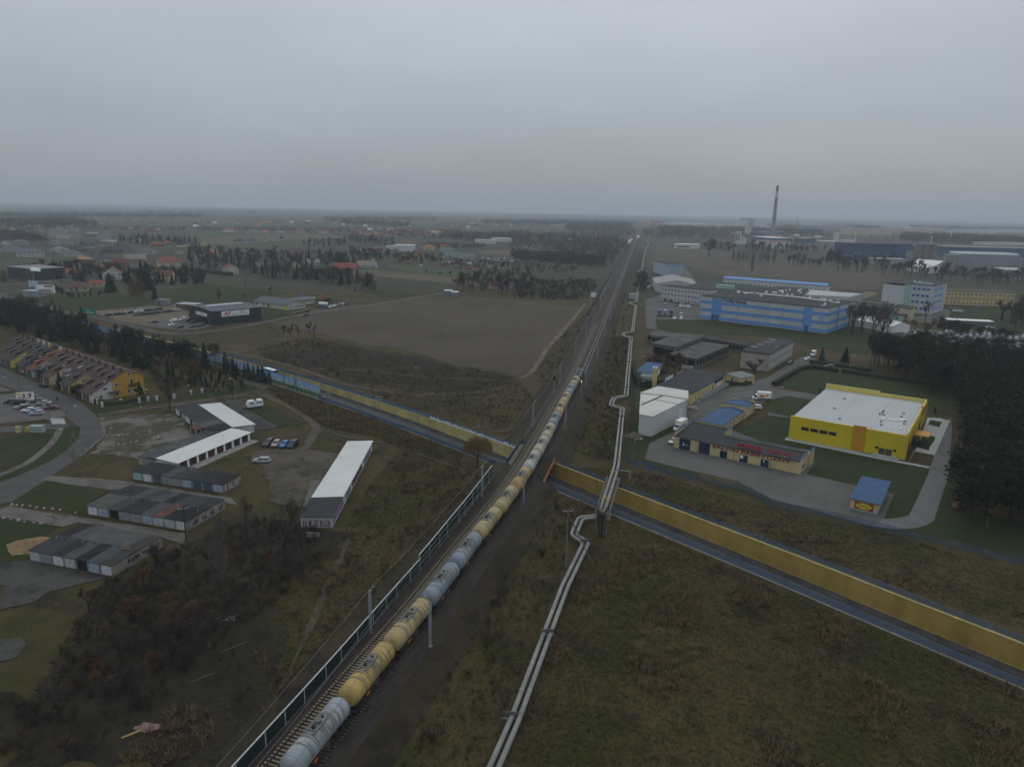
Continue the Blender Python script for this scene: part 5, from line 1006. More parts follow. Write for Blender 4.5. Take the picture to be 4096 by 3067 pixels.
# derelict halls
OLDC=M('weathered_concrete',(.17,.155,.135),.95,.3,.35,col2=(.09,.085,.075));OLDR=M('mossy_roof_sheet',(.10,.092,.084),.95,.3,.22,col2=(.052,.05,.048));HOLE=M('dark_void',(.012,.012,.012),.9)
def derelict(name,label,l,z,bays=None,wm=OLDC,rm=OLDR):
 """l: roof corners in the picture (front-left, front-right, back-right, back-left) at height z"""
 q=[P(*c,z)for c in l];t=thing(name,label,'building',(q[0].x,q[0].y,0));o0=q[0];r=[Vector((p.x-o0.x,p.y-o0.y))for p in q]
 MB().prism(r,0,z-.4).build('wall',wm,t);c=sum(r,Vector((0,0)))/4
 MB().prism([c+(p-c)*1.03 for p in r],z-.397,z).build('roof',rm,t)
 rn=random.Random(int(o0.x));u,v_=r[1]-r[0],r[3]-r[0]
 for k in range(9):
  a=r[0]+u*rn.uniform(.05,.8)+v_*rn.uniform(.05,.8);m=M('roof_patch_%d'%(k%3),((.15,.14,.13),(.06,.058,.055),(.12,.10,.085))[k%3],.95,.2,.5);du_,dv_=u*rn.uniform(.04,.14),v_*rn.uniform(.05,.16)
  MB().prism([a,a+du_,a+du_+dv_,a+dv_],z+.003,z+.02+k*.004).build('roof_sheet',m,t)
 for side,n in(bays or{}).items():
  a,b_={'f':(r[0],r[1]),'r':(r[1],r[2]),'l':(r[3],r[0])}[side];d=b_-a;nrm=Vector((d.y,-d.x)).normalized()*.05
  for k in range(n):
   p0,p1=a+d*((k+.1)/n),a+d*((k+.9)/n)
   MB().add([(p0.x+nrm.x,p0.y+nrm.y,z*.28),(p1.x+nrm.x,p1.y+nrm.y,z*.28),(p1.x+nrm.x,p1.y+nrm.y,z*.78),(p0.x+nrm.x,p0.y+nrm.y,z*.78)],[(0,1,2,3)]).build('window_opening',HOLE,t)
   MB().prism([p0-d*(.08/n)+nrm*.5,p0-d*(.02/n)+nrm*.5,p0-d*(.02/n)+nrm*5,p0-d*(.08/n)+nrm*5],0,z-.45).build('pillar',OLDC,t)
 return t
derelict('derelict_hall','tall derelict open-fronted hall with patched grey roof',[('G',1210,155),('G',1420,190),('G',1670,92),('G',1430,72)],7.0,{'f':1,'r':7})
derelict('derelict_hall','lower derelict hall with ragged roof and long window band',[('G',1362,245),('G',1592,290),('G',1870,175),('G',1640,140)],5.0,{'f':3,'r':11})
derelict('derelict_annex','long low derelict annex behind the open-fronted hall',[('G',1172,75),('G',1245,100),('G',1480,88),('G',1260,40)],4.2,{'f':2,'r':5})
derelict('derelict_wing','narrow dark-roofed wing joining the ruin to the grey block',[('G',1660,110),('G',2035,178),('G',2062,152),('G',1680,98)],4.2,{'f':12},rm=FLAT)
gb_=derelict('grey_block','grey two-storey block with white skylight rows and dark roof',[('G',1985,215),('G',2230,245),('H',222,132),('H',0,105)],8.2,{'r':0},M('grey_plaster',(.33,.31,.27),.9,.15,.2),FLAT)
q=[P('G',2230,245,8.2),P('H',222,132,8.2)];o0=Vector(gb_.location);d=q[1]-q[0];an=math.atan2(d.y,d.x)
for fl in range(2):
 for k in range(13):p=q[0]+d*((k+.5)/13)-o0;o=win(gb_,p.x,p.y,1.4+fl*3.4,2.2,1.5,'f',M('milky_glass',(.3,.32,.34),.3,.3,.8),WHITEP,2);o.rotation_euler=(0,0,an)
for k in range(12):p=P('G',2080+k*17,190-k*7+(k%3)*9,8.3)-o0;MB().box(p.x-.6,p.x+.6,p.y-.6,p.y+.6,8.2,8.6).build('skylight',M('milky_glass',(.3,.32,.34)),gb_)
p=P('G',2108,275,4);
for i,(x,y)in enumerate(((1455,372),(1478,362),(1500,378),(1530,368),(1548,380))):tag(MB().box(-1.4,1.4,-.2,.2,0,1.5).box(-1.2,1.2,.25,.6,0,1.3).build('stacked_frames',M('old_window_frames',(.4,.41,.4),.7,.3,2),None,False,P('G',x,y)+Vector((0,0,0))),'old white window frames dumped by the derelict hall, %s of five'%ORD[i].replace('nearest','first from left'),'window frames','dumped window frames')
# pharmaceutical works
FGW=M('factory_grey_white',(.42,.43,.44),.75,.08,.15);FBL=M('factory_blue',(.115,.27,.56),.7,.1,.2);FMINT=M('factory_mint',(.30,.46,.38),.8,.1);FCR=M('factory_cream',(.46,.40,.26),.85,.1)
a,b_=P('V',540,1032),P('D',500,1372);fc=frame('factory_hall','huge grey-white factory hall with blue stripes and rooftop ducts','factory',a,b_);LF=(b_-a).length;DF=50;HF=15
MB().box(.05,LF-.05,.05,DF,0,HF).build('wall',FGW,fc);MB().box(-.2,LF+.2,-.2,DF+.2,HF+.003,HF+.35).build('roof',FLAT,fc)
for z0,z1 in((.4,2.4),(5.2,7.2),(10.4,12.3)):MB().box(-.0,LF,-.06,.06,z0,z1).build('stripe',FBL,fc);MB().box(LF-.06,LF+.06,.1,DF*.98,z0,z1).build('stripe',FBL,fc)
for x0,x1 in((8.5,15),(67.5,72.5)):MB().box(x0,x1,-.14,.0,.2,14.6).build('stripe',FBL,fc)
MB().box(LF,LF+.14,17,20,.2,14.6).build('stripe',FBL,fc)
for x in(10,12.8,70):panel(fc,x,-.14,.2,2.2,3.4,M('door_dark_blue',(.04,.09,.17),.6))
for x in(26.5,46,55):MB().tube([(x,-.15,.2),(x,-.15,14.8)],.12,5).build('downpipe',GALV,fc)
text(fc,'Polfarmex',(15.5,-.2,12.7),3.3,M('sign_dark_blue',(.03,.06,.12)),shear=.2,bold=.03,sx=1.15);text(fc,'S.A.',(29.5,-.2,12.6),1.6,M('sign_dark_blue',(.03,.06,.12)),shear=.2)
MB().box(77,79.2,-.15,.0,7.9,10).build('house_number',FBL,fc);text(fc,'5',(77.7,-.18,8.2),1.9,WHITEP)
for k in range(26):
 rn=random.Random(k);x,y=(rn.uniform(3,LF-3),rn.uniform(6,DF-4))if k>12 else(LF-4-k*1.1,26+k*1.2+rn.uniform(-3,3));s_=rn.uniform(.5,1.1);MB().box(x-s_,x+s_,y-s_,y+s_,HF+.35,HF+.35+rn.uniform(.5,1.5)).build('roof_unit',(WHITEP,GALV)[k%2],fc)
dct=MB();dct.tube([(14,34,HF+1),(50,36,HF+1)],.5,6);dct.tube([(50,36,HF+1),(70,30,HF+1)],.5,6);dct.build('roof_duct',WHITEP,fc)
def office(name,label,t,xl,yl,xr,yr,h,depth,floors,nwin,wm,rm=FLAT,frm=None,band=None,win_h=1.6,ww=1.5,cat='building',rwin=0):
 a,b_=P(t,xl,yl),P(t,xr,yr);o=frame(name,label,cat,a,b_);W_=(b_-a).length
 MB().box(0,W_,0,depth,0,h).build('wall',wm,o);MB().box(-.25,W_+.25,-.25,depth+.25,h+.003,h+.3).build('roof',rm,o)
 for f in range(floors):
  z=.9+f*(h-.6)/floors
  for k in range(nwin):win(o,W_*(k+.5)/nwin,0,z,min(ww,W_/nwin*.7),win_h,'f',fr=frm or WHITEP,cols=2)
  for k in range(rwin):win(o,W_,depth*(k+.5)/rwin,z,1.4,win_h,'r',fr=frm or WHITEP,cols=2)
  if band:MB().box(.0,W_,-.03,.03,z-.1,z+win_h+.1).build('band',band,o)
 return o,W_
office('office_block','grey three-storey office block beside the factory car park','V',112,832,640,895,11.5,13,3,14,FGW)
o,W_=office('blue_roofed_block','long white block with bright blue roof behind the factory','V',805,655,1945,745,5.6,13,1,26,M('white_plaster',(.5,.51,.51),.8,.08),BLUER,win_h=1.7)
slab(o,[(-.6,-.6,5.92),(W_+.6,-.6,5.92),(W_+.6,7,7.4),(-.6,7,7.4)],.15,M('bright_blue_roof',(.09,.22,.47),.6,.1,.4));slab(o,[(-.6,7,7.4),(W_+.6,7,7.4),(W_+.6,13.6,5.92),(-.6,13.6,5.92)],.15,M('bright_blue_roof',(.09,.22,.47)))
def flatblock(name,label,l,z,wm,rm,cat='building',base=0):
 q=[P(*c,z)for c in l];t=thing(name,label,cat,(q[0].x,q[0].y,0));r=[Vector((p.x-q[0].x,p.y-q[0].y))for p in q];c=sum(r,Vector((0,0)))/len(r)
 MB().prism(r,base,z-.3).build('wall',wm,t);MB().prism([c+(p-c)*1.01 for p in r],z-.297,z).build('roof',rm,t);return t,r
t,r=flatblock('flat_roofed_plant','wide low dark flat-roofed plant between office and blue hall',[('V',330,690),('V',700,735),('V',1180,720),('V',1340,692),('V',900,640),('V',560,632)],9,FGW,FLAT)
o0=Vector(t.location);p=P('V',725,700,9)-o0;p2=P('V',925,712,9)-o0;d=p2-p;MB().prism([(p.x,p.y),(p2.x,p2.y),(p2.x-d.y*.3,p2.y+d.x*.3),(p.x-d.y*.3,p.y+d.x*.3)],9,12).build('roof_house',FMINT,t)
t,r=flatblock('flat_roofed_plant','dark flat-roofed plant with round white vents behind the factory hall',[('V',1120,745),('V',1680,790),('V',1760,720),('V',1690,690),('V',1400,680)],8,FGW,FLAT);o0=Vector(t.location)
for k in range(22):rn=random.Random(k+50);p=P('V',1260+rn.random()*420,715+rn.random()*60,8)-o0;MB().cyl(p.x,p.y,8,8.9,.9,8,.5).build('roof_vent',WHITEP,t)
def striped(name,label,l,z,rm,nwin,wm=FGW):
 t,r=flatblock(name,label,l,z,wm,rm);d=Vector((r[1].x,r[1].y,0));an=math.atan2(d.y,d.x)
 for k in range(nwin):p=d*((k+.5)/nwin);o=win(t,p.x,p.y,z*.35,1.8,1.5,'f',fr=FBL if k%3 else WHITEP,cols=2);o.rotation_euler=(0,0,an)
 return t
LTR=M('light_grey_roof',(.36,.38,.40),.7,.1,.2)
striped('pale_roofed_block','two-storey block with pale grey roof right of the vented plant',[('V',1705,770),('W',270,660),('W',415,625),('V',1730,712)],7,LTR,12)
striped('long_blue_window_block','long low block with blue window band behind the white tent',[('W',190,760),('W',700,800),('W',770,740),('W',230,700)],7,FLAT,12)
striped('mint_block','low mint-green block with dark roof just right of the factory hall',[('W',190,830),('W',860,870),('W',990,800),('W',250,790)],4,FLAT,6,FMINT)
striped('cream_entrance_block','cream block with blue corner in front of the tall white block',[('W',770,765),('W',965,800),('W',1008,765),('W',830,740)],8,FLAT,2,FCR)
flatblock('service_block','low beige service block with ducts beside the tall white block',[('W',410,690),('W',700,720),('W',850,690),('W',560,640)],6,FCR,FLAT)
flatblock('beige_annex','small beige two-storey annex left of the tall white block',[('W',418,590),('W',570,600),('W',575,585),('W',430,575)],8,FCR,FLAT)
a,b_=P('W',925,885),P('W',1165,852);tb=frame('tall_factory_block','tall white factory block with blue windows, mint stripe and roof sign','building',P('W',600,800),P('W',1165,858));W_=(P('W',1165,858)-P('W',600,800)).length
HB=20.0;MB().box(0,W_*.44,2,34,0,HB-1).build('wall',M('white_plaster',(.5,.51,.51)),tb);MB().box(W_*.44+.01,W_*.58,1.5,34,0,HB).build('mint_stripe',FMINT,tb);MB().box(W_*.58+.01,W_,0,34,0,HB+.5).build('wall',FGW,tb)
MB().box(-.2,W_*.58,1.4,34.2,HB+.003,HB+.3).build('roof',FLAT,tb);MB().box(W_*.58+.1,W_+.2,-.2,34.2,HB+.503,HB+.8).build('roof',FLAT,tb)
for f in range(4):
 for x in(.68,.86):
  MB().box(W_*x-2.6,W_*x+2.6,-.05,.05,2.6+f*4.7,4.6+f*4.7).build('band',FBL,tb);win(tb,W_*x-1.6,-.05,2.7+f*4.7,1.6,1.8);win(tb,W_*x+1.6,-.05,2.7+f*4.7,1.6,1.8)
 for y in(6,14,22):MB().box(W_-.05,W_+.05,y-2.6,y+2.6,2.6+f*4.7,4.6+f*4.7).build('band',FBL,tb)
text(tb,'Polfarmex',(W_*.55,6,HB+.9),3.2,WHITEP,bold=.03);MB().box(W_*.9,W_*.94,-.08,0,8.4,10.3).build('house_number',FBL,tb)
office('yellow_office_row','long yellow three-storey building right of the white factory block','W',1242,742,2085,770,11,14,3,19,M('faded_yellow_render',(.48,.39,.17),.85,.12,.2),M('old_brown_roof',(.09,.08,.075),.9,.2),win_h=1.7)
o=thing('pitched_workshop','pale-roofed workshop at the left end of the factory','building',P('V',60,740),-8);gable(o,0,36,0,60,7,3.5,FGW,M('pale_corrugated',(.30,.29,.28),.8,.15,.3),'y')
o,W_=office('striped_plant','pale blue-grey plant with steam rising from its roof','V',152,560,352,562,13,40,1,0,M('pale_blue_wall',(.36,.40,.46),.8,.1));MB().box(W_*.05,W_*.95,-.1,.05,10.2,11.6).build('stripe',FBL,o);panel(o,W_*.6,0,.1,W_*.55,9,M('pale_blue_door',(.32,.37,.44),.7),ribs=0)
flatblock('rear_plant','white low plant behind the steaming roof',[('V',150,450),('V',320,458),('V',310,432),('V',170,426)],9,FGW,LTR)
def tent(label,A2,B2,depth,h,rh):
 a,b_=P(*A2),P(*B2);t=frame('storage_tent',label,'tent',a,b_);gable(t,0,(b_-a).length,0,depth,h,rh,M('tent_fabric',(.60,.61,.60),.7,.06),M('tent_roof_fabric',(.66,.67,.67),.6,.05),'x',.1)
tent('white storage tent behind the row of bare trees',('W',330,985),('W',740,1062),15,4,2.2)
tent('large white marquee hall in front of the grain silos',('W',905,372),('W',1180,398),40,7,8)
gh=thing('bus_shelter_hut','long low white-roofed shelter by the factory lawn','shelter',P('W',1368,972),-12);MB().box(0,26,0,7,0,3.2).build('wall',M('dark_grey_wall',(.12,.13,.14),.8),gh);MB().box(-.5,26.5,-.5,7.5,3.203,3.6).build('roof',WHITEP,gh)
for i,x in enumerate((1270,1320,1372)):box_truck('parked %s delivery lorry in the works yard, %s of three'%(('dark blue','patterned','navy')[i],('left','middle','right')[i]),P('C',x,1020),P('C',x+4,985),M('lorry_box_%d'%i,((.06,.09,.2),(.3,.3,.36),(.05,.07,.17))[i],.6,.3,1),'dark grey',9,H=3.9)
box_truck('green rubbish lorry on the lane behind the plant',P('C',1520,625),P('C',1523,595),M('lorry_green',(.05,.14,.1)),'green',9,H=3.6)
car('bigvan','silver','C',(1462,1018),(1456,1000),'silver van in the works yard');car('hatch','white','C',(1390,1036),(1418,1026),'white car at the edge of the works yard');car('hatch','white','C',(1460,1040),(1460,1022),'white car in front of the silver van');car('estate','white','C',(1168,760),(1205,756),'white car on the grass left of the office block')
for i,(x,y,c)in enumerate(((1328,908,'silver'),(1422,916,'grey'),(1435,898,'black'),(1458,912,'white'),(1462,928,'white'),(1488,918,'silver'),(1497,930,'white'),(1500,900,'grey'),(1520,906,'black'),(1522,920,'white'),(1534,934,'white'),(1330,872,'dark grey'),(1372,880,'dark grey'))):
 p=P('C',x,y);car_at(('hatch','sedan','estate')[i%3],c,p.x,p.y,math.radians(140),'%s car outside the office block, %s in the row'%(c,ORD[i].replace('nearest','first')),'cars outside the office block')
rn=random.Random(21);k=0;used={}
lot=[p if isinstance(p,Vector)else P(*p)for p in[('D',1590,1352),('D',2250,1400),('D',2300,1575),('D',1700,1575),('D',1540,1500),('D',1600,1420)]]
for row in range(11):
 for cc in range(13):
  u,v_=cc/12,row/10;p=(lot[0].lerp(lot[1],u)).lerp(lot[4].lerp(lot[2],u),v_);p=p+Vector((rn.uniform(-.6,.6),rn.uniform(-.6,.6),0))
  if rn.random()<.12:continue
  c=rn.choice(['white','white','silver','silver','dark grey','black','grey','light blue','dark red','white','red'])
  car_at(rn.choice(['hatch','sedan','suv','estate']),c,p.x,p.y,math.radians(150+rn.uniform(-4,4)),'%s car parked in the crowded car park beyond the pines'%c,'crowded car park beyond the pines: '+c)
for i,(x,y,c)in enumerate(((1188,1340,'white'),(1190,1372,'white'),(1248,1358,'dark grey'),(1270,1380,'white'),(1290,1358,'grey'),(1310,1380,'black'),(1345,1365,'silver'),(1400,1370,'dark red'),(1420,1390,'black'),(1448,1365,'grey'),(1465,1400,'white'),(1487,1375,'silver'),(1541,1362,'white'),(1583,1365,'white'))):
 p=P('D',x,y);car_at(('hatch','suv','sedan')[i%3],c,p.x,p.y,math.radians(150),'%s car in the short row behind the bare tree line, %s from left'%(c,ORD[i].replace('nearest','first')),'cars behind the bare tree line')
for i,(x,y,c)in enumerate(((1385,745,'white'),(1450,825,'white'),(1505,828,'white'),(1412,800,'grey'),(1470,802,'grey'),(1290,738,'red'),(1690,770,'light blue'),(1835,1010,'white'))):
 p=P('W',x,y);car_at('sedan',c,p.x,p.y,math.radians(80),'%s car near the yellow three-storey building, %s listed from left'%(c,ORD[i].replace('nearest','first')),'cars by the yellow building')
 # far industry
CH=P('Z',622,262);chh=HT('Z',622,262,-55)
HT_top=P('D',80,90,0)
def chimney_top():
 yt=700*.54004+92/4;lo_,hi_=0,400
 for _ in range(40):
  m=(lo_+hi_)/2
  if projy((CH.x,CH.y,m))>yt:lo_=m
  else:hi_=m
 return lo_
HC=chimney_top();ck=thing('factory_chimney','tall concrete chimney with red and white bands at the top','chimney',(CH.x,CH.y,0));rc=HC*.042
for f0,f1,m in((0,.30,'c1'),(.30,.64,'c2'),(.64,.77,'r'),(.77,.88,'w'),(.88,.99,'r'),(.99,1.0,'w')):
 rad=lambda f:rc*(1-.42*f);MB().cyl(0,0,HC*f0+.01,HC*f1,rad(f0),20,rad(f1)).build('shaft_band',{'c1':M('chimney_concrete',(.26,.24,.215),.9,.1),'c2':M('chimney_grey',(.21,.205,.2),.9,.1),'r':M('chimney_red',(.28,.09,.08),.8,.1),'w':M('chimney_white',(.5,.5,.5),.8,.1)}[m],ck)
for f in(.35,.6,.985):MB().cyl(0,0,HC*f,HC*f+1.5,rc*(1.2-.42*f),16).build('gallery',STEELD,ck)
def boxb(name,label,t,xl,yl,xr,yr,h,depth,wm,rm=None,cat='building'):
 a,b_=P(t,xl,yl),P(t,xr,yr);o=frame(name,label,cat,a,b_);W_=(b_-a).length;MB().box(0,W_,0,depth,0,h).build('wall',wm,o);MB().box(-.4,W_+.4,-.4,depth+.4,h+.003,h+.5).build('roof',rm or LTR,o);return o,W_
WP=M('white_plaster',(.5,.51,.51));DBL=M('deep_blue_cladding',(.045,.08,.15),.7,.15,.1);SILO=M('silo_concrete',(.19,.17,.145),.9,.15,.06)
o,W_=boxb('white_shed','white metal shed with long window beyond the heath','V',262,258,520,268,8,40,WP,WHR);win(o,W_*.4,0,2.5,W_*.55,2.5,'f')
o,W_=boxb('white_tower_mill','white mill with red-topped tower near the chimney','V',938,212,1055,216,14,25,WP);MB().box(0,W_*.5,-1,20,0,30).build('tower',WP,o);MB().box(-.5,W_*.5+.5,-1.5,20.5,30,33).build('tower_top',M('mill_red',(.25,.08,.07)),o)
for k in range(3):win(o,W_*(.1+.14*k),-1,8,1.8,16,'f')
o,W_=boxb('white_depot','long white depot with brown roof edge before the chimney','V',1205,262,1550,272,15,60,WP,M('depot_brown',(.2,.1,.08)))
for x in(.62,.88):MB().box(W_*x-2,W_*x+2,-.3,.1,0,14).build('gate',DBL,o)
boxb('blue_depot','blue hall with pale roof at the foot of the chimney','V',1300,200,1570,205,12,120,DBL,WHR)
boxb('white_block','small white square block on the far plain left of the chimney','V',1068,118,1114,119,28,30,WP);boxb('white_silo_house','white silo house with low annex right of the chimney','V',2022,212,2082,214,26,40,WP);boxb('white_annex','low white annex beside the white silo house','V',2084,220,2160,224,12,40,WP)
o,W_=boxb('blue_mill','dark blue grain mill hall left of the concrete silos','D',640,735,1228,745,26,30,DBL,M('mill_roof_brown',(.07,.062,.058),.9))
for k in range(5):MB().box(W_*(.03+.13*k),W_*(.14+.13*k),-.4,.1,6+k%2*4,9+k%2*4).build('facade_band',M('mid_blue',(.10,.2,.36)),o)
MB().box(W_*.73,W_*1.0,-6,40,0,24).build('wall',M('mid_blue2',(.05,.10,.20)),o)
s0=P('D',1285,762);W1=P('D',1462,766)-s0;rS=W1.length/6*1.06;hS=HT('D',1285,762,606)
sl=thing('grain_silos','row of three massive round concrete grain silos','silo',s0)
for k in range(3):c=W1*((k+.35)/3);MB().cyl(c.x,c.y+rS,0,hS,rS,24).build('silo',SILO,sl);MB().cyl(c.x,c.y+rS,hS+.01,hS+1,rS*1.02,24).build('silo_rim',M('silo_rim',(.14,.13,.12)),sl)
STL=M('corrugated_steel',(.27,.28,.30),.6,.15,.3,streak=(3,3,.02))
for j,(xa,xb,yb,yt,n)in enumerate(((1500,1635,850,690,6),(2152,2290,870,722,6),(1178,1240,760,660,3))):
 a,b_=P('D',xa,yb),P('D',xb,yb+2);t=thing('steel_silos',('row of slim steel silos beside the white marquee','row of steel silos at the right edge of the picture','cluster of slim dark silos left of the concrete silos')[j],'silo',a);h=HT('D',xa,yb,yt);r_=(b_-a).length/n/2
 for k in range(n):
  c=(b_-a)*((k+.5)/n);o=MB().cyl(c.x,c.y,0,h,r_*.95,14).build('silo',STL,t);MB().cyl(c.x,c.y,h,h*1.05,r_*.95,14,r_*.2).build('cone',STL,o)
o,W_=boxb('grey_warehouse','long grey warehouse with rows of pale roof vents','D',1632,850,2150,866,24,36,M('warehouse_grey',(.25,.27,.295),.75,.12,.08))
for k in range(14):
 for j in range(4):MB().box(W_*(k+.2)/14,W_*(k+.75)/14,3+j*8.5,7+j*8.5,24.5,26.2).build('roof_vent',WHITEP,o)
boxb('blue_warehouse','very long blue warehouse far behind the grey warehouse','D',1490,705,2300,725,18,25,M('mid_blue3',(.055,.09,.16),.7,.15,.05))
boxb('grey_store','pale grey store at the right edge before the silos','D',2040,905,2300,912,11,40,M('warehouse_grey',(.25,.27,.295)))
office('dark_office','dark low office with white window row on the right','D',1890,905,2036,912,8,14,1,8,M('dark_grey_wall',(.12,.13,.14)))
boxb('low_grey_hall','low grey hall with pale roof in front of the blue mill','D',410,605,580,612,9,60,M('warehouse_grey',(.25,.27,.295)));boxb('low_blue_hall','low blue hall beyond the white depot','D',230,585,335,590,12,50,DBL)
boxb('pale_row','low pale buildings under the blue mill','D',900,770,1180,778,8,20,M('warehouse_grey',(.25,.27,.295)))
for i,(x0,x1,yb,h,dp,m,lab)in enumerate(((20,280,202,14,150,WP,'flat white far warehouse left of the chimney'),(110,470,196,34,200,WP,'large white far factory left of the chimney'),(420,505,196,44,120,M('warehouse_grey',(.25,.27,.295)),'grey tower block of the far white factory'),(500,582,194,42,150,WP,'tall white end of the far factory'),(2055,2180,0,0,0,None,''),(1270,1490,197,18,100,WP,'thin white far hall on the right horizon'),(1450,1720,238,20,100,FCR,'cream and white far hall beyond the dark wood'),(1100,1380,252,24,40,FCR,'far beige apartment row'),(1870,2040,248,16,120,WP,'white far hall behind the dark wood'),(2090,2240,240,16,120,WP,'white far hall at the right picture edge'),(790,850,195,16,80,WP,'pale far hall just right of the chimney'),(860,1130,222,22,80,M('warehouse_grey',(.25,.27,.295)),'grey far industrial row right of the chimney'),(540,620,216,14,60,WP,'white far shed beside the chimney base'),(540,760,250,9,60,DBL,'long low blue-grey far shed behind the chimney'),(1950,2240,318,7,30,WP,'long thin white roof at the right edge'))):
 if m is None:continue
 boxb('far_hall',lab,'Z',x0,yb,x1,yb+2,h,dp,m)
a=P('Y',2060,182);o,W_=boxb('orange_far_hall','faint orange far hall at the end of the railway','Y',2058,186,2130,188,24,60,M('far_orange',(.4,.13,.06)))
for i,(x,yb,yt)in enumerate(((1140,305,245),(1745,292,245),(1622,312,268))):
 p=P('Z',x,yb);h=HT('Z',x,yb,yt);t=thing('floodlight_mast','tall white floodlight mast, %s of three on the right'%('left','right','middle')[i],'mast',p);MB().cyl(0,0,0,h,1.1,8,.7).build('pole',WHITEP,t);MB().box(-2.2,2.2,-1,1,h,h+2).build('light_head',WHITEP,t)
for i,(t_,x,yb,yt,lab)in enumerate((('Z',775,190,142,'dark slim far chimney right of the tall chimney'),('V',1160,550,330,'slim grey pole on the heath behind the blue roof'),('V',95,520,298,'tall pale lamp mast beside the plant'),('V',45,1100,880,'grey lamp mast in the works yard'))):
 p=P(t_,x,yb);h=HT(t_,x,yb,yt);t=thing('slim_mast',lab,'mast',p);MB().cyl(0,0,0,h,.22 if t_=='V' else 3,8,.12 if t_=='V' else 2).build('pole',GALV if t_=='V' else STEELD,t);MB().box(-.5,.5,-.3,.3,h,h+.3).build('head',GALV,t)
 # lock-up garages on the left
GWALL=M('garage_plaster',(.26,.245,.21),.95,.25,.4,col2=(.14,.135,.12));BIT=[M('bitumen_%d'%i,c,.85,.2,.4)for i,c in enumerate(((.024,.024,.026),(.038,.040,.044),(.060,.064,.069),(.046,.043,.040),(.031,.030,.030),(.072,.076,.072),(.017,.016,.017)))]
REDR=M('red_oxide_roof',(.115,.05,.042),.85,.25,.5);WROOF=M('white_corrugated_roof',(.60,.61,.59),.6,.06,.2)
DOORC={'w':(.52,.54,.55),'b':(.30,.37,.45),'g':(.22,.25,.27),'k':(.014,.018,.018),'m':(.27,.43,.38),'d':(.075,.10,.125),'l':(.38,.42,.46),'n':(.05,.028,.022),'c':(.40,.41,.38)}
def dm(c):return M('garage_door_'+c,DOORC[c],.6,.15,.6)
GRAF=['graffiti_magenta','graffiti_teal','graffiti_black']
def graffiti(par,face,x,y0,y1,z0,z1,n,cols,seed):
 rn=random.Random(seed)
 for k in range(n):
  u=y0+(y1-y0)*(k+rn.uniform(.1,.5))/n;hgt=(z1-z0)*rn.uniform(.5,.95);wd=(y1-y0)/n*rn.uniform(.5,.85);z=z0+rn.uniform(0,.15);m=M('spray_%d'%(k%len(cols)+10*seed),cols[k%len(cols)],.7,.3,2)
  b=MB();pts_=[(0,0),(wd*.2,hgt),(wd*.45,hgt*.3),(wd*.7,hgt),(wd,hgt*.1),(wd*.6,hgt*.55),(wd*.1,hgt*.5)];rn.shuffle(pts_)
  for i in range(len(pts_)-1):
   a,c=pts_[i],pts_[i+1]
   if face=='r':b.bar((x+.03,u+a[0],z+a[1]),(x+.03,u+c[0],z+c[1]),.13)
   else:b.bar((u+a[0],x-.03,z+a[1]),(u+c[0],x-.03,z+c[1]),.13)
  b.build('graffiti',m,par)
def garages(label,p,deg,L,dp,doors,h=2.15,ridge=.28,roofs=(),back=(),rside=None,seed=1,chim=True):
 t=frame('garage_row',label,'garages',p,deg=deg);n=len(doors);w=L/n;mid=dp/2 if back else dp;zr_=h+ridge;rn=random.Random(seed)
 MB().prism([(0,0),(L,0),(L,dp),(0,dp)],0,h-.02).build('wall',GWALL,t)
 for i in range(n):
  panel(t,(i+.5)*w,0,.08,w*.80,1.92,dm(doors[i]),'f','door',.05,2)
  if doors[i]!='k':MB().box((i+.5)*w-.03,(i+.5)*w+.03,-.1,-.04,.9,1.15).box((i+.5)*w-.12,(i+.5)*w+.12,-.1,-.04,1.12,1.16).build('handle',STEELD,t)
  m=roofs[i%len(roofs)]if roofs else rn.choice(BIT);e=rn.uniform(0,.03)
  slab(t,[(i*w+.005-(.12 if i==0 else 0),-.22,h+e),((i+1)*w-.005+(.12 if i==n-1 else 0),-.22,h+e),((i+1)*w-.005+(.12 if i==n-1 else 0),mid-.004,zr_+e),(i*w+.005-(.12 if i==0 else 0),mid-.004,zr_+e)],.1,m,False,'roof_panel')
  if back:
   m=back[i%len(back)];slab(t,[(i*w+.005,mid+.004,zr_+e),((i+1)*w-.005,mid+.004,zr_+e),((i+1)*w-.005,dp+.2,h+e),(i*w+.005,dp+.2,h+e)],.1,m,False,'roof_panel')
  if chim and rn.random()<.75:MB().cyl((i+.5)*w+rn.uniform(-.6,.6),mid-rn.uniform(.5,1.6),h+.1,h+ridge+.55,.08,6).build('vent_pipe',(GALV,STEELD)[i%2],t)
 return t
B_=BIT
gA=garages('nearest double garage row with patchwork felt roof at the lower left',P('I',262,735),-16.1,20,12.5,'lgwckbw',roofs=[B_[1],B_[1],B_[0],B_[2],B_[6],B_[2],B_[3]],back=[B_[6],B_[2],B_[5],B_[5],B_[5],B_[5],B_[3]],seed=3)
graffiti(gA,'r',20,3.5,6.5,.8,1.9,4,[(.03,.03,.04)],3)
MB().box(17.2,19.6,5.2,5.9,2.62,2.66).build('roof_patch',REDR,gA)
gB=garages('middle double garage row with one rusty red roof bay',P('I',762,338),-16.2,26.6,12.3,'wbkggbllw',roofs=[B_[5],B_[5],B_[3],B_[0],B_[0],B_[2],REDR,B_[6],B_[6]],back=[B_[0],B_[4],B_[2],B_[1],B_[2],B_[6],B_[3],B_[1],B_[4]],seed=5)
graffiti(gB,'r',26.6,.8,11.5,.4,1.9,12,[(.35,.38,.42),(.16,.05,.12),(.04,.05,.07)],4)
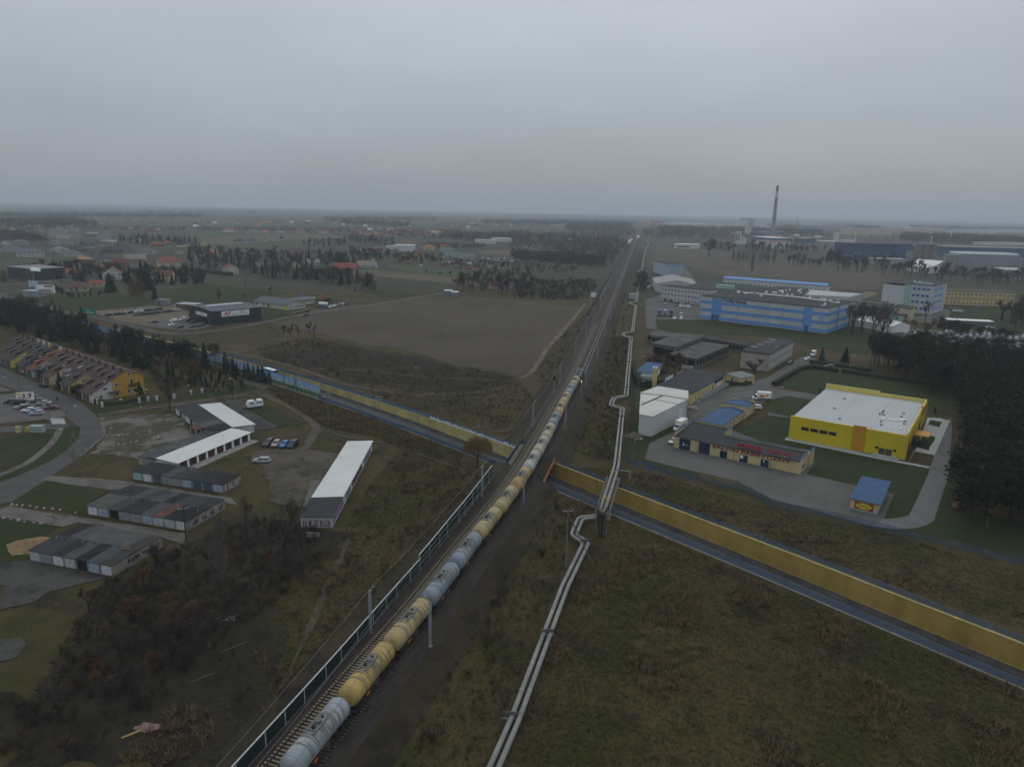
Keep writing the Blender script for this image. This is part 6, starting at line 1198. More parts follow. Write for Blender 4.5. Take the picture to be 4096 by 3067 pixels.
gC=garages('single garage row with mint and white doors under a black roof',P('E',1152,1442),-16.5,27,6.6,'mwdggbddb',roofs=[B_[0],B_[0],B_[0],B_[2],B_[3],B_[4],B_[0],B_[0],B_[6]],seed=7)
graffiti(gC,'r',27,.4,6.2,.4,1.9,8,[(.5,.48,.46),(.35,.06,.08),(.5,.48,.46)],5)
gD=frame('garage_row','double garage row with bright white corrugated roof and dark brown doors','garages',P('E',1640,1330),deg=70.8)
def corr(par,x0,x1,y0,y1,z0,z1,mat,dx=.55):
 slab(par,[(x0,y0,z0),(x1,y0,z0),(x1,y1,z1),(x0,y1,z1)],.08,mat,False,'roof');k=x0+dx;ln=math.hypot(y1-y0,z1-z0);me_=MB().box(-.06,.06,0,ln,.085,.11).mesh('rib',mat)
 while k<x1-.1:o=put('roof_rib',me_,par,(k,y0,z0));o.rotation_euler=(math.atan2(z1-z0,y1-y0),0,0);k+=dx
MB().box(-4,24,0,6.9,0,2.3).build('wall',M('white_wall',(.5,.5,.48),.85,.15),gD);corr(gD,-4.3,24.4,-.4,7.0,2.33,2.75,WROOF)
for k in range(8):
 panel(gD,-2.2+k*3.4,0,.05,2.5,2.05,dm('n'));MB().box(-2.2+k*3.4+1.35,-2.2+k*3.4+2.05,-.16,-.02,0,2.3).build('pillar',WHITEP,gD)
MB().box(-4,23.5,7.02,13.2,0,2.2).build('wall',GWALL,gD)
for k in range(4):slab(gD,[(-4.2+k*7,7.05,2.55),(2.75+k*7,7.05,2.55),(2.75+k*7,13.5,2.25),(-4.2+k*7,13.5,2.25)],.1,(B_[2],B_[5],B_[2],B_[1])[k],False,'roof_panel')
MB().box(-4,24,-3,-.05,-.05,.2).build('apron',M('pale_concrete',(.25,.245,.225),.9,.2),gD)
gE=frame('garage_row','double garage row, half dark felt and half white roof, near the bare tree','garages',P('E',1530,880),deg=-49.3)
MB().box(-1,33.5,0,6.2,0,2.3).build('wall',M('white_wall',(.5,.5,.48)),gE);MB().box(-1,33.5,6.22,13,0,2.3).build('wall',M('white_wall',(.5,.5,.48)),gE)
for k,m in enumerate((B_[1],B_[1],B_[1],B_[1],B_[5],B_[6])):slab(gE,[(-1.5+k*5.9,-.4,2.33),(4.35+k*5.9,-.4,2.33),(4.35+k*5.9,6.2,2.8),(-1.5+k*5.9,6.2,2.8)],.1,m,False,'roof_panel')
corr(gE,2.5,34,6.25,13.4,2.85,2.4,WROOF)
slab(gE,[(-2,7,2.75),(2.4,7,2.75),(2.4,13.4,2.4),(-2,13.4,2.4)],.1,B_[1],False,'roof_panel')
for k in range(9):panel(gE,.8+k*3.65,0,.05,2.4,2.05,dm('wngwngnnw'[k]))
slab(gE,[(22.5,-2.6,2.0),(28,-2.6,2.0),(28,-.42,2.3),(22.5,-.42,2.3)],.08,REDR,False,'porch_roof')
for x in(22.7,27.8):MB().box(x-.06,x+.06,-2.5,-2.38,0,2).build('porch_post',WHITEP,gE)
for k in range(7):MB().cyl(4+k*3.6,5.9,2.8,3.25,.1,6).build('vent_pipe',STEELD,gE)
gF=frame('garage_row','long garage row with white ribbed roof, dark end bay and graffiti wall','garages',P('J',660,455),deg=91.5)
MB().box(0,51,0,6.8,0,2.5).build('wall',M('pale_grey_wall',(.42,.42,.41),.9,.15,.3),gF);corr(gF,10.6,51.4,-.3,7.1,2.8,2.52,WROOF,.95)
slab(gF,[(-.3,-.3,2.55),(10.5,-.3,2.55),(10.5,7.1,2.5),(-.3,7.1,2.5)],.1,B_[1],False,'roof_panel')
for k in range(14):panel(gF,2+k*3.6,6.8,.05,2.4,2.05,dm('w'),'b')
for k,(a,b_,cl)in enumerate(((1,12,[(.22,.07,.24),(.35,.12,.3),(.12,.18,.3)]),(14,21,[(.08,.30,.22),(.05,.2,.16)]),(22,36,[(.16,.05,.10),(.05,.04,.06),(.2,.05,.05)]),(38,49,[(.2,.16,.3),(.08,.25,.22)]))):
 rn=random.Random(k)
 for q in range(int((b_-a)/1.5)):
  u=a+q*1.5;bb=MB();c=[(0,.3),(.25,1.7),(.6,.5),(.9,1.8),(1.2,.4),(.5,1.1),(.1,1.2)];rn.shuffle(c)
  for i in range(6):bb.bar((u+c[i][0],-.03,c[i][1]+.2),(u+c[i+1][0],-.03,c[i+1][1]+.2),.16)
  bb.build('graffiti',M('spray_f%d_%d'%(k,q%len(cl)),cl[q%len(cl)],.7,.3,2),gF)
bb=MB()
for q in range(5):
 c=[(0,.3),(.25,1.7),(.6,.5),(.9,1.8),(1.2,.4)];random.Random(q).shuffle(c)
 for i in range(4):bb.bar((-.03,.5+q*1.2+c[i][0]*.8,c[i][1]),(-.03,.5+q*1.2+c[i+1][0]*.8,c[i+1][1]),.16)
bb.build('graffiti',M('spray_red_end',(.13,.075,.065),.8,.4,2),gF)
# terraced houses
ROOFB=[M('brown_tiles_%d'%i,c,.8,.15,.6)for i,c in enumerate(((.085,.055,.050),(.072,.053,.048),(.062,.055,.048),(.095,.058,.050),(.030,.032,.036),(.16,.062,.042),(.055,.05,.045)))]
WALLS={'white':M('house_white',(.47,.46,.43),.85,.1,.4),'amber':M('house_amber',(.44,.255,.045),.85,.08,.3),'yellow':M('house_yellow',(.50,.40,.13),.85,.1,.4),'cream':M('house_cream',(.47,.40,.26),.85,.1,.4),'blue-white':M('house_blue_white',(.40,.43,.47),.85,.1,.4),'grey':M('house_grey',(.36,.36,.35),.85,.1,.4),'brick':M('house_brick',(.22,.11,.075),.9,.15,.8),'orange brick':M('house_orange_brick',(.34,.19,.10),.9,.15,.8),'dark':M('house_dark',(.08,.08,.085),.8,.15),'pale yellow':M('house_pale_yellow',(.47,.43,.24),.85,.1)}
SOLAR=M('solar_panel',(.03,.05,.09),.2,.15,1,spec=.6)
hz=[('A',0,'white','amber end gable wall'),('A',0,'cream','dark red dormers'),('B',3,'white','broad pale front wall'),('A',1,'yellow','yellow garage and dark roof'),('A',2,'yellow','white-cheeked dormer'),('B',0,'yellow','yellow recessed front'),('A',0,'cream','solar panel on its low roof'),('A',2,'white','tall white side wall'),('B',0,'white','black chimney pipe'),('A',5,'grey','orange-red tiled roof'),('A',4,'blue-white','black roof and pale blue wall'),('A',2,'cream','yellow chimney'),('B',6,'yellow','white chimney on brown roof'),('A',6,'yellow','cream wall and grey-brown roof'),('A',1,'white','satellite dish on its chimney'),('A',6,'white','two dark dormers near the left edge'),('B',1,'grey','grey recessed front at the left edge')]
hw=6.15;RY,RZ,BY,BZ=12.6,9.3,18.6,7.0
for k,(ty,rc_,wc,lab)in enumerate(hz):
 ang=math.radians(-38.9);ux=Vector((math.cos(ang),math.sin(ang),0));org=Vector((-146.4,237.5,0))-ux*(hw*(k+1));t=frame('terraced_house','terraced house with %s, %s'%(lab,'at the near end of the row' if k==0 else '%s house from the near end'%ORD[k]),'house',org,deg=-38.9,group='terraced houses along the street');wm=WALLS[wc];rm=ROOFB[rc_];rn=random.Random(k)
 fy,fz=(0,2.75)if ty=='A' else(6.8,5.9);w0,w1=.02,hw-.02
 prof_=[(fy,0),(BY,0),(BY,BZ),(RY,RZ),(fy,fz)]
 side=WALLS['amber']if k==0 else wm
 MB().add([(w0,y,z)for y,z in prof_]+[(w1,y,z)for y,z in prof_],[(0,1,2,3,4)[::-1],(5,6,7,8,9)]+[(i,(i+1)%5,5+(i+1)%5,5+i)for i in range(5)]).build('wall',wm,t)
 if k==0:MB().add([(w1+.03,y,z)for y,z in((7.6,0),(BY,0),(BY,BZ),(RY,RZ),(7.6,6.7))]+[(w1-.01,y,z)for y,z in((7.6,0),(BY,0),(BY,BZ),(RY,RZ),(7.6,6.7))],[(0,1,2,3,4),(5,0,4,9),(6,7,2,1)]).build('gable_wall',side,t)
 x1o=hw+.25 if k==0 else hw-.004
 slab(t,[(.004,fy-.45,fz-.25),(x1o,fy-.45,fz-.25),(x1o,RY,RZ+.02),(.004,RY,RZ+.02)],.16,rm);slab(t,[(.004,RY,RZ+.02),(x1o,RY,RZ+.02),(x1o,BY+.4,BZ-.2),(.004,BY+.4,BZ-.2)],.16,rm)
 sl_=(RZ-fz)/(RY-fy)
 for yd in((2.8,7.4)if ty=='A' else(8.6,)):
  if k==15 and yd<3:pass
  x0=rn.uniform(.7,1.5);z0=fz+(yd-fy)*sl_;zt=z0+1.15;y2=yd+2.9;d=MB().add([(x0,yd,z0),(x0+2.6,yd,z0),(x0+2.6,yd,zt),(x0,yd,zt),(x0,yd+3,z0+3*sl_),(x0+2.6,yd+3,z0+3*sl_)],[(0,1,2,3),(0,3,4),(1,5,2)]).build('dormer',M('dormer_cheek',(.09,.04,.035),.8)if k!=4 else WHITEP,t)
  slab(t,[(x0-.3,yd-.4,zt-.1),(x0+2.9,yd-.4,zt-.1),(x0+2.9,yd+3.6,zt+.75),(x0-.3,yd+3.6,zt+.75)],.12,rm,False,'dormer_roof')
  for xx in(.7,1.8):win(t,x0+xx,yd,z0+.3,.8,.7)
 cm={11:'yellow',12:'white',9:'white',13:'yellow'}.get(k);MB().box(4.2,5.1,RY-1.3,RY-.6,RZ-1,RZ+1.1).build('chimney',WALLS[cm]if cm else M('chimney_brown',(.11,.06,.05),.9),t)
 if ty=='A':
  for x in(1.4,4.2):panel(t,x,0,.1,2.2,2.15,M('garage_brown',(.07,.05,.045),.7,.2),'f','garage_door',ribs=4)
  win(t,hw-.02,5.2,3.4,1.5,1.2,'r',cols=2);win(t,hw-.02,3.6,.9,1.2,1.2,'r',cols=2)
 else:
  win(t,1.5,fy,3.4,1.5,1.4,'f',cols=2);win(t,4.5,fy,3.4,1.3,1.4,'f',cols=2);win(t,4.2,fy,.9,1.8,1.4,'f',cols=2);panel(t,1.6,fy,.1,1.1,2.1,M('garage_brown',(.07,.05,.045)),'f','front_door')
  slab(t,[(.3,fy-2.2,2.6),(5.6,fy-2.2,2.6),(5.6,fy-.02,3.1),(.3,fy-.02,3.1)],.12,rm,False,'porch_roof')
 if k in(0,6,5,10):y_=4.6;zz=fz+(y_-fy)*sl_+.22;slab(t,[(2.4,y_,zz),(4.8,y_,zz),(4.8,y_+1.9,zz+1.9*sl_),(2.4,y_+1.9,zz+1.9*sl_)],.06,SOLAR,False,'solar_panel')
 if k==0:
  for y,z,w2,h2 in((9,.9,1.1,1.6),(9,4.2,1.1,1.3),(14.3,4.0,1.1,2.2),(13.0,.9,.9,1.7),(15.2,1.0,1.6,1.4),(13.6,7.4,1.1,1.0),(17.5,.9,1.3,1.3)):win(t,hw+.03,y,z,w2,h2,'r')
  MB().box(hw+.02,hw+1.3,12.9,16.0,3.7,3.85).build('balcony',M('balcony_dark',(.08,.06,.03)),t);MB().box(hw+1.2,hw+1.28,12.9,16.0,3.86,4.8).build('balcony_rail',meshmat('rail_mesh',(.05,.04,.02),.4),t)
  slab(t,[(hw-.05,6.0,2.6),(hw+1.9,6.0,2.3),(hw+1.9,9.4,2.3),(hw-.05,9.4,2.6)],.12,rm,False,'porch_roof')
for i,(x,y)in enumerate(((805,785),(845,790),(885,818),(1048,790),(1207,780),(1282,770),(1357,762),(1506,745),(1652,715),(1748,700))):
 o=MB().box(-.3,.3,-.3,.3,0,1.7).box(-.38,.38,-.38,.38,1.703,1.82).build('gate_pillar',M('white_pillar',(.5,.5,.48),.85),None,False,P('E',x,y));tag(o,'white garden fence pillar by the end terrace, %s from left'%ORD[i].replace('nearest','first'),'pillar','white garden pillars')
mesh_fence('dark garden fence between white pillars below the amber gable',[('E',845,790),('E',1048,792),('E',1282,772),('E',1652,718),('E',1900,690)],1.3,STEELD,FGM,3)
# parking, vehicles and street furniture on the left
for i,(k,c,f,r,lab)in enumerate((('estate','dark navy',(583,1510),(705,1420),'dark navy estate, leftmost of four cars parked in a row'),('hatch','beige silver',(700,1525),(810,1440),'beige-silver hatchback, second of four cars in the row'),('sedan','blue',(825,1530),(945,1445),'bright blue car, third of four cars in the row'),('suv','black',(945,1535),(1065,1450),'black people carrier, rightmost of four cars in the row'))):car(k,c,'a',f,r,lab)
car('estate','silver','F',(-6,1186),(112,1190),'silver estate parked alone in front of the garages')
for k,c,x,y,lab in(('estate','black',100,785,'black estate at the left of the small car park'),('suv','black',158,795,'black SUV under the tilted billboard'),('estate','silver',192,832,'silver car in the middle row of the car park'),('sedan','dark grey',235,832,'dark grey car between two pale cars'),('sedan','white',258,858,'white saloon in the car park'),('hatch','light blue',297,868,'light blue hatchback in the car park'),('hatch','silver',320,885,'silver hatchback nearest in the car park'),('sedan','black',278,748,'black saloon at the street edge of the car park'),('hatch','grey',325,775,'grey hatchback parked behind the black saloon'),('sedan','beige silver',382,798,'beige saloon parked beside the street'),('sedan','dark red',447,838,'dark red saloon at the corner of the car park')):car(k,c,'E',(x-50,y+2),(x+50,y-2),lab)
car('sedan','black','E',(338,628),(405,652),'black saloon parked along the terrace street')
cv=thing('caravan','white touring caravan parked on the grass by the garages','caravan',P('a',440,915),math.degrees(math.atan2((P('a',560,895)-P('a',330,925)).y,(P('a',560,895)-P('a',330,925)).x)))
pr=[(-2.5,.5),(2.5,.5),(2.6,1.0),(2.6,2.5),(2.4,2.65),(-1.9,2.6),(-2.2,2.45),(-2.75,1.2)];MB().add([(x,-1.1,z)for x,z in pr]+[(x,1.1,z)for x,z in pr],[tuple(range(8)),tuple(range(8,16))[::-1]]+[(i,i+8,(i+1)%8+8,(i+1)%8)for i in range(8)]).build('body',M('caravan_white',(.66,.67,.67),.4,.06),cv)
for x,w2 in((-1.2,1.1),(.8,.7),(1.8,.7)):win(cv,x,-1.1,1.55,w2,.6,fr=GALV)
MB().box(-.2,.6,-1.0,1.0,2.66,2.74).build('roof_hatch',STEELD,cv);MB().tube([(-2.7,-.5,.55),(-3.7,0,.5)],.05,4).tube([(-2.7,.5,.55),(-3.7,0,.5)],.05,4).build('drawbar',GALV,cv);MB().tube([(-3.6,0,0),(-3.6,0,.6)],.06,5).build('jockey_wheel',STEELD,cv)
for y in(-1.0,1.0):MB().tube([(.3,y-.09,.33),(.3,y+.09,.33)],.33,14).build('wheel',TYRE,cv)
def lampx(lab,t,bx,by,ty,deg,arm=1.6,pole=None):return lamp(lab,P(t,bx,by),HT(t,bx,by,ty),deg,arm,pole)
CPOLE=M('concrete_lamp_pole',(.15,.145,.135),.9,.15)
lampx('tall concrete street lamp at the bend of the street','E',643,1305,805,0,2,CPOLE);lampx('concrete street lamp by the footpath','E',485,1215,1003,0,2,CPOLE);lampx('concrete street lamp beside the zebra crossing','E',438,968,800,180,1,CPOLE);lampx('concrete street lamp by the terrace car park','E',168,672,510,0,1.8,CPOLE);lampx('slim lamp with white base box on the dirt lane','a',155,815,500,160,1.3);lampx('street lamp in front of the amber gable','E',1305,835,665,180,.6,CPOLE);lampx('dark lamp post on the verge behind the garages','E',1620,775,630,0,.6,CPOLE)
o=thing('utility_pole','leaning strut of the lamp pole at the street bend','pole',P('E',775,1285));d=P('E',650,1260,0)-P('E',775,1285);MB().tube([(0,0,0),(d.x*1.0,d.y*1.0,7.2)],.12,6).build('strut',CPOLE,o)
ppole('wooden pole at the corner of the middle garages',P('I',1612,580),HT('I',1612,580,270),20,1,mat=M('dark_wood_pole',(.06,.052,.045),.9))
bp=P('E',228,790);bl=thing('billboard','tilted white advertising billboard above the car park','billboard',bp,12);h0=HT('E',228,790,752);h1=HT('E',228,790,690);MB().tube([(0,0,0),(0,0,h0+.3)],.14,8).build('post',GALV,bl);MB().box(-2.7,2.7,-.12,.12,h0,h0+2.6).build('board',WHITEP,bl)
for x,z,w2,h2,c in((-2.3,1.7,1.4,.7,(.62,.5,.05)),(-1.9,.4,1.2,.9,(.45,.44,.42)),(-.5,.5,.9,1.7,(.35,.2,.15)),(.9,1.4,.5,.5,(.5,.12,.12)),(1.6,.9,.6,1.2,(.03,.03,.04)),(.6,.5,1.2,.4,(.45,.1,.25)),(1.3,2.1,1.2,.3,(.5,.15,.3))):MB().box(x-.3,x+w2-.3,-.145,-.125,h0+z,h0+z+h2).build('print',M('print_%d%d'%(x*10,z*10),c,.6,.2,3),bl)
rn=random.Random(4)
for i,(nm,lab,x,y,sx_,sy_,h,m)in enumerate((('clothing_bin','cream clothing bank at the recycling spot',160,1035,.6,.5,1.7,M('bin_cream',(.45,.40,.25))),('recycling_shelter','pale green translucent bin shelter by the footpath',325,1030,1.9,1.0,1.9,M('shelter_green',(.28,.36,.33))),('bin','small brown bin beside the bin shelter',402,1062,.5,.4,.9,M('bin_brown',(.12,.07,.05))))):
 t=thing(nm,lab,'bin',P('E',x,y));MB().box(-sx_,sx_,-sy_,sy_,.05,h).build('body',m,t);MB().box(-sx_-.06,sx_+.06,-sy_-.06,sy_+.06,h+.003,h+.12).build('lid',m,t)
t=thing('recycling_igloo','yellow dome-shaped recycling igloo','bin',P('E',241,1030));MB().cyl(0,0,.05,.7,.75,14,.8).cyl(0,0,.7,1.2,.8,14,.6).cyl(0,0,1.2,1.45,.6,14,.2).build('dome',M('igloo_yellow',(.52,.33,.02),.5),t);MB().box(-.25,.25,-.8,-.6,.95,1.1).build('slot',STEELD,t)
sg_=thing('road_sign','round blue parking sign on a pole by the terrace street','sign',P('E',38,590));MB().tube([(0,0,0),(0,0,2.6)],.04,6).build('pole',GALV,sg_);MB().tube([(0,-.03,2.4),(0,-.07,2.4)],.35,14).build('disc',M('sign_purple_blue',(.1,.05,.2)),sg_);MB().box(-.3,.3,-.06,-.02,1.7,1.95).build('plate',WHITEP,sg_)
pp_=P('E',497,772);pe=bpy.data.meshes.new('body');V_=[(0,0,.92),(0,0,1.2),(0,0,1.45),(0,.02,1.56),(0,.03,1.68),(.09,0,.88),(.11,-.12,.5),(.1,-.05,.08),(.1,-.2,.04),(-.09,0,.88),(-.11,.14,.5),(-.1,.26,.1),(-.1,.14,.04),(.19,0,1.4),(.25,.08,1.12),(.24,-.06,.88),(-.19,0,1.4),(-.25,-.06,1.12),(-.24,-.18,.9)]
pe.from_pydata(V_,[(0,1),(1,2),(2,3),(3,4),(0,5),(5,6),(6,7),(7,8),(0,9),(9,10),(10,11),(11,12),(2,13),(13,14),(14,15),(2,16),(16,17),(17,18)],[])
po_=put('person',pe,None,(pp_.x,pp_.y,CARZ),math.radians(40));sk=po_.modifiers.new('skin','SKIN');ss=po_.modifiers.new('sub','SUBSURF');ss.levels=ss.render_levels=1
for i,r_ in enumerate((.17,.17,.19,.06,.11,.11,.08,.055,.05,.11,.08,.055,.05,.08,.06,.04,.08,.06,.04)):pe.skin_vertices[0].data[i].radius=(r_,r_)
pe.skin_vertices[0].data[0].use_root=True;pe.materials.append(M('dark_coat',(.02,.024,.028),.9));tag(po_,'person in a dark coat walking across the terrace street','person')
sm_=MB().add([(.5*math.cos(a)*(1+.2*math.sin(3*a)),.4*math.sin(a),-.05)for a in[i*math.pi/4 for i in range(8)]]+[(.3*math.cos(a),.25*math.sin(a),.32)for a in[i*math.pi/4 for i in range(8)]],[tuple(range(8,16))]+[(i,(i+1)%8,(i+1)%8+8,i+8)for i in range(8)]).mesh('boulder',M('boulder_stone',(.3,.28,.25),.9,.2,1))
for k,(t_,x,y)in enumerate([('I',a,b)for a,b in((30,375),(95,388),(160,395),(212,408),(292,415),(350,425),(105,258),(145,262),(195,266),(260,272),(320,283),(383,290),(455,297),(520,305),(652,328))]+[('E',a,b)for a,b in((960,1005),(985,1150),(1025,1140),(1085,1135),(1130,1125),(1180,1118),(1268,1103),(1335,1092),(1365,1083),(1420,1070),(925,1075),(1025,1065),(1105,1055),(1190,1045),(1295,1030),(1215,820),(1120,800),(1820,720))]):
 o=put('boulder',sm_,None,P(t_,x,y)+Vector((0,0,.1)),k*1.3);s_=.6+.5*random.Random(k).random();o.scale=(s_,s_,s_);tag(o,'grey boulder edging a driveway among the garages','boulder','boulders edging the driveways')
tag(MB().box(-1.1,1.1,-.15,.15,0,.1).build('plank',M('pale_plank',(.32,.22,.10),.8),None,False,P('M',1133,1392)+Vector((0,0,.3))),'pale wooden plank lying in the lower left scrub','plank').rotation_euler=(.1,0,.7)
rg=MB();rn=random.Random(9);n=12;ring=[(1.9*math.cos(i*2*math.pi/n)*rn.uniform(.6,1.1),1.2*math.sin(i*2*math.pi/n)*rn.uniform(.6,1.1),rn.uniform(.15,.45))for i in range(n)];rg.add(ring+[(0,0,.5)]+[(x,y,.02)for x,y,z in ring],[(i,(i+1)%n,n)for i in range(n)]+[(i,n+1+i,n+1+(i+1)%n,(i+1)%n)for i in range(n)])
rg_o=rg.build('tarpaulin',M('dirty_tarpaulin',(.20,.17,.155),.8,.3,1.5,col2=(.16,.05,.05)),None,False,P('M',1275,1325));tag(rg_o,'crumpled grey and red tarpaulin in the lower left scrub','tarpaulin')
for k,(x,y,an,L_)in enumerate(((2020,632,.75,4.2),(1748,897,.75,3.6),(2125,370,-.7,2.6),(1800,605,-1.1,2.0))):o=MB().tube([(-L_/2,0,.25),(L_/2,0,.3)],.03,4).build('scrap_pole',M('dull_scrap',(.22,.22,.22),.6),None,False,P('M',x,y));o.rotation_euler=(0,0,an);tag(o,'bright metal scrap rod in the scrub, %s'%('longest one','below the longest one','beside the scrap heap','under the bare shrubs')[k],'scrap metal')
sh=MB();rn=random.Random(2)
for k in range(26):a=Vector((rn.uniform(-1.3,1.3),rn.uniform(-1,1),rn.uniform(.1,.8)));sh.bar(a,a+Vector((rn.uniform(-.7,.7),rn.uniform(-.5,.5),rn.uniform(-.3,.3))),.06)
tag(sh.build('scrap_heap',GALV,None,False,P('M',1985,385)),'tangled heap of bright metal scrap under the bare shrubs','scrap heap')
tag(MB().box(-1.4,1.4,-.1,.1,0,1.2).build('concrete_slab',M('pale_concrete',(.25,.245,.225)),None,False,P('J',492,540)),'upright broken concrete slab below the dark garage end','slab')
bn=thing('wooden_bench','long brown wooden platform at the edge of the pines','platform',P('L',1620,250),62);MB().box(-5,5,-1.0,1.0,.7,.85).build('deck',M('brown_boards',(.11,.065,.045),.9,.2),bn)
for x in(-4.5,0,4.5):MB().box(x-.1,x+.1,-.9,.9,0,.7).build('leg',M('brown_boards',(.11,.065,.045)),bn)
# dark parts store, nursery, vehicles beyond the road
NAVY=M('navy_cladding',(.030,.038,.052),.6,.12,.2);o_=P('A',1640,1030);c_=P('A',1840,1083);r_=P('A',2130,1045)
ap=frame('parts_store','dark navy car parts store with white signs and skylight','shop',o_,c_);LA=(c_-o_).length;DA=30.0;HA=7.9
MB().box(0,LA,0,DA,0,HA).build('wall',NAVY,ap);APR=M('navy_roof',(.085,.095,.115),.6,.1,.2)
slab(ap,[(-.3,-.3,HA+.01),(LA/2,-.3,HA+1.2),(LA/2,DA+.3,HA+1.2),(-.3,DA+.3,HA+.01)],.15,APR);slab(ap,[(LA/2,-.3,HA+1.2),(LA+.3,-.3,HA+.01),(LA+.3,DA+.3,HA+.01),(LA/2,DA+.3,HA+1.2)],.15,APR)
MB().add([(0,-.01,HA),(LA,-.01,HA),(LA/2,-.01,HA+1.2)],[(0,1,2)]).add([(0,DA+.01,HA),(LA/2,DA+.01,HA+1.2),(LA,DA+.01,HA)],[(0,1,2)]).build('gable',NAVY,ap)
MB().box(LA/2-1,LA/2+1,4,DA-4,HA+1.2,HA+1.6).build('skylight',WHITEP,ap);MB().tube([(LA*.7,16,HA),(LA*.7,16,HA+2.6)],.25,8).build('flue',GALV,ap)
win(ap,LA*.55,0,.3,LA*.5,2.6,'f',DKG,NAVY,5,'shopfront');panel(ap,LA*.85,0,.1,1.2,2.3,M('door_grey',(.12,.13,.15)))
APRD=M('store_red',(.38,.02,.03),.5);MB().box(LA*.30,LA*.78,-.15,-.02,4.2,6.1).build('sign_board',WHITEP,ap);text(ap,'AP',(LA*.32,-.2,4.7),1.6,APRD,shear=.3,bold=.03,ext=.02);text(ap,'AUTOPARTNER',(LA*.50,-.2,4.9),.75,NAVY,ext=.02)
MB().box(LA+.02,LA+.15,5.5,22.5,4.3,7.5).build('sign_board',WHITEP,ap);text(ap,'AP',(LA+.18,6.5,5.2),2.6,APRD,'r',shear=.3,bold=.05,ext=.02,sx=1.4);text(ap,'AUTO PARTNER',(LA+.18,6.3,4.6),.75,NAVY,'r',ext=.02,sx=1.15);text(ap,'CZĘŚCI',(LA+.18,16.3,6.2),1.0,NAVY,'r',ext=.02);text(ap,'SAMOCHODOWE',(LA+.18,13.2,5.0),1.0,NAVY,'r',ext=.02);MB().box(LA+.16,LA+.17,12.6,12.75,4.6,7.2).build('sign_divider',NAVY,ap)
mesh_fence('grey mesh fence with banners round the parts store forecourt',[('A',1335,1095),('A',1420,1120),('A',1530,1138),('A',1700,1135),('A',1850,1105)],1.5,GALV,FYM,4)
t=thing('site_office','brown flat-roofed office cabin left of the parts store','cabin',P('A',1525,945),-15);MB().box(0,14,0,8,0,3.6).build('wall',M('brown_cladding',(.14,.075,.045),.8,.2),t);MB().box(-.3,14.3,-.3,8.3,3.603,3.9).build('roof',LTR,t);win(t,4,0,.8,4,2,'f',cols=2)
t=thing('container','grey transport container standing behind the parked cars','container',P('A',1350,912),-8);MB().box(0,8,0,5,.4,4.2).build('body',M('container_grey',(.2,.21,.22),.7,.15),t);MB().box(.8,3.4,-.05,.02,.6,3.8).build('door',M('container_dark',(.12,.13,.14)),t);MB().box(.3,7.7,.3,4.7,0,.4).build('skid',STEELD,t)
def lotcars(rows,grp,where,deg,lst='black,silver,black,dark grey,silver,black,dark navy,black'.split(',')):
 k=0
 for t_,q in rows:
  for x,y in q:
   p=P(t_,x,y);c=lst[k%len(lst)];car_at(('sedan','suv','hatch','estate')[k%4],c,p.x,p.y,math.radians(deg),'%s car %s, %s in order'%(c,where,ORD[k%20].replace('nearest','first')),grp,full=False);k+=1
lotcars([('A',[(940,1000),(975,995),(1020,993),(1060,989),(1095,984),(1125,981)])],'cars in the front row of the dealer plot','in the front row on the sandy plot',155,['black','silver','black','black','white','dark grey'])
lotcars([('A',[(1195,969),(1230,967),(1265,963),(1300,959),(1340,955),(1375,951)])],'cars in the back row of the dealer plot','in the back row on the sandy plot',155,['white','white','black','black','dark grey','black'])
lotcars([('A',[(1180,1001),(1230,996),(1270,991),(1310,986),(1350,981),(1385,976),(1430,972),(1470,966),(1520,962),(1545,958)])],'cars in the long row by the green fence','in the row behind the green fence',120,['green','dark grey','black','dark grey','black','grey','black','black','silver','silver'])
for k,c,f,r,lab in(('sedan','dark grey',(1295,1064),(1375,1060),'dark grey saloon alone on the sandy plot'),('van','white',(1465,1055),(1535,1050),'white van left of the parts store'),('hatch','white',(1458,1092),(1505,1082),'white car at the forecourt entrance'),('van','white',(1550,1045),(1612,1035),'white van close to the parts store wall'),('van','dark red',(1585,1060),(1660,1045),'red van at the parts store front'),('sedan','black',(1630,1066),(1692,1064),'black car before the shop window'),('hatch','dark grey',(1500,1104),(1548,1095),'dark grey car, left of two parked nose to tail'),('hatch','dark navy',(1530,1110),(1578,1102),'dark navy car, right of two parked nose to tail'),('hatch','black',(1635,1106),(1690,1098),'black car, left of three by the lawn edge'),('hatch','dark navy',(1680,1104),(1728,1094),'dark navy car, middle of three by the lawn edge'),('suv','black',(1715,1095),(1772,1084),'black car, right of three by the lawn edge'),('van','white',(400,968),(442,966),'white van driving on the road behind the noise barrier')):car(k,c,'A',f,r,lab)
car('suv','dark red','A',(150,908),(195,915),'red car driving on the road near the left edge');car('hatch','orange red','A',(255,935),(298,942),'orange-red car following the red car');car('hatch','white','A',(-12,868),(14,858),'white car at the left picture edge');car('hatch','yellow','A',(505,993),(540,1000),'yellow car ahead of the white van')
k=next(i for i in range(len(NE))if NE[i].x>-112);z_=rdepth(NE[k].x);f_,b2=NE[k]-NN[k]*8.6,NE[k+3]-NN[k]*8.6
box_truck('black lorry with white roof driving in the sunken road',Vector((f_.x,f_.y,0)),Vector((b2.x,b2.y,0)),M('lorry_black',(.012,.012,.014),.5),'black',9.5,z=z_+.02,H=3.7);p=(f_+b2)/2;lr=[o for o in COL.objects if o.name.startswith('box_truck')][-1];MB().box(-1.04,1.04,-2.9,4.7,3.703,3.76).build('roof',WHITEP,lr)
kg=frame('nursery','low white nursery with grey roof and lime-yellow window panels','nursery',P('B',-12,912),P('B',268,952));LK=(P('B',268,952)-P('B',-12,912)).length
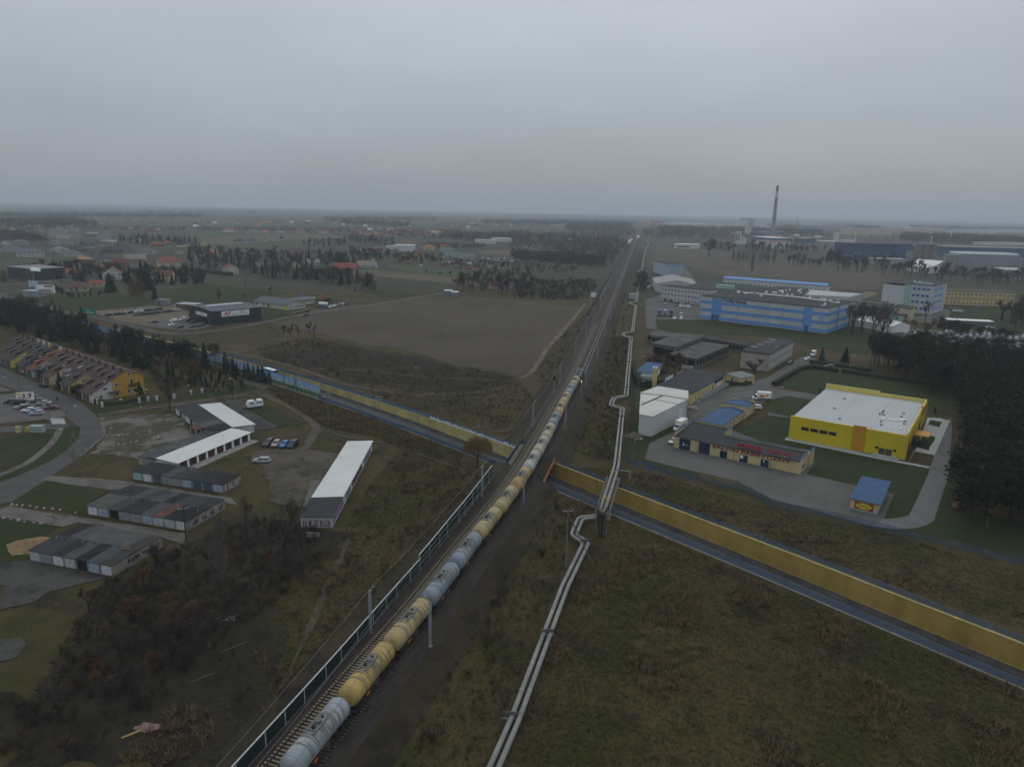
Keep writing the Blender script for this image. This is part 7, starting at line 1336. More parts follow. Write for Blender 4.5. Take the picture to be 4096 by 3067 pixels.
gable(kg,0,LK,0,15,3.3,2.7,WALLS['white'],M('nursery_roof',(.10,.11,.125),.7,.1,.3),'x',.8);MB().box(LK*.25,LK*.62,15.02,34,0,3.2).build('rear_wing',WALLS['white'],kg);slab(kg,[(LK*.22,15,3.3),(LK*.435,15,4.6),(LK*.435,35,4.6),(LK*.22,35,3.3)],.2,M('nursery_roof',(.10,.11,.125)));slab(kg,[(LK*.435,15,4.6),(LK*.65,15,3.3),(LK*.65,35,3.3),(LK*.435,35,4.6)],.2,M('nursery_roof',(.10,.11,.125)))
LIME=M('lime_panel',(.55,.58,.08),.7)
for x,w2 in((.07,2.2),(.30,1.6),(.52,1.2),(.63,1.4),(.74,1.4)):win(kg,LK*x,0,.9,w2,1.5,'f',cols=2)
for x,w2,h2 in((.10,2.6,.8),(.33,1.5,2.7),(.58,1.3,2.7),(.69,1.3,2.7),(.90,4.2,2.9)):MB().box(LK*x-w2/2+1.5,LK*x+w2/2+1.5,-.04,.02,.2,.2+h2).build('lime_panel',LIME,kg)
panel(kg,LK*.44,0,.1,1.8,2.4,M('door_grey',(.12,.13,.15)))
for y in(4,7.5,10.5,13):win(kg,LK,y,1.0,1.4,1.3,'r')
for i,(x,y,c,h,lab)in enumerate(((398,850,(.04,.16,.4),3.4,'blue slide tower behind the nursery'),(500,890,(.08,.35,.1),3.8,'green and yellow climbing frame on the nursery lawn'),(565,862,(.4,.05,.04),3.2,'red slide tower on the nursery lawn'))):
 t=thing('play_tower',lab,'play tower',P('B',x,y));m=M('play_%d'%i,c,.5)
 for a,b_ in((-.8,-.8),(.8,-.8),(.8,.8),(-.8,.8)):MB().box(a-.1,a+.1,b_-.1,b_+.1,0,h).build('post',m,t)
 MB().box(-1,1,-1,1,1.4,1.55).build('platform',m,t);MB().add([(-1.1,-1.1,h),(1.1,-1.1,h),(1.1,1.1,h),(-1.1,1.1,h),(0,0,h+1)],[(0,1,4),(1,2,4),(2,3,4),(3,0,4)]).build('roof',M('play_yellow',(.6,.45,.03))if i==1 else m,t)
 slab(t,[(-3.4,-1.0,.2),(-1,-1.0,1.5),(-1,-.2,1.5),(-3.4,-.2,.2)],.12,M('play_slide_%d'%i,(.6,.4,.03)if i==1 else c,.4),False,'slide')
for k,c,f,r,lab in(('sedan','black',(328,990),(372,982),'black car at the nursery gate'),('hatch','dark red',(370,980),(418,970),'dark red car at the nursery gate'),('suv','dark navy',(405,972),(452,966),'navy car at the nursery gate'),('suv','dark red',(398,1004),(455,1000),'dark red car on the dirt road'),('hatch','black',(572,942),(622,936),'black car first in the field edge row'),('hatch','white',(622,934),(662,926),'white car second in the field edge row'),('hatch','white',(658,928),(695,918),'white car third in the field edge row'),('suv','grey',(695,918),(742,908),'grey car fourth in the field edge row'),('hatch','white',(730,912),(765,902),'white car fifth in the field edge row'),('suv','black',(762,910),(798,900),'black car last in the field edge row')):car(k,c,'B',f,r,lab)
t=thing('liquid_tank','white cylindrical tank on a blue cradle beside the nursery','tank',P('B',582,925),-10);MB().tube([(-3.4,0,2.4),(-3.0,0,2.4),(3.0,0,2.4),(3.4,0,2.4)],[.5,1.15,1.15,.5],14).build('vessel',WHITEP,t);MB().box(-2.8,2.8,-.9,.9,0,1.3).build('cradle',BLUEF,t)
bb_=thing('billboard','white car advertising billboard beside the service road','billboard',P('S',595,905),8);MB().box(-6,6,-.2,.2,2.5,8.5).build('board',WHITEP,bb_);MB().box(-5.4,3.5,-.25,-.21,3.2,5.5).build('print',M('print_car',(.35,.3,.28),.6,.3,1),bb_);MB().box(-2,5.5,-.25,-.21,2.7,3.4).build('print',M('print_yellow',(.5,.4,.1)),bb_);MB().box(-1,5,-.25,-.21,7,8).build('print',M('print_dark',(.15,.03,.04)),bb_)
for x in(-4,4):MB().tube([(x,0,0),(x,0,2.6)],.2,6).build('post',GALV,bb_)
t=thing('pylon_sign','pale blue totem sign left of the billboard','sign',P('S',470,885));MB().box(-1.2,1.2,-.3,.3,0,9).build('panel',M('totem_blue',(.3,.42,.5),.6,.2),t);MB().box(-5,1.4,-.35,.35,6,10.5).build('board',M('totem_pale',(.35,.45,.5),.6,.3,.5),t)
t=thing('direction_sign','green direction sign board above the noise barrier','sign',P('d',1315,430),0);MB().box(-4.5,4.5,-.12,.12,1.2,4.6).build('board',M('sign_green',(.03,.22,.13),.6),t);MB().box(-3.5,3,-.15,-.13,2.4,2.7).build('print',WHITEP,t);MB().tube([(-1.2,-.15,2.6),(0,-.15,3.6),(1.2,-.15,2.6)],.12,4).build('arrow',WHITEP,t)
for x in(-3,3):MB().tube([(x,.1,0),(x,.1,4)],.12,6).build('post',GALV,t)
t=thing('kiosk_box','grey transformer kiosk on the grass by the service road','kiosk',P('S',285,905),-5);MB().box(0,13,0,8,0,4).build('wall',M('kiosk_grey',(.26,.28,.31),.8),t);MB().box(-.4,13.4,-.4,8.4,4.003,4.4).build('roof',LTR,t)
t=frame('dark_commercial_hall','dark commercial hall with lit sign at the left edge','hall',P('S',110,660),P('S',425,700));W_=(P('S',425,700)-P('S',110,660)).length;MB().box(0,W_,0,26,0,9.4).build('wall',NAVY,t);MB().box(-.5,W_+.5,-.5,26.5,9.403,9.9).build('roof',M('hall_grey_roof',(.2,.21,.225),.7,.1),t);MB().box(W_-1,W_+12,-1,1,8.5,11).build('sign',M('lit_sign',(.5,.62,.6),.5,.3,.5,emit=.35),t);win(t,W_*.9,0,.5,12,7,'f',cols=4)
for i,(x,c)in enumerate(((425,'light blue'),(500,'black'))):p=P('S',x,690);car_at('estate',c,p.x,p.y,math.radians(100),'%s car parked beside the dark commercial hall'%c)
# village houses
RC={'grey':(.115,.125,.14),'dark grey':(.055,.06,.068),'light grey':(.19,.2,.205),'red':(.22,.072,.05),'orange':(.32,.125,.06),'brown':(.105,.062,.052),'dark red':(.13,.045,.042),'tan':(.21,.185,.15),'green-grey':(.12,.155,.145),'white':(.5,.51,.51),'raw timber':(.36,.21,.11),'purple-grey':(.11,.10,.12)}
HR={k:M('tiles_'+k.replace(' ','_').replace('-','_'),v_,.8,.12,.25)for k,v_ in RC.items()}
NHOUSE=[0]
def house(t_,xl,xr,yb,st,ty,rc_,wc,where,yaw=None,dp=None):
 a,b_=P(t_,xl,yb),P(t_,xr,yb);W_=(b_-a).length;NHOUSE[0]+=1;rn=random.Random(NHOUSE[0]*13)
 yaw=rn.choice([-14,-8,0,8,15,22])if yaw is None else yaw;d=b_-a;deg=math.degrees(math.atan2(d.y,d.x))+yaw;W_*=.92;dp=dp or min(max(W_*.72,7.5),15)
 sty={'g':'gable','h':'hipped','f':'flat'}[ty];o=frame('house','%s house with %s %s roof %s'%(wc,rc_,sty,where),'house',a,deg=deg,group='village houses');h=2.7*st+.3;wm=WALLS[wc];rm=HR[rc_]
 if ty=='h':hip(o,0,W_,0,dp,h,min(W_,dp)*.34,wm,rm,.9)
 elif ty=='f':MB().box(0,W_,0,dp,0,h).build('wall',wm,o);MB().box(-.4,W_+.4,-.4,dp+.4,h+.003,h+.4).build('roof',rm,o)
 elif NHOUSE[0]%3==0 and W_<16:gable(o,0,W_,0,dp,h,W_*.32,wm,rm,'y',.6)
 else:gable(o,0,W_,0,dp,h,dp*.33,wm,rm,'x',.6)
 n=max(2,int(W_/4.6))
 for f in range(int(st)):
  for k in range(n):win(o,W_*(k+.5)/n,0,.9+2.7*f,1.5,1.35,'f')
  win(o,W_,dp*.35,.9+2.7*f,1.3,1.3,'r');win(o,W_,dp*.7,.9+2.7*f,1.3,1.3,'r')
 panel(o,W_*.5/n+1.6,0,.1,1.1,2.1,M('door_grey',(.12,.13,.15)),'f','front_door')
 if ty!='f':MB().box(W_*.45,W_*.45+.7,dp*.55,dp*.55+.7,h,h+min(W_,dp)*.3+1.1).build('chimney',M('chimney_brown',(.11,.06,.05)),o)
 return o
for r in '''S 0 245 335 1 h grey|white|with a wide open porch at the left edge
S 222 585 410 2 h grey|white|with two-storey wings near the left edge
S 10 130 255 1 g grey|white|peeking in at the far left
S 140 350 250 1 h grey|grey|second in the far left row
S 600 830 255 1 h grey|white|in the middle of the new estate
S 785 915 240 1 h grey|white|tucked behind the estate's middle house
S 630 850 345 1 h light grey|white|with a bright front in the new estate
S 755 1010 395 1 h grey|white|facing the estate road
S 865 1100 335 1 h dark grey|dark|right of the bright-fronted house
S 1035 1210 290 1 g dark grey|white|with a dormer beside the reddish roof
S 1205 1420 270 1 h brown|cream|with the two-tone reddish roof
S 1290 1570 350 1 g dark grey|dark|with skylights above the building site
S 720 890 190 1 g light grey|white|with a skylight in the back row
S 1060 1240 175 1 g dark grey|grey|with the tall dark roof in the back row
S 1240 1425 178 1 h grey|white|long and low in the back row
S 1280 1480 222 1 f white|white|beside the reddish roof
S 1080 1240 118 1 f white|white|at the edge of the straw field
S 1290 1415 130 1 g grey|white|with a bright gable behind the long low one
S 440 580 80 1 g brown|cream|alone beyond the straw field
S 610 850 100 1 g grey|white|in the far row left of centre
S 850 995 78 1 g grey|white|with an arched gable in the far row
S 950 1160 470 1 h raw timber|brick|still under construction
S 1570 1860 460 1 g tan|orange brick|as an unfinished shell
S 1200 1420 465 1 h dark grey|white|behind the dark spruces
S 1415 1645 545 2 g dark red|brick|with solar panels
S 780 985 540 1 g dark grey|pale yellow|with steep dark roof near the commercial hall
S 340 570 565 1 g brown|brick|behind the dark commercial hall
S 590 810 605 1 g red|cream|low beside the hedge
S 765 1020 645 1 g orange|white|with two pale gables
S 985 1075 580 1 g red|cream|small between the trees
S 1200 1330 578 1 g orange|cream|behind the dark bushes
S 1125 1290 505 1 g brown|cream|with a broad brownish roof
S 1300 1560 695 2 g red|white|with a balcony on the upper floor
S 1130 1320 785 1 g red|cream|with plain walls beside the big spruce
S 830 1140 845 1 h brown|pale yellow|as a bungalow on the lawn
S 1915 2190 715 2 g dark red|pale yellow|with white-edged dormers
S 2015 2330 532 2 h red|pale yellow|large villa with a garage
S 1925 2100 270 1 h red|brick|beside the conifer hedge
S 1700 1820 212 1 g dark red|white|behind the conifers
S 2060 2170 245 1 h orange|brick|with the brightest roof by the hedge
S 1760 2000 372 1 h grey|white|with two skylights
S 1930 2030 72 1 f white|white|tiny on the far green
S 1840 2030 108 1 g dark red|white|in the far middle row
S 1400 1490 62 1 h orange|cream|far beside a white shed
T 730 905 228 1 h dark grey|white|left of a pair on the field
T 890 1050 222 1 h dark grey|white|right of a pair on the field
T 1180 1340 210 1 g green-grey|white|alone with a round tree on the field
T 0 110 372 1 g purple-grey|cream|with arched gable and solar panels
T 395 565 378 1 h orange|cream|among the bare trees
T 220 450 462 1 g grey|grey|hidden behind spruces
T 630 830 628 2 g red|white|with solar panels and red terrace
T 975 1155 538 2 f dark grey|white|square villa beside the golden willow
T 1660 1850 508 1 g light grey|white|behind the birches
T 1435 1570 542 1 g dark red|cream|small behind the birches
T 1420 1700 392 1 g brown|grey|long and low left of the forest
T 1715 1865 352 2 g purple-grey|brick|at the forest corner
T 300 380 252 1 g orange|cream|at the end of the long wall
T 1990 2320 578 1 g red|brick|as a barn with red doors
T 640 790 92 1 f white|white|low in the far row
T 530 690 58 1 g grey|white|with a bright far gable
T 940 1100 102 1 h grey|white|left in the far cluster
T 1105 1205 102 1 g orange|white|beside the small white gable
T 1280 1400 100 1 f white|white|as a greenhouse-like far shed
T 1580 1660 102 1 g red|cream|steep among far trees
T 2000 2085 127 1 h red|brick|far at the brown field
T 790 895 80 1 g dark red|cream|in the far left cluster
T 130 320 82 1 h grey|white|at the left of the far row
U 840 990 400 2 g brown|orange brick|with plain brick gable
U 1145 1305 347 1 g green-grey|white|first of the green-roofed group
U 1190 1450 415 1 g green-grey|white|long with many windows
U 1425 1610 428 1 g green-grey|white|with a white gable by the car yard
U 1150 1280 292 1 g red|pale yellow|steep-roofed behind the green roofs
U 1345 1475 268 1 h red|pale yellow|bright-roofed by the road
U 950 1085 322 2 h orange|pale yellow|large with dormers
U 120 215 352 1 h orange|cream|left of the white warehouse
U 225 380 348 1 g red|cream|with two gables by the warehouse
U 370 430 338 1 g grey|white|small by the warehouse
U 240 350 470 1 g brown|pale yellow|with tall gable windows
U 75 350 545 1 g tan|grey|as a long shed at the field
U 1770 1930 805 1 g red|white|with white chimney near the railway
U 1930 2130 795 1 f light grey|grey|beside the red roof near the railway
U 60 110 92 1 g red|brick|at the left of the red village
U 130 195 128 1 g orange|brick|second in the red village
U 195 290 130 1 g red|cream|third in the red village
U 285 395 137 1 h orange|brick|broad in the red village
U 300 370 102 1 g grey|white|among red roofs
U 420 520 102 1 g red|brick|behind the pale gable
U 488 550 132 1 g brown|cream|with pale gable in the red village
U 550 640 117 1 g red|brick|in the village centre
U 690 760 145 1 h orange|cream|small below the village
U 720 800 92 1 g red|brick|far in the village
U 830 910 132 1 g orange|cream|right of the village centre
U 840 920 166 1 g purple-grey|grey|below the village
U 970 1050 142 1 g red|white|with a bright gable at the village edge
U 1010 1130 100 1 g orange|cream|wide at the back of the village
U 1085 1170 162 1 g green-grey|cream|below the yellow roof
U 1190 1295 190 1 h dark grey|grey|at the right of the village
U 1240 1350 112 1 g red|cream|behind the grey one
U 1430 1490 152 1 h orange|brick|alone right of the village
U 1440 1495 97 1 g red|cream|far right of the village
U 2050 2140 42 1 f white|white|on the far green strip
C 128 215 415 1 f dark grey|white|by the old wall left of the railway
C 205 285 412 1 g green-grey|white|next to the flat one by the railway
C 170 235 350 1 h orange|cream|in the wood left of the railway
C 445 535 345 1 f white|white|low in the wood left of the railway
C 60 130 235 1 g red|white|on the far green left of the railway
C 335 415 222 1 f white|white|far with stepped roof left of the railway
C 0 60 245 1 g grey|white|far at the green strip
X 990 1010 252 1 f white|white|small on the far plain
X 1500 1545 210 1 g red|cream|far behind the left fields
X 1605 1660 214 1 f white|white|far left of the orange far roof
X 1660 1730 214 1 g orange|brick|long far roof behind the fields'''.split('\n'):
 q,wc,wh=r.split('|');t_,xl,xr,yb,st,ty,rc_=q.split(' ',6);house(t_,int(xl),int(xr),int(yb),int(st),ty,rc_,wc,wh)
def shed(name,label,t_,xl,xr,yb,h,dp,wm,rm):boxb(name,label,t_,xl,yb,xr,yb+1,h,dp,wm,rm,'shed')
SHB=M('shed_blue',(.17,.24,.33),.8,.15)
shed('blue_shed','pale blue shed with white roof at the end of the dirt road','U',1197,1285,884,3.2,5,SHB,WHITEP);shed('blue_shed','second pale blue shed, right of the first','U',1287,1366,896,2.8,5,SHB,WHITEP)
boxb('white_warehouse','white warehouse with stepped roof behind the orange-roofed house','U',575,335,820,338,9,40,WP,M('pale_roof',(.42,.44,.46),.7,.1));boxb('white_warehouse','low white annex left of the stepped warehouse','U',450,305,575,312,5,40,WP,M('pale_roof',(.42,.44,.46)))
boxb('roadside_warehouse','long white warehouse by the far road','U',1580,235,1840,240,7,30,WP,M('pale_roof',(.42,.44,.46)));boxb('roadside_warehouse','second white warehouse by the far road with grey roof','U',1812,215,2050,218,7,40,WP,M('pale_roof',(.42,.44,.46)));boxb('yellow_roofed_hall','hall with pale yellow roof in the red-roofed village','U',1030,122,1178,124,6,60,WP,M('pale_yellow_roof',(.45,.38,.17)))
rn=random.Random(31)
for k,(x,y)in enumerate(((735,490),(800,455),(655,452),(875,520),(1140,470),(1165,520),(1240,490),(1285,495),(1330,545),(1365,485),(1420,505),(1500,510),(1500,565),(1590,520),(1600,585),(1750,545),(1810,590),(1900,555),(1990,605),(1930,465),(2040,470),(1860,450),(2190,630))):
 c=rn.choice(['red','brown','green-grey','light grey','white','dark grey']);a=P('U',x-24,y);o=thing('allotment_hut','%s-roofed garden hut in the allotments, %s from left'%(c,ORD[k%20].replace('nearest','first')if k<20 else ORD[k-20].replace('nearest','first')+' beyond twenty'),'hut',a,rn.uniform(-25,25),'allotment huts');gable(o,0,5.5,0,4,2.3,1,rn.choice([WALLS['grey'],WALLS['brick'],WALLS['white']]),HR[c],'x',.3);panel(o,1.5,0,.1,1,1.9,M('door_grey',(.12,.13,.15)))
rn=random.Random(8)
for k in range(30):
 t_,x,y=('U',rn.uniform(1640,2130),rn.uniform(415,435))if k<14 else('U',rn.uniform(190,560),rn.uniform(278,325));p=P(t_,x,y);c=rn.choice(['white','white','silver','grey']);car_at(rn.choice(['van','hatch','sedan']),c,p.x,p.y,rn.uniform(0,3),'%s vehicle standing in the far car yard %s'%(c,'by the green-roofed houses' if k<14 else 'by the white warehouse'),'far car yard vehicles: '+c+(' right' if k<14 else ' left'))
mesh_fence('pale garden wall along the conifer hedge',[('T',20,280),('T',200,268),('T',420,258)],2.2,WALLS['cream'],WALLS['cream'],8,'garden_wall','wall')
mesh_fence('long pale concrete wall at the edge of the far straw field',[('C',0,425),('C',300,438),('C',560,455),('C',800,470)],2,WALLS['grey'],WALLS['grey'],12,'concrete_wall','wall')
for xa,xb,ya,yb2,lab in((1020,1045,382,345,'pale platform left of the far tracks'),(1098,1108,338,312,'short pale platform right of the far tracks')):a,b_=P('C',xa,ya),P('C',xb,yb2);o=frame('platform',lab,'platform',a,b_);MB().box(0,(b_-a).length,0,8,0,3.2).build('slab',M('pale_concrete2',(.34,.33,.31)),o);MB().box(4,30,2,5,3.2,5.4).build('shelter',WHITEP,o)
tg=thing('foot_gantry','green mesh footbridge screen beside the far tracks','fence',P('C',760,895));q=P('C',845,735)-Vector(tg.location)
for k in range(10):a,b_=q*(k/10),q*((k+.95)/10);MB().add([(a.x,a.y,2.2),(b_.x,b_.y,2.2),(b_.x,b_.y,6.5),(a.x,a.y,6.5)],[(0,1,2,3)]).build('mesh_panel',meshmat('gantry_mesh',(.12,.2,.2),.35)if 'gantry_mesh' not in MATS else MATS['gantry_mesh'],tg);MB().box(a.x-.12,a.x+.12,a.y-.12,a.y+.12,0,6.8).build('post',GALV,tg)
t=thing('relay_cabinet','white relay hut left of the tracks','hut',P('C',703,838));MB().box(-2,2,-1.5,1.5,0,3.2).build('body',WHITEP,t);MB().box(-2.2,2.2,-1.7,1.7,3.203,3.4).build('roof',LTR,t)
t=thing('relay_cabinet','grey relay hut between the tracks and the pipeline','hut',P('C',1040,855));MB().box(-2.6,2.6,-2,2,0,4).build('body',WALLS['grey'],t);MB().box(-2.8,2.8,-2.2,2.2,4.003,4.3).build('roof',LTR,t)
rn=random.Random(77)
for k,(x,y)in enumerate(fill([('X',0,225),('X',900,215),('X',2000,200),('Y',1000,195),('Y',1500,200),('Y',1400,215),('Y',0,250),('X',1200,260),('X',0,265)],46,30)+fill([('Y',900,185),('Y',1560,190),('Y',1500,200),('Y',900,200)],14,20)+fill([('Z',200,235),('Z',1000,250),('Z',1000,290),('Z',300,270)],24,25)):
 rc_=rn.choice(['red','orange','grey','dark grey','brown','white']);o=thing('far_house','%s-roofed small house in the hazy far settlements'%rc_,'house',(x,y,0),rn.uniform(-40,40),'hazy far houses: '+rc_);L_=rn.uniform(11,20);gable(o,0,L_,0,10,4.2,3.6,WALLS[rn.choice(['white','cream','grey','white','brick'])],HR[rc_],'x',.6)
 # vegetation
def prism_seg(V_,F_,a,b,ra,rb,n=3):
 d=(b-a);d.normalize();s=d.cross(Vector((.3,.9,.31)));s.normalize();u=d.cross(s);o=len(V_)
 for p,r in((a,ra),(b,rb)):
  for j in range(n):q=2*math.pi*j/n;V_.append(tuple(p+(s*math.cos(q)+u*math.sin(q))*r))
 for j in range(n):F_.append((o+j,o+(j+1)%n,o+n+(j+1)%n,o+n+j))
def bare_tree(seed,trunk=.2,spread=.55,depth=6,kids=(2,4),taper=.77,r0=.015,up=.15,rmin=.0009):
 rn=random.Random(seed);T=([],[]);C=([],[])
 def grow(p,d,L,r,k):
  q=p+d*L;tgt=T if k<2 else C;prism_seg(tgt[0],tgt[1],p,q,r,max(r*.62,rmin),4 if k<2 else 3)
  if k>=depth:return
  for i in range(rn.randint(*kids)):
   a=rn.uniform(0,2*math.pi);s=spread*rn.uniform(.5,1.15);nd=(d+Vector((math.cos(a)*s,math.sin(a)*s,up*rn.uniform(.2,1)))).normalized()
   grow(p.lerp(q,rn.uniform(.3 if k else.55,1))if i else q,nd,L*taper*rn.uniform(.75,1.1),max(r*.58,rmin),k+1)
 grow(Vector((0,0,0)),Vector((rn.uniform(-.04,.04),rn.uniform(-.04,.04),1)),trunk,r0,0)
 z=max(v_[2]for v_ in C[0]);return[([(x/z,y/z,w_/z)for x,y,w_ in V_],F_)for V_,F_ in(T,C)]
def leader_tree(seed,n=46,spread=.55,reach=.26,r0=.012,rmin=.0018,droop=0.0,z0=.15):
 """a straight leader with many side branches (birch, poplar, larch)"""
 rn=random.Random(seed);T=([],[]);C=([],[]);p=Vector((0,0,0))
 for k in range(8):q=Vector((rn.uniform(-.01,.01),rn.uniform(-.01,.01),(k+1)/8));prism_seg(T[0],T[1],p,q,r0*(1-k/8.5),r0*(1-(k+1)/8.5),5);p=q
 for i in range(n):
  z=z0+(1-z0)*(i+rn.random())/n*.97;a=i*2.4+rn.uniform(-.5,.5);L=reach*(1-(z-z0)/(1-z0))**.7*rn.uniform(.6,1.1)*min(1,.45+(z-z0)*3)+.02;d=Vector((math.cos(a)*spread,math.sin(a)*spread,1-spread+.1)).normalized();b=Vector((0,0,z));e=b+d*L;prism_seg(C[0],C[1],b,e,r0*.3*(1-z*.6),rmin)
  for j in range(5):
   f=rn.uniform(.3,1);s=b.lerp(e,f);d2=(d+Vector((rn.uniform(-.7,.7),rn.uniform(-.7,.7),rn.uniform(-.3,.5)-droop))).normalized();prism_seg(C[0],C[1],s,s+d2*L*rn.uniform(.3,.55),rmin*1.2,rmin*.7)
 return[T,C]
def tri_cloud(V_,F_,rn,c,rx,rz,n,s,flat=.5):
 for i in range(n):
  a,z,r=rn.uniform(0,2*math.pi),rn.uniform(-1,1),rn.random()**.4;h=math.sqrt(1-z*z);p=Vector((c[0]+rx*r*h*math.cos(a),c[1]+rx*r*h*math.sin(a),c[2]+rz*r*z));o=len(V_)
  for j in range(3):V_.append((p.x+rn.uniform(-s,s),p.y+rn.uniform(-s,s),p.z+rn.uniform(-s,s)*flat))
  F_.append((o,o+1,o+2))
def pine(seed,base=.45):
 rn=random.Random(seed);T=([],[]);C=([],[]);lean=rn.uniform(-.03,.03)
 for k in range(6):prism_seg(T[0],T[1],Vector((lean*k/6,0,k/6*.94)),Vector((lean*(k+1)/6,0,(k+1)/6*.94)),.017*(1-k/7),.017*(1-(k+1)/7),6)
 for i in range(46):
  z=base+(1-base)*rn.random()**.9*.95;w=.22*(1-((z-base)/(1-base)-.3)**2*1.3)*rn.uniform(.4,1.05);a=rn.uniform(0,6.28);c=(lean*z+math.cos(a)*w,math.sin(a)*w,z);prism_seg(T[0],T[1],Vector((lean*z,0,z-.05)),Vector(c),.004,.002);tri_cloud(C[0],C[1],rn,c,.075,.042,22,.03,.55)
 return[T,C]
def spruce(seed,wid=.2,droop=.35,jag=1.0):
 rn=random.Random(seed);T=([],[]);C=([],[]);prism_seg(T[0],T[1],Vector((0,0,0)),Vector((0,0,.97)),.018,.002,6)
 for k in range(20):
  z=.06+.92*k/20;r=wid*(1-z)**.7*rn.uniform(.7,1.15)+.014;nb=max(5,int(11*(1-z)+4))
  for j in range(nb):
   a=2*math.pi*j/nb+k*.7+rn.uniform(-.15,.15);rr=r*rn.uniform(.55,1.15);d=Vector((math.cos(a),math.sin(a),0));s=Vector((-d.y,d.x,0));o=len(C[0]);zt=z+.015
   w=rr*.34
   C[0].extend([tuple(d*rr*.1+Vector((0,0,zt+.03))),tuple(d*rr*.6+s*w+Vector((0,0,zt-rr*droop*.5))),tuple(d*rr+Vector((0,0,zt-rr*droop))),tuple(d*rr*.6-s*w+Vector((0,0,zt-rr*droop*.5))),tuple(d*rr*.75+Vector((0,0,zt-rr*droop-.035*jag)))]);C[1].extend([(o,o+1,o+2),(o,o+2,o+3),(o+1,o+4,o+3)])
 return[T,C]
def cloud_tree(seed,rx=.3,zc=.62,rz=.36,n=34,per=16,s=.04,trunk=.3):
 rn=random.Random(seed);T=([],[]);C=([],[]);prism_seg(T[0],T[1],Vector((0,0,0)),Vector((0,0,zc)),.022,.01,6)
 for i in range(n):
  a,z,r=rn.uniform(0,6.28),rn.uniform(-1,1),rn.uniform(.45,1);h=math.sqrt(max(0,1-z*z));c=(rx*r*h*math.cos(a)*.85,rx*r*h*math.sin(a)*.85,zc+rz*r*z*.85);prism_seg(T[0],T[1],Vector((0,0,zc*.6)),Vector(c),.006,.002);tri_cloud(C[0],C[1],rn,c,rx*.3,rz*.24,per,s,.8)
 return[T,C]
def column(seed,rx=.13):
 rn=random.Random(seed);T=([],[]);C=([],[]);prism_seg(T[0],T[1],Vector((0,0,0)),Vector((0,0,.9)),.02,.004,5)
 for i in range(420):
  z=rn.random();r=rx*math.sin(math.pi*min(1,(z*.93+.07))**.6)*rn.uniform(.75,1.05);a=rn.uniform(0,6.28);o=len(C[0]);p=Vector((r*math.cos(a),r*math.sin(a),z));t_=Vector((-math.sin(a),math.cos(a),0))*.026;C[0].extend([tuple(p-t_),tuple(p+t_),tuple(p*1.0+Vector((0,0,.07)))]);C[1].append((o,o+1,o+2))
 return[T,C]
def willow(seed):
 rn=random.Random(seed);T,C=bare_tree(seed,.3,.8,3,(4,5),rmin=.002);V_,F_=list(C[0]),list(C[1])
 for i in range(620):
  a,r=rn.uniform(0,6.28),rn.random()**.5*.36;z=.62+.36*math.sqrt(max(0,1-(r/.38)**2))*rn.uniform(.5,1);L=rn.uniform(.15,.42);p=Vector((r*math.cos(a),r*math.sin(a),z));prism_seg(V_,F_,p,p+Vector((math.cos(a)*.05,math.sin(a)*.05,-min(L,z-.05))),.0032,.0016)
 return[T,(V_,F_)]
def bush(seed,n=30,spread=.75):
 rn=random.Random(seed);V_,F_=[],[]
 for i in range(n):
  a,s=rn.uniform(0,6.28),spread*rn.random()**.6;b=Vector((rn.uniform(-.15,.15),rn.uniform(-.15,.15),0));d=Vector((math.cos(a)*s,math.sin(a)*s,1)).normalized();L=rn.uniform(.6,1);m=b+d*L*.55;prism_seg(V_,F_,b,m,.006,.0045)
  for j in range(3):e=m+(d+Vector((rn.uniform(-.5,.5),rn.uniform(-.5,.5),rn.uniform(-.1,.4)))).normalized()*L*rn.uniform(.25,.5);prism_seg(V_,F_,m,e,.0045,.0025)
 return(V_,F_)
def weed(seed,n=48,s=.085):
 rn=random.Random(seed);V_,F_=[],[]
 for i in range(9):a=rn.uniform(0,6.28);r=rn.random()**.5*.5;tri_cloud(V_,F_,rn,(r*math.cos(a),r*math.sin(a),rn.uniform(.15,.6)),.28,.22,n//4,s,.9)
 return(V_,F_)
def tuft(seed):
 rn=random.Random(seed);V_,F_=[],[]
 for i in range(8):a=rn.uniform(0,6.28);b=Vector((rn.uniform(-.25,.25),rn.uniform(-.25,.25),-.03));l=rn.uniform(.2,.75);t_=Vector((-math.sin(a),math.cos(a),0))*.07;o=len(V_);V_.extend([tuple(b-t_),tuple(b+t_),tuple(b+Vector((math.cos(a)*l,math.sin(a)*l,rn.uniform(.35,1))))]);F_.append((o,o+1,o+2))
 return(V_,F_)
def VM(name,c,c2,s=.12,rough=.95):return M(name,c,rough,.2,s,col2=c2,det=5,spec=.08)
BARK=VM('bark_brown',(.055,.045,.036),(.03,.026,.022),2);BARKP=VM('pine_bark',(.12,.062,.036),(.06,.038,.028),1);BIRCHW=VM('birch_bark',(.36,.35,.32),(.16,.155,.145),2.5);TWIG=VM('twigs_dark',(.082,.069,.057),(.052,.045,.038));TWIGR=VM('twigs_reddish',(.086,.062,.047),(.055,.042,.034));TWIGG=VM('twigs_grey',(.125,.115,.098),(.085,.078,.066))
PINEG=VM('pine_needles',(.023,.030,.016),(.011,.016,.009),.25);SPRG=VM('spruce_needles',(.021,.029,.018),(.011,.016,.011),.3);SPRB=VM('blue_spruce_needles',(.045,.06,.055),(.028,.04,.036),.3);THUJ=VM('thuja_green',(.026,.038,.018),(.015,.022,.012),.4);RUSTL=VM('rusty_leaves',(.115,.058,.028),(.065,.038,.022),.3);GOLD=VM('golden_leaves',(.17,.105,.03),(.10,.066,.024),.3);OLIVE=VM('olive_leaves',(.05,.052,.022),(.03,.032,.016),.3);WILL=VM('willow_strands',(.19,.115,.045),(.115,.075,.032),.4)
KIND={}
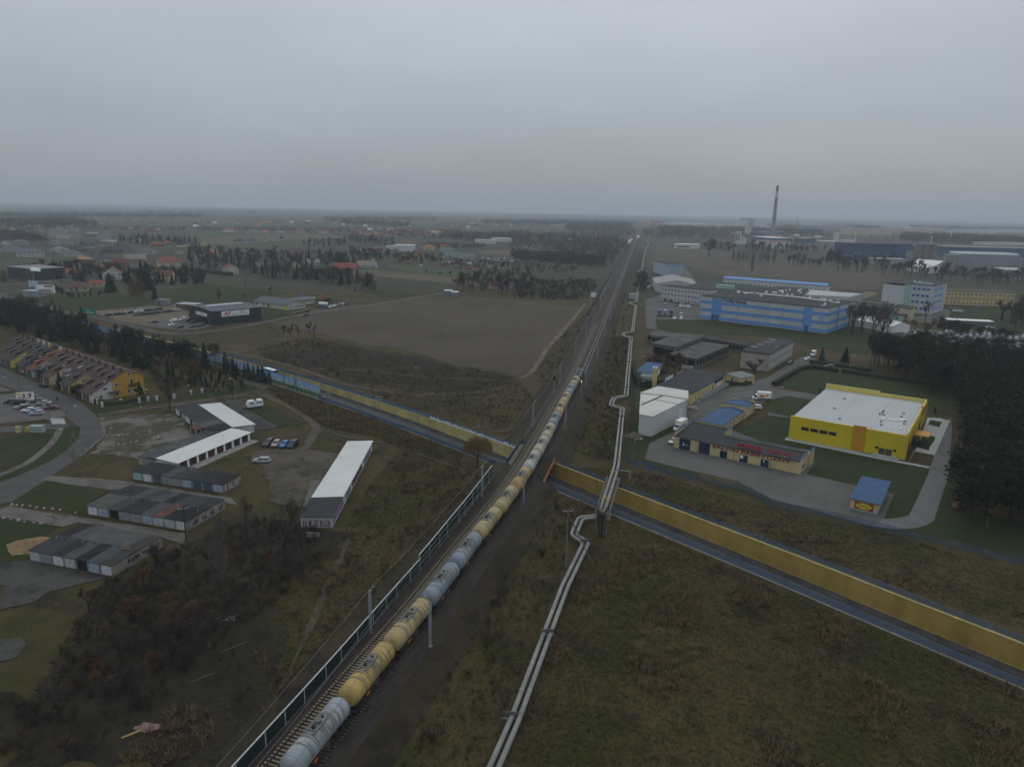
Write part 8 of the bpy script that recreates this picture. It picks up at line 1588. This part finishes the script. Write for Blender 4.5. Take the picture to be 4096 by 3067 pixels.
def defkind(k,parts,tm,cm,name):KIND[k]=(parts,tm,cm,name,{})
for i in range(3):
 defkind('bare%d'%i,bare_tree(10+i),BARK,TWIG,'bare_tree');defkind('bareR%d'%i,bare_tree(20+i,.14,.62),BARK,TWIGR,'bare_tree');defkind('birch%d'%i,leader_tree(30+i,70,.5,.24,.0085,.0012,.25),BIRCHW,TWIGR,'birch_tree');defkind('pine%d'%i,pine(40+i,.4+.08*i),BARKP,PINEG,'pine_tree');defkind('spruce%d'%i,spruce(50+i,.19+.04*i),BARK,SPRG,'spruce_tree')
defkind('bspruce',spruce(55,.24),BARK,SPRB,'blue_spruce');defkind('thuja',column(60),BARK,THUJ,'thuja');defkind('rust',cloud_tree(61),BARK,RUSTL,'autumn_tree');defkind('rustcol',cloud_tree(62,.19,.52,.46,44),BARK,RUSTL,'columnar_beech');defkind('larch',leader_tree(63,110,.72,.26,.012,.006,.1,.05),BARK,VM('larch_brown',(.125,.07,.035),(.075,.045,.025),.4),'larch_tree');defkind('gold',cloud_tree(64,.34,.55,.38,30),BARK,GOLD,'golden_tree');defkind('round',cloud_tree(65,.4,.5,.44,40,16,.05),BARK,OLIVE,'evergreen_shrub');defkind('poplar',leader_tree(66,95,.42,.3,.012,.0026,-.2,.06),TWIGG,TWIGG,'bare_poplar');defkind('willow',willow(67),BARK,WILL,'weeping_willow');defkind('dense',bare_tree(68,.1,.68,6,(3,4),.75),BARK,TWIGR,'bare_tree');defkind('darkround',cloud_tree(69,.36,.52,.42,46,18,.05),BARK,SPRG,'evergreen_tree')
def plant(k,x,y,h,label,group=None,wx=1.0,parts=True):
 (T,C),tm,cm,name,cache=KIND[k];rz=random.uniform(0,6.28);sc=(h*wx,h*wx,h)
 if parts:
  if 'p' not in cache:
   a=bpy.data.meshes.new('trunk');a.from_pydata(T[0],[],T[1]);a.materials.append(tm);b=bpy.data.meshes.new('crown');b.from_pydata(C[0],[],C[1]);b.materials.append(cm);cache['p']=(a,b)
  o=thing(name,label,'tree',(x,y,0),0,group);o.rotation_euler=(0,0,rz);o.scale=sc;put('trunk',cache['p'][0],o);put('crown',cache['p'][1],o)
 else:
  if 'm' not in cache:
   n=len(T[0]);a=bpy.data.meshes.new(name);a.from_pydata(list(T[0])+list(C[0]),[],list(T[1])+[tuple(i+n for i in f)for f in C[1]]);a.materials.append(tm);a.materials.append(cm);a.polygons.foreach_set('material_index',[0]*len(T[1])+[1]*len(C[1]));cache['m']=a
  o=put(name,cache['m'],None,(x,y,0),rz);o.scale=sc;tag(o,label,'tree',group)
 return o
def plantpx(k,t_,bx,by,ty,label,wx=1.0):p=P(t_,bx,by);return plant(k,p.x,p.y,HT(t_,bx,by,ty),label,None,wx)
for a in(('poplar','I',1930,965,345,'tall pale bare poplar behind the nearest garages',.9),('bare0','E',1470,845,530,'big bare tree beside the half-white garage row',1.0),('willow','F',1915,1240,955,'golden weeping willow by the railway bridge',1.15),('bare1','J',250,790,130,'dark bare tree below the long white garage roof',.9),('bare2','M',540,1290,880,'spreading bare tree at the lower left',1.3),('dense','M',1700,640,200,'broad many-stemmed bare tree in the scrub',1.25),('rust','M',900,560,400,'rust-leaved small tree in the lower left scrub',1.1),('rust','M',1130,420,150,'large rust-brown tree above the scrub',1.2),('rust','M',850,880,700,'small pinkish-brown tree low in the scrub',1.0),('bareR0','M',1180,640,360,'grey bare shrub tree amid the rusty trees',1.3),('bareR1','I',1350,800,560,'bare bushy tree against the nearest garage wall',1.2),('bareR2','M',1250,1150,860,'dark bare tree in the middle of the scrub',1.4),('bare0','I',2130,480,180,'thin bare tree right of the middle garages',.8),('dense','G',2095,440,290,'round reddish bare tree beside the lane',1.5),('bspruce','H',462,325,190,'blue spruce left of the lamp behind the hedge',1.3),('spruce2','H',665,318,185,'dark spruce right of the lamp behind the hedge',1.4),('thuja','H',444,605,542,'single thuja at the corner of the yellow hall',1.2),('thuja','H',1440,765,702,'thuja behind the yellow hall',1.2),('thuja','G',1288,425,365,'left thuja of three behind the workshop',1),('thuja','G',1306,425,362,'middle thuja of three behind the workshop',1),('thuja','G',1326,425,368,'right thuja of three behind the workshop',1),('darkround','E',350,585,450,'dark pine in front of the terrace garages',1.1),('spruce1','E',520,660,500,'dark spruce between two terraced houses',1.1),('darkround','E',665,735,590,'wide dark pine hiding the terrace front',1.25),('thuja','E',1215,740,600,'ivy-clad columnar tree on the amber gable',1.6),('thuja','E',1500,590,410,'tall dark thuja in the garden behind the terrace',.7),('rust','E',1640,640,390,'brownish round tree behind the terrace garden',1.2),('bareR1','E',1450,700,530,'bare tree in the terrace garden',1.2),('bare0','d',615,610,420,'bare birch left of the dark pines',.8),('birch1','d',1180,700,400,'slender birch among the pines',.9),('birch2','a',1042,690,400,'slender bare birch in front of the barrier',1),('birch0','a',960,650,440,'thin bare birch left of the slender one',.9),('birch1','a',880,630,370,'leaning thin birch at the barrier',.8),('rustcol','T',560,955,790,'reddish-brown columnar beech on the lawn',1),('bareR0','T',1200,872,765,'round bare tree on the lawn behind the nursery',1.2),('bare1','T',870,950,860,'small bare fruit tree on the lawn',1.2),('birch2','T',888,825,690,'narrow dark birch on the lawn edge',.7),('darkround','T',1925,1010,905,'dark round tree on the nursery lawn',1.3),('gold','T',1220,565,470,'golden willow in front of the square villa',1.6),('larch','S',1690,920,640,'left of two brown larches behind the meadow',1.1),('larch','S',1780,930,635,'right of two brown larches behind the meadow',1.2),('spruce2','S',1400,850,600,'huge dark spruce in front of the balcony house',1.6),('spruce1','S',1960,940,745,'dark spruce at the corner of the meadow',1.3),('spruce2','S',1870,820,450,'tallest dark spruce behind the larches',1.2),('spruce1','S',1800,760,430,'tall spruce left of the tallest one',1),('rust','S',970,745,680,'orange-leaved tree above the bungalow',1.3),('thuja','S',968,845,765,'thuja in front of the bungalow',1),('larch','S',300,720,575,'brown larch before the dark commercial hall',1.2),('larch','S',60,730,570,'brown trees at the left edge by the road',1.6),('darkround','T',1345,185,130,'round tree beside the lone green-roofed house',1.2),('gold','U',265,840,750,'yellow larch among the birches',.8),('gold','U',155,820,725,'yellow larch left of the dark spruces',.8),('larch','U',310,830,690,'tall golden-brown larch among the birches',.9),('spruce0','U',60,840,775,'small spruce on the nursery side of the birches',1.2),('dense','U',1270,652,575,'dark round bush tree at the field edge',1.2),('dense','U',1140,640,585,'second round bush tree at the field edge',1.2),('dense','U',960,618,560,'third round bush tree at the field edge',1.1),('bareR1','V',650,345,130,'big bare oak on the far heath',1.1),('poplar','V',1125,540,330,'narrow bare poplar behind the blue roof',.8),('bare2','W',1110,960,700,'tall bare tree in front of the white factory block',.9),('bareR0','D',1345,1455,1210,'large bare tree beside the car park',1),('darkround','W',1285,970,845,'dark evergreen before the works yard',1),('round','W',990,985,915,'clipped round evergreen by the works yard',1.3)):
 plantpx(*a)
mb=thing('birch_clump','clump of pale bare stems beside the pipe bridge','tree',P('K',770,530));rn=random.Random(3);b=MB()
for k in range(14):x0,y0=rn.uniform(-1.6,1.6),rn.uniform(-.6,.6);b.tube([(x0*.5,y0,0),(x0*.8,y0,2.5),(x0*1.35+rn.uniform(-.4,.4),y0+rn.uniform(-.3,.3),rn.uniform(5.5,9))],[.07,.05,.015],4)
b.build('stems',VM('grey_stems',(.20,.18,.155),(.13,.12,.10),2),mb);V_,F_=bush(71,60,.3);tw=bpy.data.meshes.new('twigs');tw.from_pydata([(x*5,y*5,z*8.5)for x,y,z in V_],[],F_);tw.materials.append(TWIGR);put('twigs',tw,mb)
LOP={}
for gi,(l,n,md,kinds,h0,h1,lab,pt)in enumerate((([('L',1640,340),('L',1900,480),('L',2300,640),('L',2700,300),('H',2700,500),('H',2300,380),('H',1700,345),('H',1250,330),('H',900,335),('H',870,400),('H',1300,500),('H',1560,640),('H',1690,850),('H',1680,1250)],265,4.3,('pine0','pine1','pine2','pine0','darkround'),13,17,'dark pine in the dense wood right of the yellow hall',True),([('H',1280,560),('H',1500,620),('H',1520,560),('H',1330,500)],4,5,('pine0','spruce2'),10,14,'dark pine standing forward behind the yellow hall',True),([('d',-60,420),('d',430,430),('d',760,540),('d',1000,640),('d',1330,730),('d',1500,860),('d',1900,900),('d',2200,940),('a',60,420),('E',1450,420),('E',1280,500),('d',1500,1000),('d',900,850),('d',400,720),('d',-60,560)],150,4.5,('spruce2','darkround','pine0','pine1','pine0','spruce1','bareR0','darkround','pine2','darkround'),8,13,'evergreen in the tree belt between the terrace and the road',True),([('a',0,330),('a',150,420),('a',500,520),('a',700,560),('a',640,570),('a',300,480),('a',0,420)],14,2.6,('spruce0','spruce1','bspruce'),5,8,'young spruce lining the painted noise barrier',True),([('d',-40,330),('d',300,330),('d',900,470),('d',1300,560),('d',1400,640),('d',700,520),('d',-40,450)],40,4,('bareR0','bareR1','spruce0','bare0','larch'),7,12,'tree close behind the noise barrier on the left',True),([('E',1720,530),('E',1900,520),('E',2140,600),('E',2130,690),('E',1880,700),('E',1700,680),('E',1640,600)],42,1.8,('thuja','thuja','round','thuja','bspruce'),2,4.2,'clipped thuja or shrub in the nursery garden',True),([('E',1280,480),('E',1700,480),('E',1720,640),('E',1350,660)],16,5,('spruce0','bareR0','round','bareR1'),4,8,'garden tree behind the amber gable',True),([('S',520,540),('S',1350,560),('S',1900,620),('S',2212,640),('T',380,640),('T',360,750),('S',1950,760),('S',1300,740),('S',640,720)],95,6,('spruce1','spruce2','darkround','round','spruce0','bareR1'),7,13,'garden tree among the near village houses',False),([('S',640,830),('S',700,800),('S',900,905),('S',1300,880),('S',1300,900),('S',900,930)],26,3,('round','darkround','thuja'),3,5,'hedge tree around the yellow bungalow',False),([('S',1480,180),('S',1800,150),('S',2212,200),('T',280,190),('T',290,250),('S',1900,260),('S',1500,230)],70,5,('spruce1','spruce2','spruce0'),8,13,'conifer in the dark hedge wood among orange roofs',None),([('T',0,560),('T',380,620),('T',380,750),('S',2212,760),('S',2000,730)],30,5,('darkround','spruce1','spruce2'),7,11,'dark evergreen in the block of trees before the lawn',False),([('T',120,330),('T',600,370),('T',1100,390),('T',1400,400),('T',2212,440),('T',2212,560),('T',1660,530),('T',1000,560),('T',600,600),('T',200,540)],190,6,('spruce1','bareR0','bareR1','bareR2','spruce2','birch0','darkround'),9,15,'tree in the mixed belt beyond the lawns',None),([('T',830,640),('T',1400,680),('T',2000,740),('T',2212,790),('U',300,840),('U',260,780),('T',2212,690),('T',1500,640),('T',900,600)],130,4.5,('birch0','birch1','birch2','birch0','spruce1','bareR1'),10,15,'slender birch in the row beyond the nursery',False),([('T',1600,230),('T',2212,220),('U',560,280),('U',560,250),('U',300,170),('U',0,170),('T',2100,280),('T',1620,290)],170,6,('birch0','bareR0','spruce1','pine0','birch2'),9,14,'tree in the young forest behind the village field',None),([('U',0,300),('U',120,360),('U',450,360),('U',830,410),('U',1180,440),('U',1180,500),('U',700,480),('U',450,470),('U',0,560)],100,6,('darkround','bareR0','bareR2','spruce0','bareR1'),7,12,'tree around the farm and the brick house',False),([('U',1100,440),('U',1400,470),('U',1640,480),('U',2212,500),('C',600,590),('C',560,640),('U',2212,620),('U',1780,590),('U',1180,540)],130,5,('round','bareR1','bareR2','darkround','spruce0','bareR0'),3.5,8,'fruit tree or bush in the allotment gardens',None),([('U',1400,700),('U',1680,700),('U',2212,710),('C',200,720),('C',130,840),('U',2150,930),('U',1600,870),('U',1350,850)],90,6,('bareR0','bareR1','birch0','bareR2','bare1'),8,13,'bare tree in the thicket beyond the ploughed field',None),([('D',680,1290),('D',1110,1330),('D',1120,1400),('D',900,1430),('D',680,1390)],16,6,('bare0','bare1','bareR0','bare2'),15,20,'tall bare tree in the line before the white tent',True),([('D',1980,1230),('D',2300,1180),('D',2300,1340),('D',2060,1320)],22,6,('dense','bareR1','bareR0'),11,15,'bare tree in the clump at the right edge',False),([('D',1450,1330),('D',1560,1310),('D',2120,1400),('D',2130,1425),('D',1500,1350)],26,4,('darkround','round'),5,7,'evergreen in the hedge above the crowded car park',False),([('V',880,400),('V',1390,400),('V',1390,450),('V',900,440)],46,6,('birch0','birch1','birch2'),14,20,'bare birch on the far heath',False),([('V',1500,400),('W',0,300),('W',900,340),('W',2212,470),('W',2212,560),('W',1300,500),('W',500,400),('V',1550,460)],110,9,('bareR0','bareR1','bare0','dense'),9,16,'bare tree on the heath below the silos',None),([('V',1950,390),('V',2110,395),('V',2110,370),('V',1960,365)],18,6,('spruce1','spruce2','pine0'),14,19,'dark conifer in the small group on the heath',False),([('V',520,270),('V',1200,310),('V',2000,320),('W',300,280),('W',900,300),('W',900,270),('V',1600,270),('V',600,240)],120,9,('bareR0','bareR2','dense','spruce2'),9,16,'tree in the belt before the far industry',None),([('C',1230,1420),('C',1420,1420),('C',1470,1520),('C',1350,1480),('C',1200,1480)],14,3,('dense','bareR1'),4,7,'brown bare shrub before the derelict halls',True),([('C',1095,700),('C',1150,700),('C',1150,800),('C',1090,800)],16,5,('dense','bareR2'),8,12,'reddish bare tree between pipeline and office',False),([('M',420,1000),('M',750,320),('I',1000,930),('J',0,420),('J',420,520),('J',520,850),('M',1950,480),('M',1450,1000),('M',950,1450),('M',450,1700),('M',-40,1700),('M',-40,1150)],58,2.6,('dense','bareR0','bareR1','bareR2','dense','rust'),2.4,5.2,'bare brown shrub in the lower left thicket',True),([('F',200,120),('F',560,130),('F',500,60),('F',250,40)],7,5,('bareR0','dense','bareR1'),4,6.5,'dark bare bush on the rough ground by the field',True),)):
 if pt is None:
  for x,y in fill(l,n,md):LOP.setdefault(random.choice(kinds)[:4],[]).append((x,y,0.0,random.uniform(h0,h1)))
  continue
 for i,(x,y)in enumerate(fill(l,n,md)):plant(random.choice(kinds),x,y,random.uniform(h0,h1),lab,'grove: '+lab,random.uniform(.85,1.2),pt)
def hedge(label,l,w2,h,m=None):
 q=smooth_path([P(*p)for p in l],1.2);o0=q[0];t=thing('hedge',label,'hedge',(o0.x,o0.y,0));V_,F_=[],[];rn=random.Random(len(q));n=normals(q);core=MB()
 core.strip([(p.x-o0.x-k.x*w2*.4,p.y-o0.y-k.y*w2*.4,h*.9)for p,k in zip(q,n)],[(p.x-o0.x+k.x*w2*.4,p.y-o0.y+k.y*w2*.4,h*.9)for p,k in zip(q,n)])
 for s_ in(-1,1):core.strip([(p.x-o0.x+k.x*w2*.4*s_,p.y-o0.y+k.y*w2*.4*s_,h*.9)for p,k in zip(q,n)],[(p.x-o0.x+k.x*w2*.45*s_,p.y-o0.y+k.y*w2*.45*s_,0)for p,k in zip(q,n)])
 core.build('hedge_core',m or THUJ,t)
 for p in q:tri_cloud(V_,F_,rn,(p.x-o0.x,p.y-o0.y,h*.55),w2*.62,h*.52,46,.2,.9)
 me_=bpy.data.meshes.new('leaves');me_.from_pydata(V_,[],F_);me_.materials.append(m or THUJ);put('leaves',me_,t)
hedge('clipped hedge curving along the lane and the lawn',[('H',50,522),('H',180,445),('H',300,383),('H',430,380),('H',598,408)],2.2,1.7);hedge('long clipped hedge behind the yellow hall lawn',[('H',640,408),('H',900,450),('H',1270,505),('H',1560,560)],2.2,1.7);hedge('clipped hedge below the blue spruces',[('H',360,325),('H',520,345),('H',870,400)],3,1.4);hedge('tall dark hedge round the grey-roofed shed',[('G',1095,460),('G',1095,520),('G',1230,540),('G',1330,520)],2.5,3.2);hedge('dark hedge beside the pipeline lane',[('G',1055,370),('G',1060,480)],2,3);hedge('long dark hedge at the brown strip beyond the lawn',[('T',210,580),('T',450,610),('T',715,640)],5,3.5);hedge('round shrubs by the gatehouse',[('G',1862,505),('G',1990,525),('G',2060,505)],2.0,1.5,OLIVE)
hedge('garden shrubs below the amber gable',[('E',830,775),('E',960,800),('E',1120,775),('E',1260,745)],2.2,1.6,OLIVE)
def scatter(name,protos,pos,s0,s1,mat,zs=1.0,label=None,z=0.0):
 rn=np.random.RandomState(len(pos)+len(name));vs_,fs_,off_=[],[],0
 pos=np.array(pos);which=rn.randint(0,len(protos),len(pos))
 for k,(V_,F_)in enumerate(protos):
  ps=pos[which==k]
  if not len(ps):continue
  V_=np.array(V_);F_=np.array([f if len(f)==4 else(f[0],f[1],f[2],f[2])for f in F_]);n=len(ps);a=rn.uniform(0,6.28,n);s=rn.uniform(s0,s1,n)*(.75+.5*rn.rand(n))*(ps[:,3]if ps.shape[1]>3 else 1);c,q=np.cos(a)*s,np.sin(a)*s
  X=V_[None,:,0]*c[:,None]-V_[None,:,1]*q[:,None]+ps[:,0:1];Y=V_[None,:,0]*q[:,None]+V_[None,:,1]*c[:,None]+ps[:,1:2];Z=V_[None,:,2]*s[:,None]*zs+(ps[:,2:3]if ps.shape[1]>2 else z)
  vs_.append(np.stack([X,Y,Z],-1).reshape(-1,3));fs_.append((F_[None]+(np.arange(n)*len(V_))[:,None,None]+off_).reshape(-1,4));off_+=n*len(V_)
 V_=np.concatenate(vs_);F_=np.concatenate(fs_);tri=F_[:,2]==F_[:,3];me_=bpy.data.meshes.new(name);me_.vertices.add(len(V_));me_.vertices.foreach_set('co',V_.ravel().astype(np.float32))
 cnt=np.where(tri,3,4);loops=F_.ravel()[np.tile([True,True,True,False],len(F_))|np.repeat(~tri,4)];me_.loops.add(len(loops));me_.loops.foreach_set('vertex_index',loops.astype(np.int32));me_.polygons.add(len(F_));st_=np.concatenate([[0],np.cumsum(cnt)[:-1]]);me_.polygons.foreach_set('loop_start',st_.astype(np.int32));me_.update(calc_edges=True);me_.materials.append(mat);o=put(name,me_);o['kind']='stuff'
 if label:o['label']=label
 return o
def many(*ls):return[p for l,n in ls for p in fill(l,n)]
def lo(pr):T,C=pr;n=len(T[0]);return(list(T[0])+list(C[0]),list(T[1])+[tuple(i+n for i in f)for f in C[1]])
for kk,ps in LOP.items():
 pr,mt,nm={'bare':([lo(bare_tree(i+80,.14,.62,4,(3,4),.78,.015,.22,.0028))for i in range(4)],TWIGR,'bare_trees'),'dens':([lo(bare_tree(i+90,.1,.7,4,(3,4),.78,.015,.2,.003))for i in range(2)],TWIG,'bare_trees'),'birc':([lo(leader_tree(i+84,26,.5,.24,.009,.003,.2))for i in range(2)],TWIGG,'birches'),'spru':([lo(spruce(i+86,.24))for i in range(3)],SPRG,'spruces'),'pine':([lo(cloud_tree(87,.22,.65,.33,20,14,.04))],PINEG,'pines'),'dark':([lo(cloud_tree(88,.36,.52,.42,20,14,.06))],SPRG,'evergreens'),'roun':([lo(cloud_tree(89,.4,.5,.44,20,14,.06))],OLIVE,'shrubs')}[kk]
 scatter(nm,pr,ps,1,1,mt)
TUFT=[tuft(i)for i in range(6)];WEED=[weed(i)for i in range(5)];BUSH=[bush(i)for i in range(5)]
sc_=lambda k,q:[(tuple(c*q for c in a),*b)for a,*b in k];TM1=ML('dry_grass_blades',sc_(GL,1.8),bump=0);TM2=ML('green_grass_blades',[((.075,.076,.022),0,0,0),((.105,.08,.032),.05,.45,.62),((.05,.058,.016),.12,.5,.64)],bump=0);WM1=ML('brown_weeds',[((.068,.051,.030),0,0,0),((.042,.034,.022),.07,.45,.6),((.09,.064,.034),.2,.54,.68)],bump=0);WM2=VM('dark_scrub_twigs',(.052,.040,.030),(.029,.024,.019),.3)
RF=[('c',460,900),('c',1200,1230),('c',2208,1660),('L',0,960),('Q',2212,1000),('Q',2250,1750),('O',60,1750),('O',60,1300),('O',330,500),('K',640,640)]
LFT=[('J',760,480),('J',1000,60),('F',1250,1080),('F',1900,1270),('F',1950,1420),('J',1700,300),('J',1350,800),('N',950,450),('N',50,1450),('M',1700,1740),('M',1000,1700),('M',1300,1100),('M',2100,300)]
STRIP=[('c',700,620),('c',1450,900),('c',2208,1120),('Q',1200,130),('Q',2250,500),('L',2250,850),('L',1000,510),('L',0,290),('e',0,930),('G',960,1240)]
BACK=[('F',0,200),('F',500,100),('F',1000,250),('F',2212,450),('G',200,620),('G',-50,900),('b',2100,950),('b',1200,700),('b',400,450),('a',1700,520),('a',600,200)]
MIDL=[('a',620,640),('a',1300,800),('b',0,640),('b',700,930),('b',1300,1150),('b',1250,1350),('b',600,1200),('a',2208,1350),('a',1500,1220),('a',900,860)]
RB=[('O',-150,1740),('K',250,1300),('K',450,800),('K',500,500),('c',900,1330),('c',420,920),('K',60,240),('N',1500,1100),('N',1150,1740)]
RB2=[('c',700,330),('c',1450,560),('G',870,1180),('G',930,720),('G',840,680),('G',960,560),('G',1005,110),('G',800,110),('G',700,420),('G',560,700)]
RB3=[('C',760,1300),('C',940,880),('C',1060,520),('C',1120,420),('C',1130,560),('C',1070,760),('C',1020,900),('C',960,1160),('C',850,1250)]
LB3=[('C',620,1000),('C',700,880),('C',900,560),('C',1000,400),('C',960,470),('C',800,800),('C',640,1060),('C',500,1300),('C',330,1600),('G',200,420),('G',380,160)]
scatter('tall_grass',TUFT,many((RF,17000),(LFT,7000),(STRIP,6000)),.3,.62,TM1);scatter('green_grass',TUFT,many((RF,9000),(LFT,4000),(STRIP,3500),(BACK,4500),(RB,3500)),.25,.5,TM2);scatter('rough_grass',TUFT,many((BACK,7000),(MIDL,5000),(RB2,5000)),.4,.85,TM1)
SCR=[('M',350,1000),('M',700,300),('I',900,920),('J',0,380),('J',560,500),('J',620,800),('M',2000,500),('M',1500,1000),('M',1000,1450),('M',500,1740),('M',-60,1740),('M',-60,1100)]
clus=lambda q,f=.1:[p for p in q if math.sin(p[0]*.23+1.4*math.sin(p[1]*.13))*math.sin(p[1]*.19+1.1*math.sin(p[0]*.17))>f]
scatter('straw_clumps',TUFT,clus(many((RF,9000),(STRIP,3500),(MIDL,3000),(LFT,5000),(BACK,3000)),.35),.7,1.35,VM('straw_stalks',(.15,.10,.052),(.085,.06,.032),.6))
scatter('weeds',WEED,many((LFT,420),(RF,130),(BACK,700),(MIDL,160),(RB,420),(RB2,650),(RB3,900),(LB3,900),(SCR,420),(STRIP,90)),.45,1.1,WM1,.75)
scatter('scrub_bushes',BUSH,many((SCR,620),(RB,170),(RB2,200),(RB3,240),(LB3,230),(BACK,130),(LFT,70)),.8,2.3,WM2)
scatter('rusty_scrub',BUSH,many((SCR,90),(RB2,60),(BACK,60),(MIDL,40)),1.0,2.4,TWIGR)
scatter('yellow_shrubs',WEED,many(([('M',900,300),('M',1450,150),('M',1400,420),('M',950,700),('I',1350,650),('I',1550,800)],16)),.35,.7,VM('yellow_green_leaves',(.13,.12,.022),(.06,.06,.018),.6))
scatter('brown_thicket',BUSH,many(([('C',130,700),('C',700,690),('C',740,780),('C',640,860),('C',400,870),('C',0,845),('C',0,760)],420)),2.5,5,WM2)
def blob(seed,n=54):rn=random.Random(seed);V_,F_=[],[];tri_cloud(V_,F_,rn,(0,0,.52),.42,.5,n,.1,1.0);return(V_,F_)
BLOB=[blob(i)for i in range(6)];FW=VM('far_wood_brown',(.062,.052,.043),(.038,.034,.030),.02);FWG=VM('far_wood_green',(.026,.032,.024),(.016,.02,.016),.02)
scatter('far_wood',BLOB,many(([('C',0,290),('C',900,330),('C',1010,390),('C',860,560),('C',600,490),('C',350,440),('C',0,415)],750),([('C',0,470),('C',400,500),('C',800,530),('C',800,580),('C',300,545),('C',0,520)],380),([('C',1130,260),('C',1300,240),('C',1700,260),('C',2212,330),('C',1900,350),('C',1400,340),('C',1140,330)],700),([('C',400,190),('C',1050,220),('C',1070,300),('C',900,330),('C',500,290)],700),([('U',1200,120),('U',2212,130),('U',2212,190),('U',1500,210),('U',1100,170)],420),([('S',0,120),('S',250,130),('S',480,170),('S',600,205),('S',0,195)],220)),8,14,FW)
scatter('hedgerow_trees',BLOB,many(([('X',0,150),('X',2000,150),('Y',1900,165),('Y',1900,260),('Y',0,240),('X',1000,260),('X',0,300)],1100),([('Z',-50,190),('Z',2240,250),('Z',2240,330),('Z',900,300),('Z',-50,260)],900)),5,11,FW)
scatter('far_wood',BLOB,many(([('X',0,205),('X',430,190),('X',640,235),('X',300,245),('X',0,235)],520),([('X',0,160),('X',700,160),('X',1300,165),('X',1250,178),('X',400,178),('X',0,180)],700),([('X',850,140),('X',1950,135),('X',1900,145),('X',900,152)],500),([('Y',0,150),('Y',700,150),('Y',720,165),('Y',0,172)],420),([('Y',980,170),('Y',1500,168),('Y',1560,195),('Y',1000,190)],520),([('Y',1500,170),('Y',1960,180),('Y',1920,230),('Y',1530,225)],700),([('Y',100,175),('Y',540,190),('Y',520,205),('Y',100,190)],260),([('Z',1440,260),('Z',1900,270),('Z',2240,290),('Z',2240,315),('Z',1700,310),('Z',1430,290)],1100),([('Z',1480,205),('Z',2240,215),('Z',2240,228),('Z',1500,215)],500),([('Z',180,215),('Z',900,230),('Z',1000,265),('Z',500,255),('Z',150,240)],620),([('Z',640,205),('Z',1250,200),('Z',1400,230),('Z',700,215)],420),([('Z',-100,205),('Z',150,215),('Z',180,250),('Z',-80,260)],420)),12,19,FWG)
scatter('village_trees',BLOB,many(([('S',0,90),('S',1000,60),('S',2212,90),('T',900,80),('T',2212,110),('U',1400,130),('U',1400,80),('U',0,50),('T',0,40),('S',0,30)],900),([('S',0,200),('S',700,200),('S',1600,250),('S',1700,400),('S',1000,420),('S',300,330)],45),([('U',500,130),('U',1500,130),('U',1400,190),('U',700,170)],220),([('U',860,250),('U',1500,270),('U',1700,270),('U',1700,300),('U',1100,300)],120),([('Y',700,185),('Y',1500,190),('Y',1400,205),('Y',800,205)],260)),5,10,FW)
# tidy up and air
for k,o in list(CP.items()):
 for c in list(o.children):
  for g_ in list(c.children):bpy.data.objects.remove(g_)
  bpy.data.objects.remove(c)
 bpy.data.objects.remove(o)
hzm=bpy.data.materials.new('haze_air');hzm.use_nodes=True;nt=hzm.node_tree;nt.nodes.clear();ho_=N(nt,'ShaderNodeOutputMaterial');pv_=N(nt,'ShaderNodeVolumePrincipled',i={'Color':(.74,.82,.90,1),'Density':HAZE_D,'Anisotropy':.0});nt.links.new(pv_.outputs[0],ho_.inputs['Volume'])
struct(MB().box(-17000,17000,-500,17000,-7,max(HC,80)+6).build('haze',hzm),'stuff')
